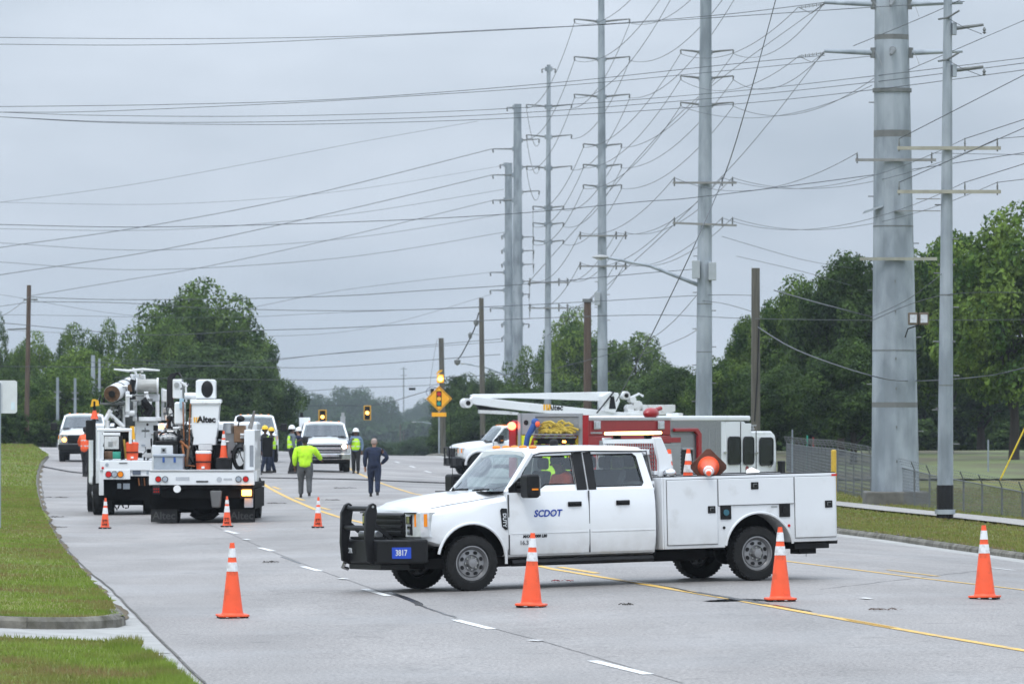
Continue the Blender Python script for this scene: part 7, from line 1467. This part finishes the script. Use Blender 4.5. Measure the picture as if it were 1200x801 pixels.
# ------------------------------------------------------------------ people
def skinmesh(chains, name, m_, parent, sub=1, root=0):
    """chains: list of lists of (x,y,z,r); points that coincide are joined; skin + subdivision -> one continuous mesh"""
    V, Rr, E = [], [], []; idx = {}
    def vid(p):
        k = (round(p[0], 4), round(p[1], 4), round(p[2], 4))
        if k not in idx: idx[k] = len(V); V.append(p[:3]); Rr.append(p[3] if isinstance(p[3], tuple) else (p[3], p[3]))
        return idx[k]
    for c in chains:
        ids = [vid(p) for p in c]
        for a, b in zip(ids[:-1], ids[1:]):
            if a != b and (a, b) not in E: E.append((a, b))
    me = bpy.data.meshes.new(name); me.from_pydata(V, E, []); o = bpy.data.objects.new(name, me); COL.objects.link(o); o.parent = parent
    bm = bmesh.new(); bm.from_mesh(me); ly = bm.verts.layers.skin.verify(); bm.verts.ensure_lookup_table()
    for i, v in enumerate(bm.verts): v[ly].radius = Rr[i]; v[ly].use_root = (i == root)
    bm.to_mesh(me); bm.free()
    s = o.modifiers.new('skin', 'SKIN'); s.use_smooth_shade = True; b = o.modifiers.new('sub', 'SUBSURF'); b.levels = b.render_levels = sub
    bake(o); o.data.materials.clear(); o.data.materials.append(m_); o.data.shade_smooth(); return o
def lerp(a, b, t): return tuple(a[i] + (b[i] - a[i]) * t for i in range(3))
def person(loc, face, label, H=1.78, top=NAVY, vest=None, legs=NAVY, head='hair', skin=SKIN, hair=HAIRG, armL=None, armR=None, stride=.12, lean=0., group='crew standing and walking on the road', bulk=1., stripe=False, shoes=SHOE, sleeves=True, scale_to=True, seated=False):
    """local frame: faces +x, left is +y"""
    t = empty('person', loc, R(face), label, 'person', group); k = H / 1.78; t.scale = (k, k, k); B = bulk
    hip = (0, 0, .93); L = lean
    up = lambda z, f=0.: (L * (z - .93) + f, 0, z)
    sh = 1.43; shy = .19 * B
    arms = {}
    for s, a in ((1, armL), (-1, armR)):
        a = a or ('hang', 0)
        S_ = (L * .5, s * shy, sh)
        if a[0] == 'hang': E_ = (L * .3 + -.02 + a[1] * .12, s * (shy + .07), 1.15); Wp = (L * .2 + .05 + a[1] * .25, s * (shy + .06), .90); hd = (0.02 + a[1] * .05, 0, -.1)
        elif a[0] == 'chest': E_ = (L + .05, s * (shy + .10), 1.17); Wp = (L + .28, s * .12, 1.25 + a[1]); hd = (.07, -s * .06, .02)
        elif a[0] == 'hip': E_ = (L - .12, s * (shy + .20), 1.20); Wp = (L + .02, s * (shy - .0), 1.0); hd = (.05, -s * .04, -.04)
        elif a[0] == 'out': E_ = (L + .10, s * (shy + .17), 1.22); Wp = (L + .26, s * (shy + .24), 1.10 + a[1]); hd = (.07, s * .02, -.03)
        elif a[0] == 'face': E_ = (L + .15, s * (shy + .06), 1.28); Wp = (L + .20, s * .10, 1.50); hd = (.0, -s * .03, .08)
        arms[s] = (S_, E_, Wp, hd)
    legsP = {}
    for s in (1, -1):
        f = s * stride
        K = (f * .55 + .04, s * .095 * B, .49); A = (f * 1.1 - (.05 if f < 0 else 0), s * .10 * B, .09 + (.04 if f < -.08 else 0)); legsP[s] = ((0, s * .09 * B, .90), K, A)
    ch = [[(*up(.95), .10), (*up(1.10), .09), (*up(1.28), .10), (*up(1.42), .085), (*up(1.50), .058), (*up(1.56, .005), .058), (*up(1.62, .015), .085), (*up(1.70, .012), .088), (*up(1.755, .0), .055)]]
    for s in (1, -1):
        h, K, A = legsP[s]; ch.append([(*up(.95), .10), (h[0], h[1], h[2], .08), (*lerp(h, K, .5), .07), (*K, .062), (*lerp(K, A, .4), .058), (*A, .042), (A[0] + .07, A[1], A[2] - .045, .036), (A[0] + .15, A[1], A[2] - .055, .028)])
        S_, E_, Wp, hd = arms[s]; Pm = tuple(Wp[i] + hd[i] * .5 for i in range(3))
        ch.append([(*up(1.42), .085), (*S_, .05), (*lerp(S_, E_, .5), .048), (*E_, .040), (*lerp(E_, Wp, .5), .036), (*Wp, .026), (*Pm, (.036, .018))])
        hv = Vector(hd).normalized(); side_ = hv.cross(Vector((1, 0, 0)) if abs(hv.x) < .8 else Vector((0, 0, 1))).normalized(); curl = hv.cross(side_).normalized() * .02
        pe = Vector(Pm)
        for q, ln in zip((-1.5, -.5, .5, 1.5), (.062, .075, .078, .068)):
            b0 = pe + hv * .035 + side_ * q * .017; b1 = b0 + hv * ln * .5 + curl * .3; b2 = b0 + hv * ln * .85 + curl * 1.2; ch.append([(*Pm, (.036, .018)), (*b0, .0095), (*b1, .0088), (*b2, .0075)])
        b0 = Vector(Wp) + hv * .02 - side_ * .035; b1 = b0 + hv * .03 - side_ * .02 + curl * .6; ch.append([(*Wp, .026), (*b0, .012), (*b1, .009)])
    body = skinmesh(ch, 'body', skin, t)
    # face
    fx = up(1.66)[0]
    m = MB(); m.sphere((fx + .100, 0, 1.645), (.018, .013, .022), 8, 6); [m.sphere((fx, q * .088, 1.645), (.018, .012, .028), 8, 6) for q in (1, -1)]; m.build('nose_and_ears', skin, t)
    m = MB(); [m.sphere((fx + .083, q * .032, 1.672), (.010, .015, .009), 8, 6) for q in (1, -1)]; m.build('eyes', SHOE, t); MB().sphere((fx + .083, 0, 1.595), (.01, .028, .007), 8, 6).build('mouth', TAN, t)
    e = .020
    # trousers
    ch = []
    for s in (1, -1):
        h, K, A = legsP[s]; ch.append([(*up(1.14), .15 * B), (*up(1.0), .165 * B), (h[0], h[1], h[2] - .02, .125 * B), (*lerp(h, K, .5), .112 * B), (*K, .092), (*lerp(K, A, .5), .086), (A[0], A[1], A[2] - .02, .080)])
    skinmesh(ch, 'trousers', legs, t)
    # jacket or shirt with sleeves
    ch = [[(*up(.86), .175 * B + .01), (*up(.97), .18 * B + .01), (*up(1.12), .17 * B + .01), (*up(1.30), .18 * B + .01), (*up(1.41), .13 * B), (*up(1.52), .075)]]
    for s in (1, -1):
        S_, E_, Wp, hd = arms[s]; ch.append([(*up(1.41), .13 * B), (*S_, .088 * B), (*lerp(S_, E_, .5), .078 * B), (*E_, .068 * B), (*lerp(E_, Wp, .5), .060 * B), (*lerp(E_, Wp, .97), .050)])
    jk = skinmesh(ch, 'jacket', top, t)
    if vest:
        vs = skinmesh([[(*up(.90), .19 * B + .012), (*up(1.0), .19 * B + .014), (*up(1.14), .182 * B + .018), (*up(1.30), .192 * B + .018), (*up(1.42), .145 * B + .01), (*up(1.50), .08)], [(*up(1.42), .145 * B + .01), (L * .5, .15 * B, 1.45, .07)], [(*up(1.42), .145 * B + .01), (L * .5, -.15 * B, 1.45, .07)]], 'safety_vest', vest, t)
    if vest or stripe:
        rr = .185 * B + (.02 if vest else .012)
        for z in ((1.10, 1.30) if vest else (1.22,)):
            c = up(z); m = MB(); m.lathe([(rr * .98, z - .022), (rr * 1.0, z + .022)], 24, Matrix.Translation((c[0], 0, 0)) @ Matrix.Diagonal((.86, 1, 1, 1))); m.build('reflective_band', SILV if vest else top, t)
    for s in (1, -1):
        A = legsP[s][2]; m = MB(); m.loft([[(A[0] - .07, A[1] + y, z) for y, z in ((-.04, A[2] - .09), (.04, A[2] - .09), (.035, A[2] + .03), (-.035, A[2] + .03))], [(A[0] + .04, A[1] + y, z) for y, z in ((-.047, A[2] - .09), (.047, A[2] - .09), (.035, A[2] + .01), (-.035, A[2] + .01))], [(A[0] + .17, A[1] + y, z) for y, z in ((-.045, A[2] - .09), (.045, A[2] - .09), (.03, A[2] - .03), (-.03, A[2] - .03))], [(A[0] + .21, A[1] + y, z) for y, z in ((-.025, A[2] - .09), (.025, A[2] - .09), (.02, A[2] - .05), (-.02, A[2] - .05))]]); m.build('boot', shoes, t, bevel=.015)
    hc = up(1.69); m = MB()
    if head in ('white', 'yellow'):
        M = Matrix.Translation((hc[0], 0, 1.70)); m.lathe([(.155, -.012), (.155, 0), (.128, .004), (.125, .05), (.10, .105), (.055, .135), (0, .145)], 20, M); m.box(hc[0] + .1, hc[0] + .20, -.075, .075, 1.69, 1.702); h = m.build('hard_hat', HELW if head == 'white' else HELY, t)
        m = MB(); m.tube([(hc[0] - .12 + .02, 0, 1.77), (hc[0], 0, 1.848), (hc[0] + .10, 0, 1.775)], .012, 5); m.build('helmet_ridge', HELW if head == 'white' else HELY, h); MB().sphere((hc[0] - .03, 0, 1.66), (.088, .093, .075), 12, 8).build('hair', BLKC, t)
    elif head == 'cap': m.sphere((hc[0], 0, 1.71), (.108, .10, .085)); m.box(hc[0] + .06, hc[0] + .19, -.07, .07, 1.70, 1.712); m.build('cap', BLKC, t); MB().sphere((hc[0] - .03, 0, 1.655), (.088, .092, .07)).build('hair', BLKC, t)
    else: m.sphere((hc[0] - .018, 0, 1.705), (.100, .094, .085)); m.sphere((hc[0] - .045, 0, 1.66), (.07, .088, .06)); m.build('hair', hair, t)
    return t
def stand(px, py, face, hpx, label, **k):
    p = P(px, py); s = F / p.y; return person(p, face, label, H=hpx / s * (1.78 / (1.845 if k.get('head') in ('white', 'yellow') else 1.78)), **k)
# facing: 90 = away from the camera, -90 = towards it, 0 = to the right
stand(357.5, 582.5, 92, 71, 'stout person in a bright yellow-green jacket and grey trousers walking away', top=HIVIS, legs=GREYC, head='cap', skin=SKIND, armL=('hang', .1), armR=('out', .0), stride=.10, bulk=1.25, stripe=True)
stand(438.5, 581.5, 88, 68, 'grey-haired person in navy jacket and trousers walking away beside the pickup', top=NAVY, legs=NAVY, head='hair', hair=HAIRG, armL=('hang', .2), armR=('hip', 0), stride=.16, bulk=1.15)
stand(417, 554.5, -95, 53.5, 'worker in white hard hat and yellow vest facing the camera right of the pickup', top=mat('blue_shirt', (.13, .19, .28), .9), vest=HIVIS, legs=BLKC, head='white', skin=SKIND, armL=('hang', 0), armR=('chest', .12), stride=.05)
stand(342, 554.5, 20, 57, 'worker in white hard hat and yellow vest, left of the yellow-jacketed person', top=mat('grey_shirt', (.12, .15, .17), .9), vest=HIVIS, legs=BLKC, head='white', skin=SKIND, armL=('chest', 0), stride=.06)
stand(350, 554, 170, 54, 'person in navy shirt and white hard hat raising a hand to the face', top=mat('dark_navy_shirt', (.012, .018, .05), .9), legs=BLKC, head='white', skin=SKIN, armL=('face', 0), stride=.05)
stand(310.5, 554, -20, 56, 'worker in yellow hard hat and vest standing behind the bucket truck bin, nearer of two', top=BLKC, vest=HIVIS, legs=NAVY, head='yellow', skin=SKIND, armL=('chest', 0), stride=.06)
stand(318, 553.5, 175, 53.5, 'worker in yellow hard hat and vest standing just behind the nearer yellow helmet', top=BLKC, vest=HIVIS, legs=NAVY, head='yellow', skin=SKIND, stride=.06)
stand(301.5, 556, 30, 54, 'person in dark clothes mostly hidden by the right bin of the bucket truck', top=NAVY, legs=NAVY, head='cap', skin=SKIND, stride=.04)
stand(100.5, 558, 60, 58, 'worker in orange vest standing at the left flank of the digger truck', top=HIVO, vest=HIVO, legs=BLKC, head='cap', skin=SKIND, armL=('out', 0), stride=.05)
# firefighter seen through the cab windows of the white service truck
gp_ = A3(649, 560, 126); person((gp_.x, 126, gz(gp_.x, 126)), 100, 'firefighter in yellow-green coat seen through the front window of the service truck', H=1.85, top=HIVIS, legs=HIVIS, head='cap', skin=SKIN, stride=.04, group='crew standing and walking on the road', bulk=1.15)
# driver
def driver():
    w = ST.matrix_basis @ Vector((-1.82, .44, .30)); t = empty('person', w, 0, 'driver in an orange jacket bent over the wheel of the white service truck', 'person'); t.rotation_euler = ST.rotation_euler
    hip = (0, 0, 1.0); ch = [[(-.05, 0, 1.0, .15), (.02, 0, 1.12, .15), (.08, 0, 1.28, .13), (.12, 0, 1.36, .07), (.15, 0, 1.42, .07), (.18, 0, 1.48, .095), (.18, 0, 1.54, .09)]]
    for s in (1, -1):
        ch.append([(.08, 0, 1.28, .13), (.09, s * .20, 1.24, .07), (.16, s * .26, 1.02, .055), (.36, s * .20, 1.0, .045), (.46, s * .17, 1.03, .035)])
        ch.append([(-.05, 0, 1.0, .15), (.05, s * .10, .97, .10), (.40, s * .14, .95, .08), (.50, s * .14, .70, .06)])
        for q in range(4): ch.append([(.46, s * .17, 1.03, .035), (.50, s * (.15 + q * .016), 1.04, .010), (.54, s * (.15 + q * .016), 1.02, .009)])
        ch.append([(.46, s * .17, 1.03, .035), (.48, s * .12, 1.06, .011), (.51, s * .11, 1.05, .009)])
    skinmesh(ch, 'body', SKIND, t)
    ch = [[(-.06, 0, .98, .18), (.02, 0, 1.12, .19), (.08, 0, 1.27, .155), (.12, 0, 1.35, .085)]] + [[(.08, 0, 1.27, .155), (.09, s * .20, 1.24, .10), (.16, s * .26, 1.02, .078), (.36, s * .20, 1.0, .065)] for s in (1, -1)]
    skinmesh(ch, 'jacket', HIVO, t); skinmesh([[(-.06, 0, .96, .17), (.05, s * .10, .96, .12), (.40, s * .14, .95, .10), (.50, s * .14, .70, .08)] for s in (1, -1)], 'trousers', NAVY, t)
    MB().sphere((.165, 0, 1.535), (.115, .105, .10)).build('knit_cap', BLKC, t); m = MB(); m.sphere((.275, 0, 1.47), (.02, .014, .022), 8, 6); [m.sphere((.17, q * .09, 1.48), (.018, .012, .028), 8, 6) for q in (1, -1)]; m.build('nose_and_ears', SKIND, t)
    MB().tube([(.07, -.21, 1.30), (.22, 0, 1.12), (.1, .2, .98)], .02, 5).build('seat_belt', BLACK, t)
driver()
# reflective stripes on the jacket backs etc. are parts of the people above
for _o in COL.objects:
    if _o.type == 'MESH' and 'label' in _o and _o.parent is None and 'category' not in _o and 'kind' not in _o: _o['category'] = 'object'
# ------------------------------------------------------------------ haze
HAZE = True
if HAZE:
    m = MB(); m.box(-1000, 1000, -40, 2700, -12, 48); h = m.build('haze', [], None, angle=0); hm = bpy.data.materials.new('haze_air'); hm.use_nodes = True; n = hm.node_tree.nodes; n.clear()
    pv = n.new('ShaderNodeVolumePrincipled'); pv.inputs['Color'].default_value = (.80, .90, 1, 1); pv.inputs['Density'].default_value = .00012; pv.inputs['Anisotropy'].default_value = .2; oo = n.new('ShaderNodeOutputMaterial'); hm.node_tree.links.new(pv.outputs[0], oo.inputs['Volume']); h.data.materials.clear(); h.data.materials.append(hm); tag(h, kind='stuff', label='pale damp air')
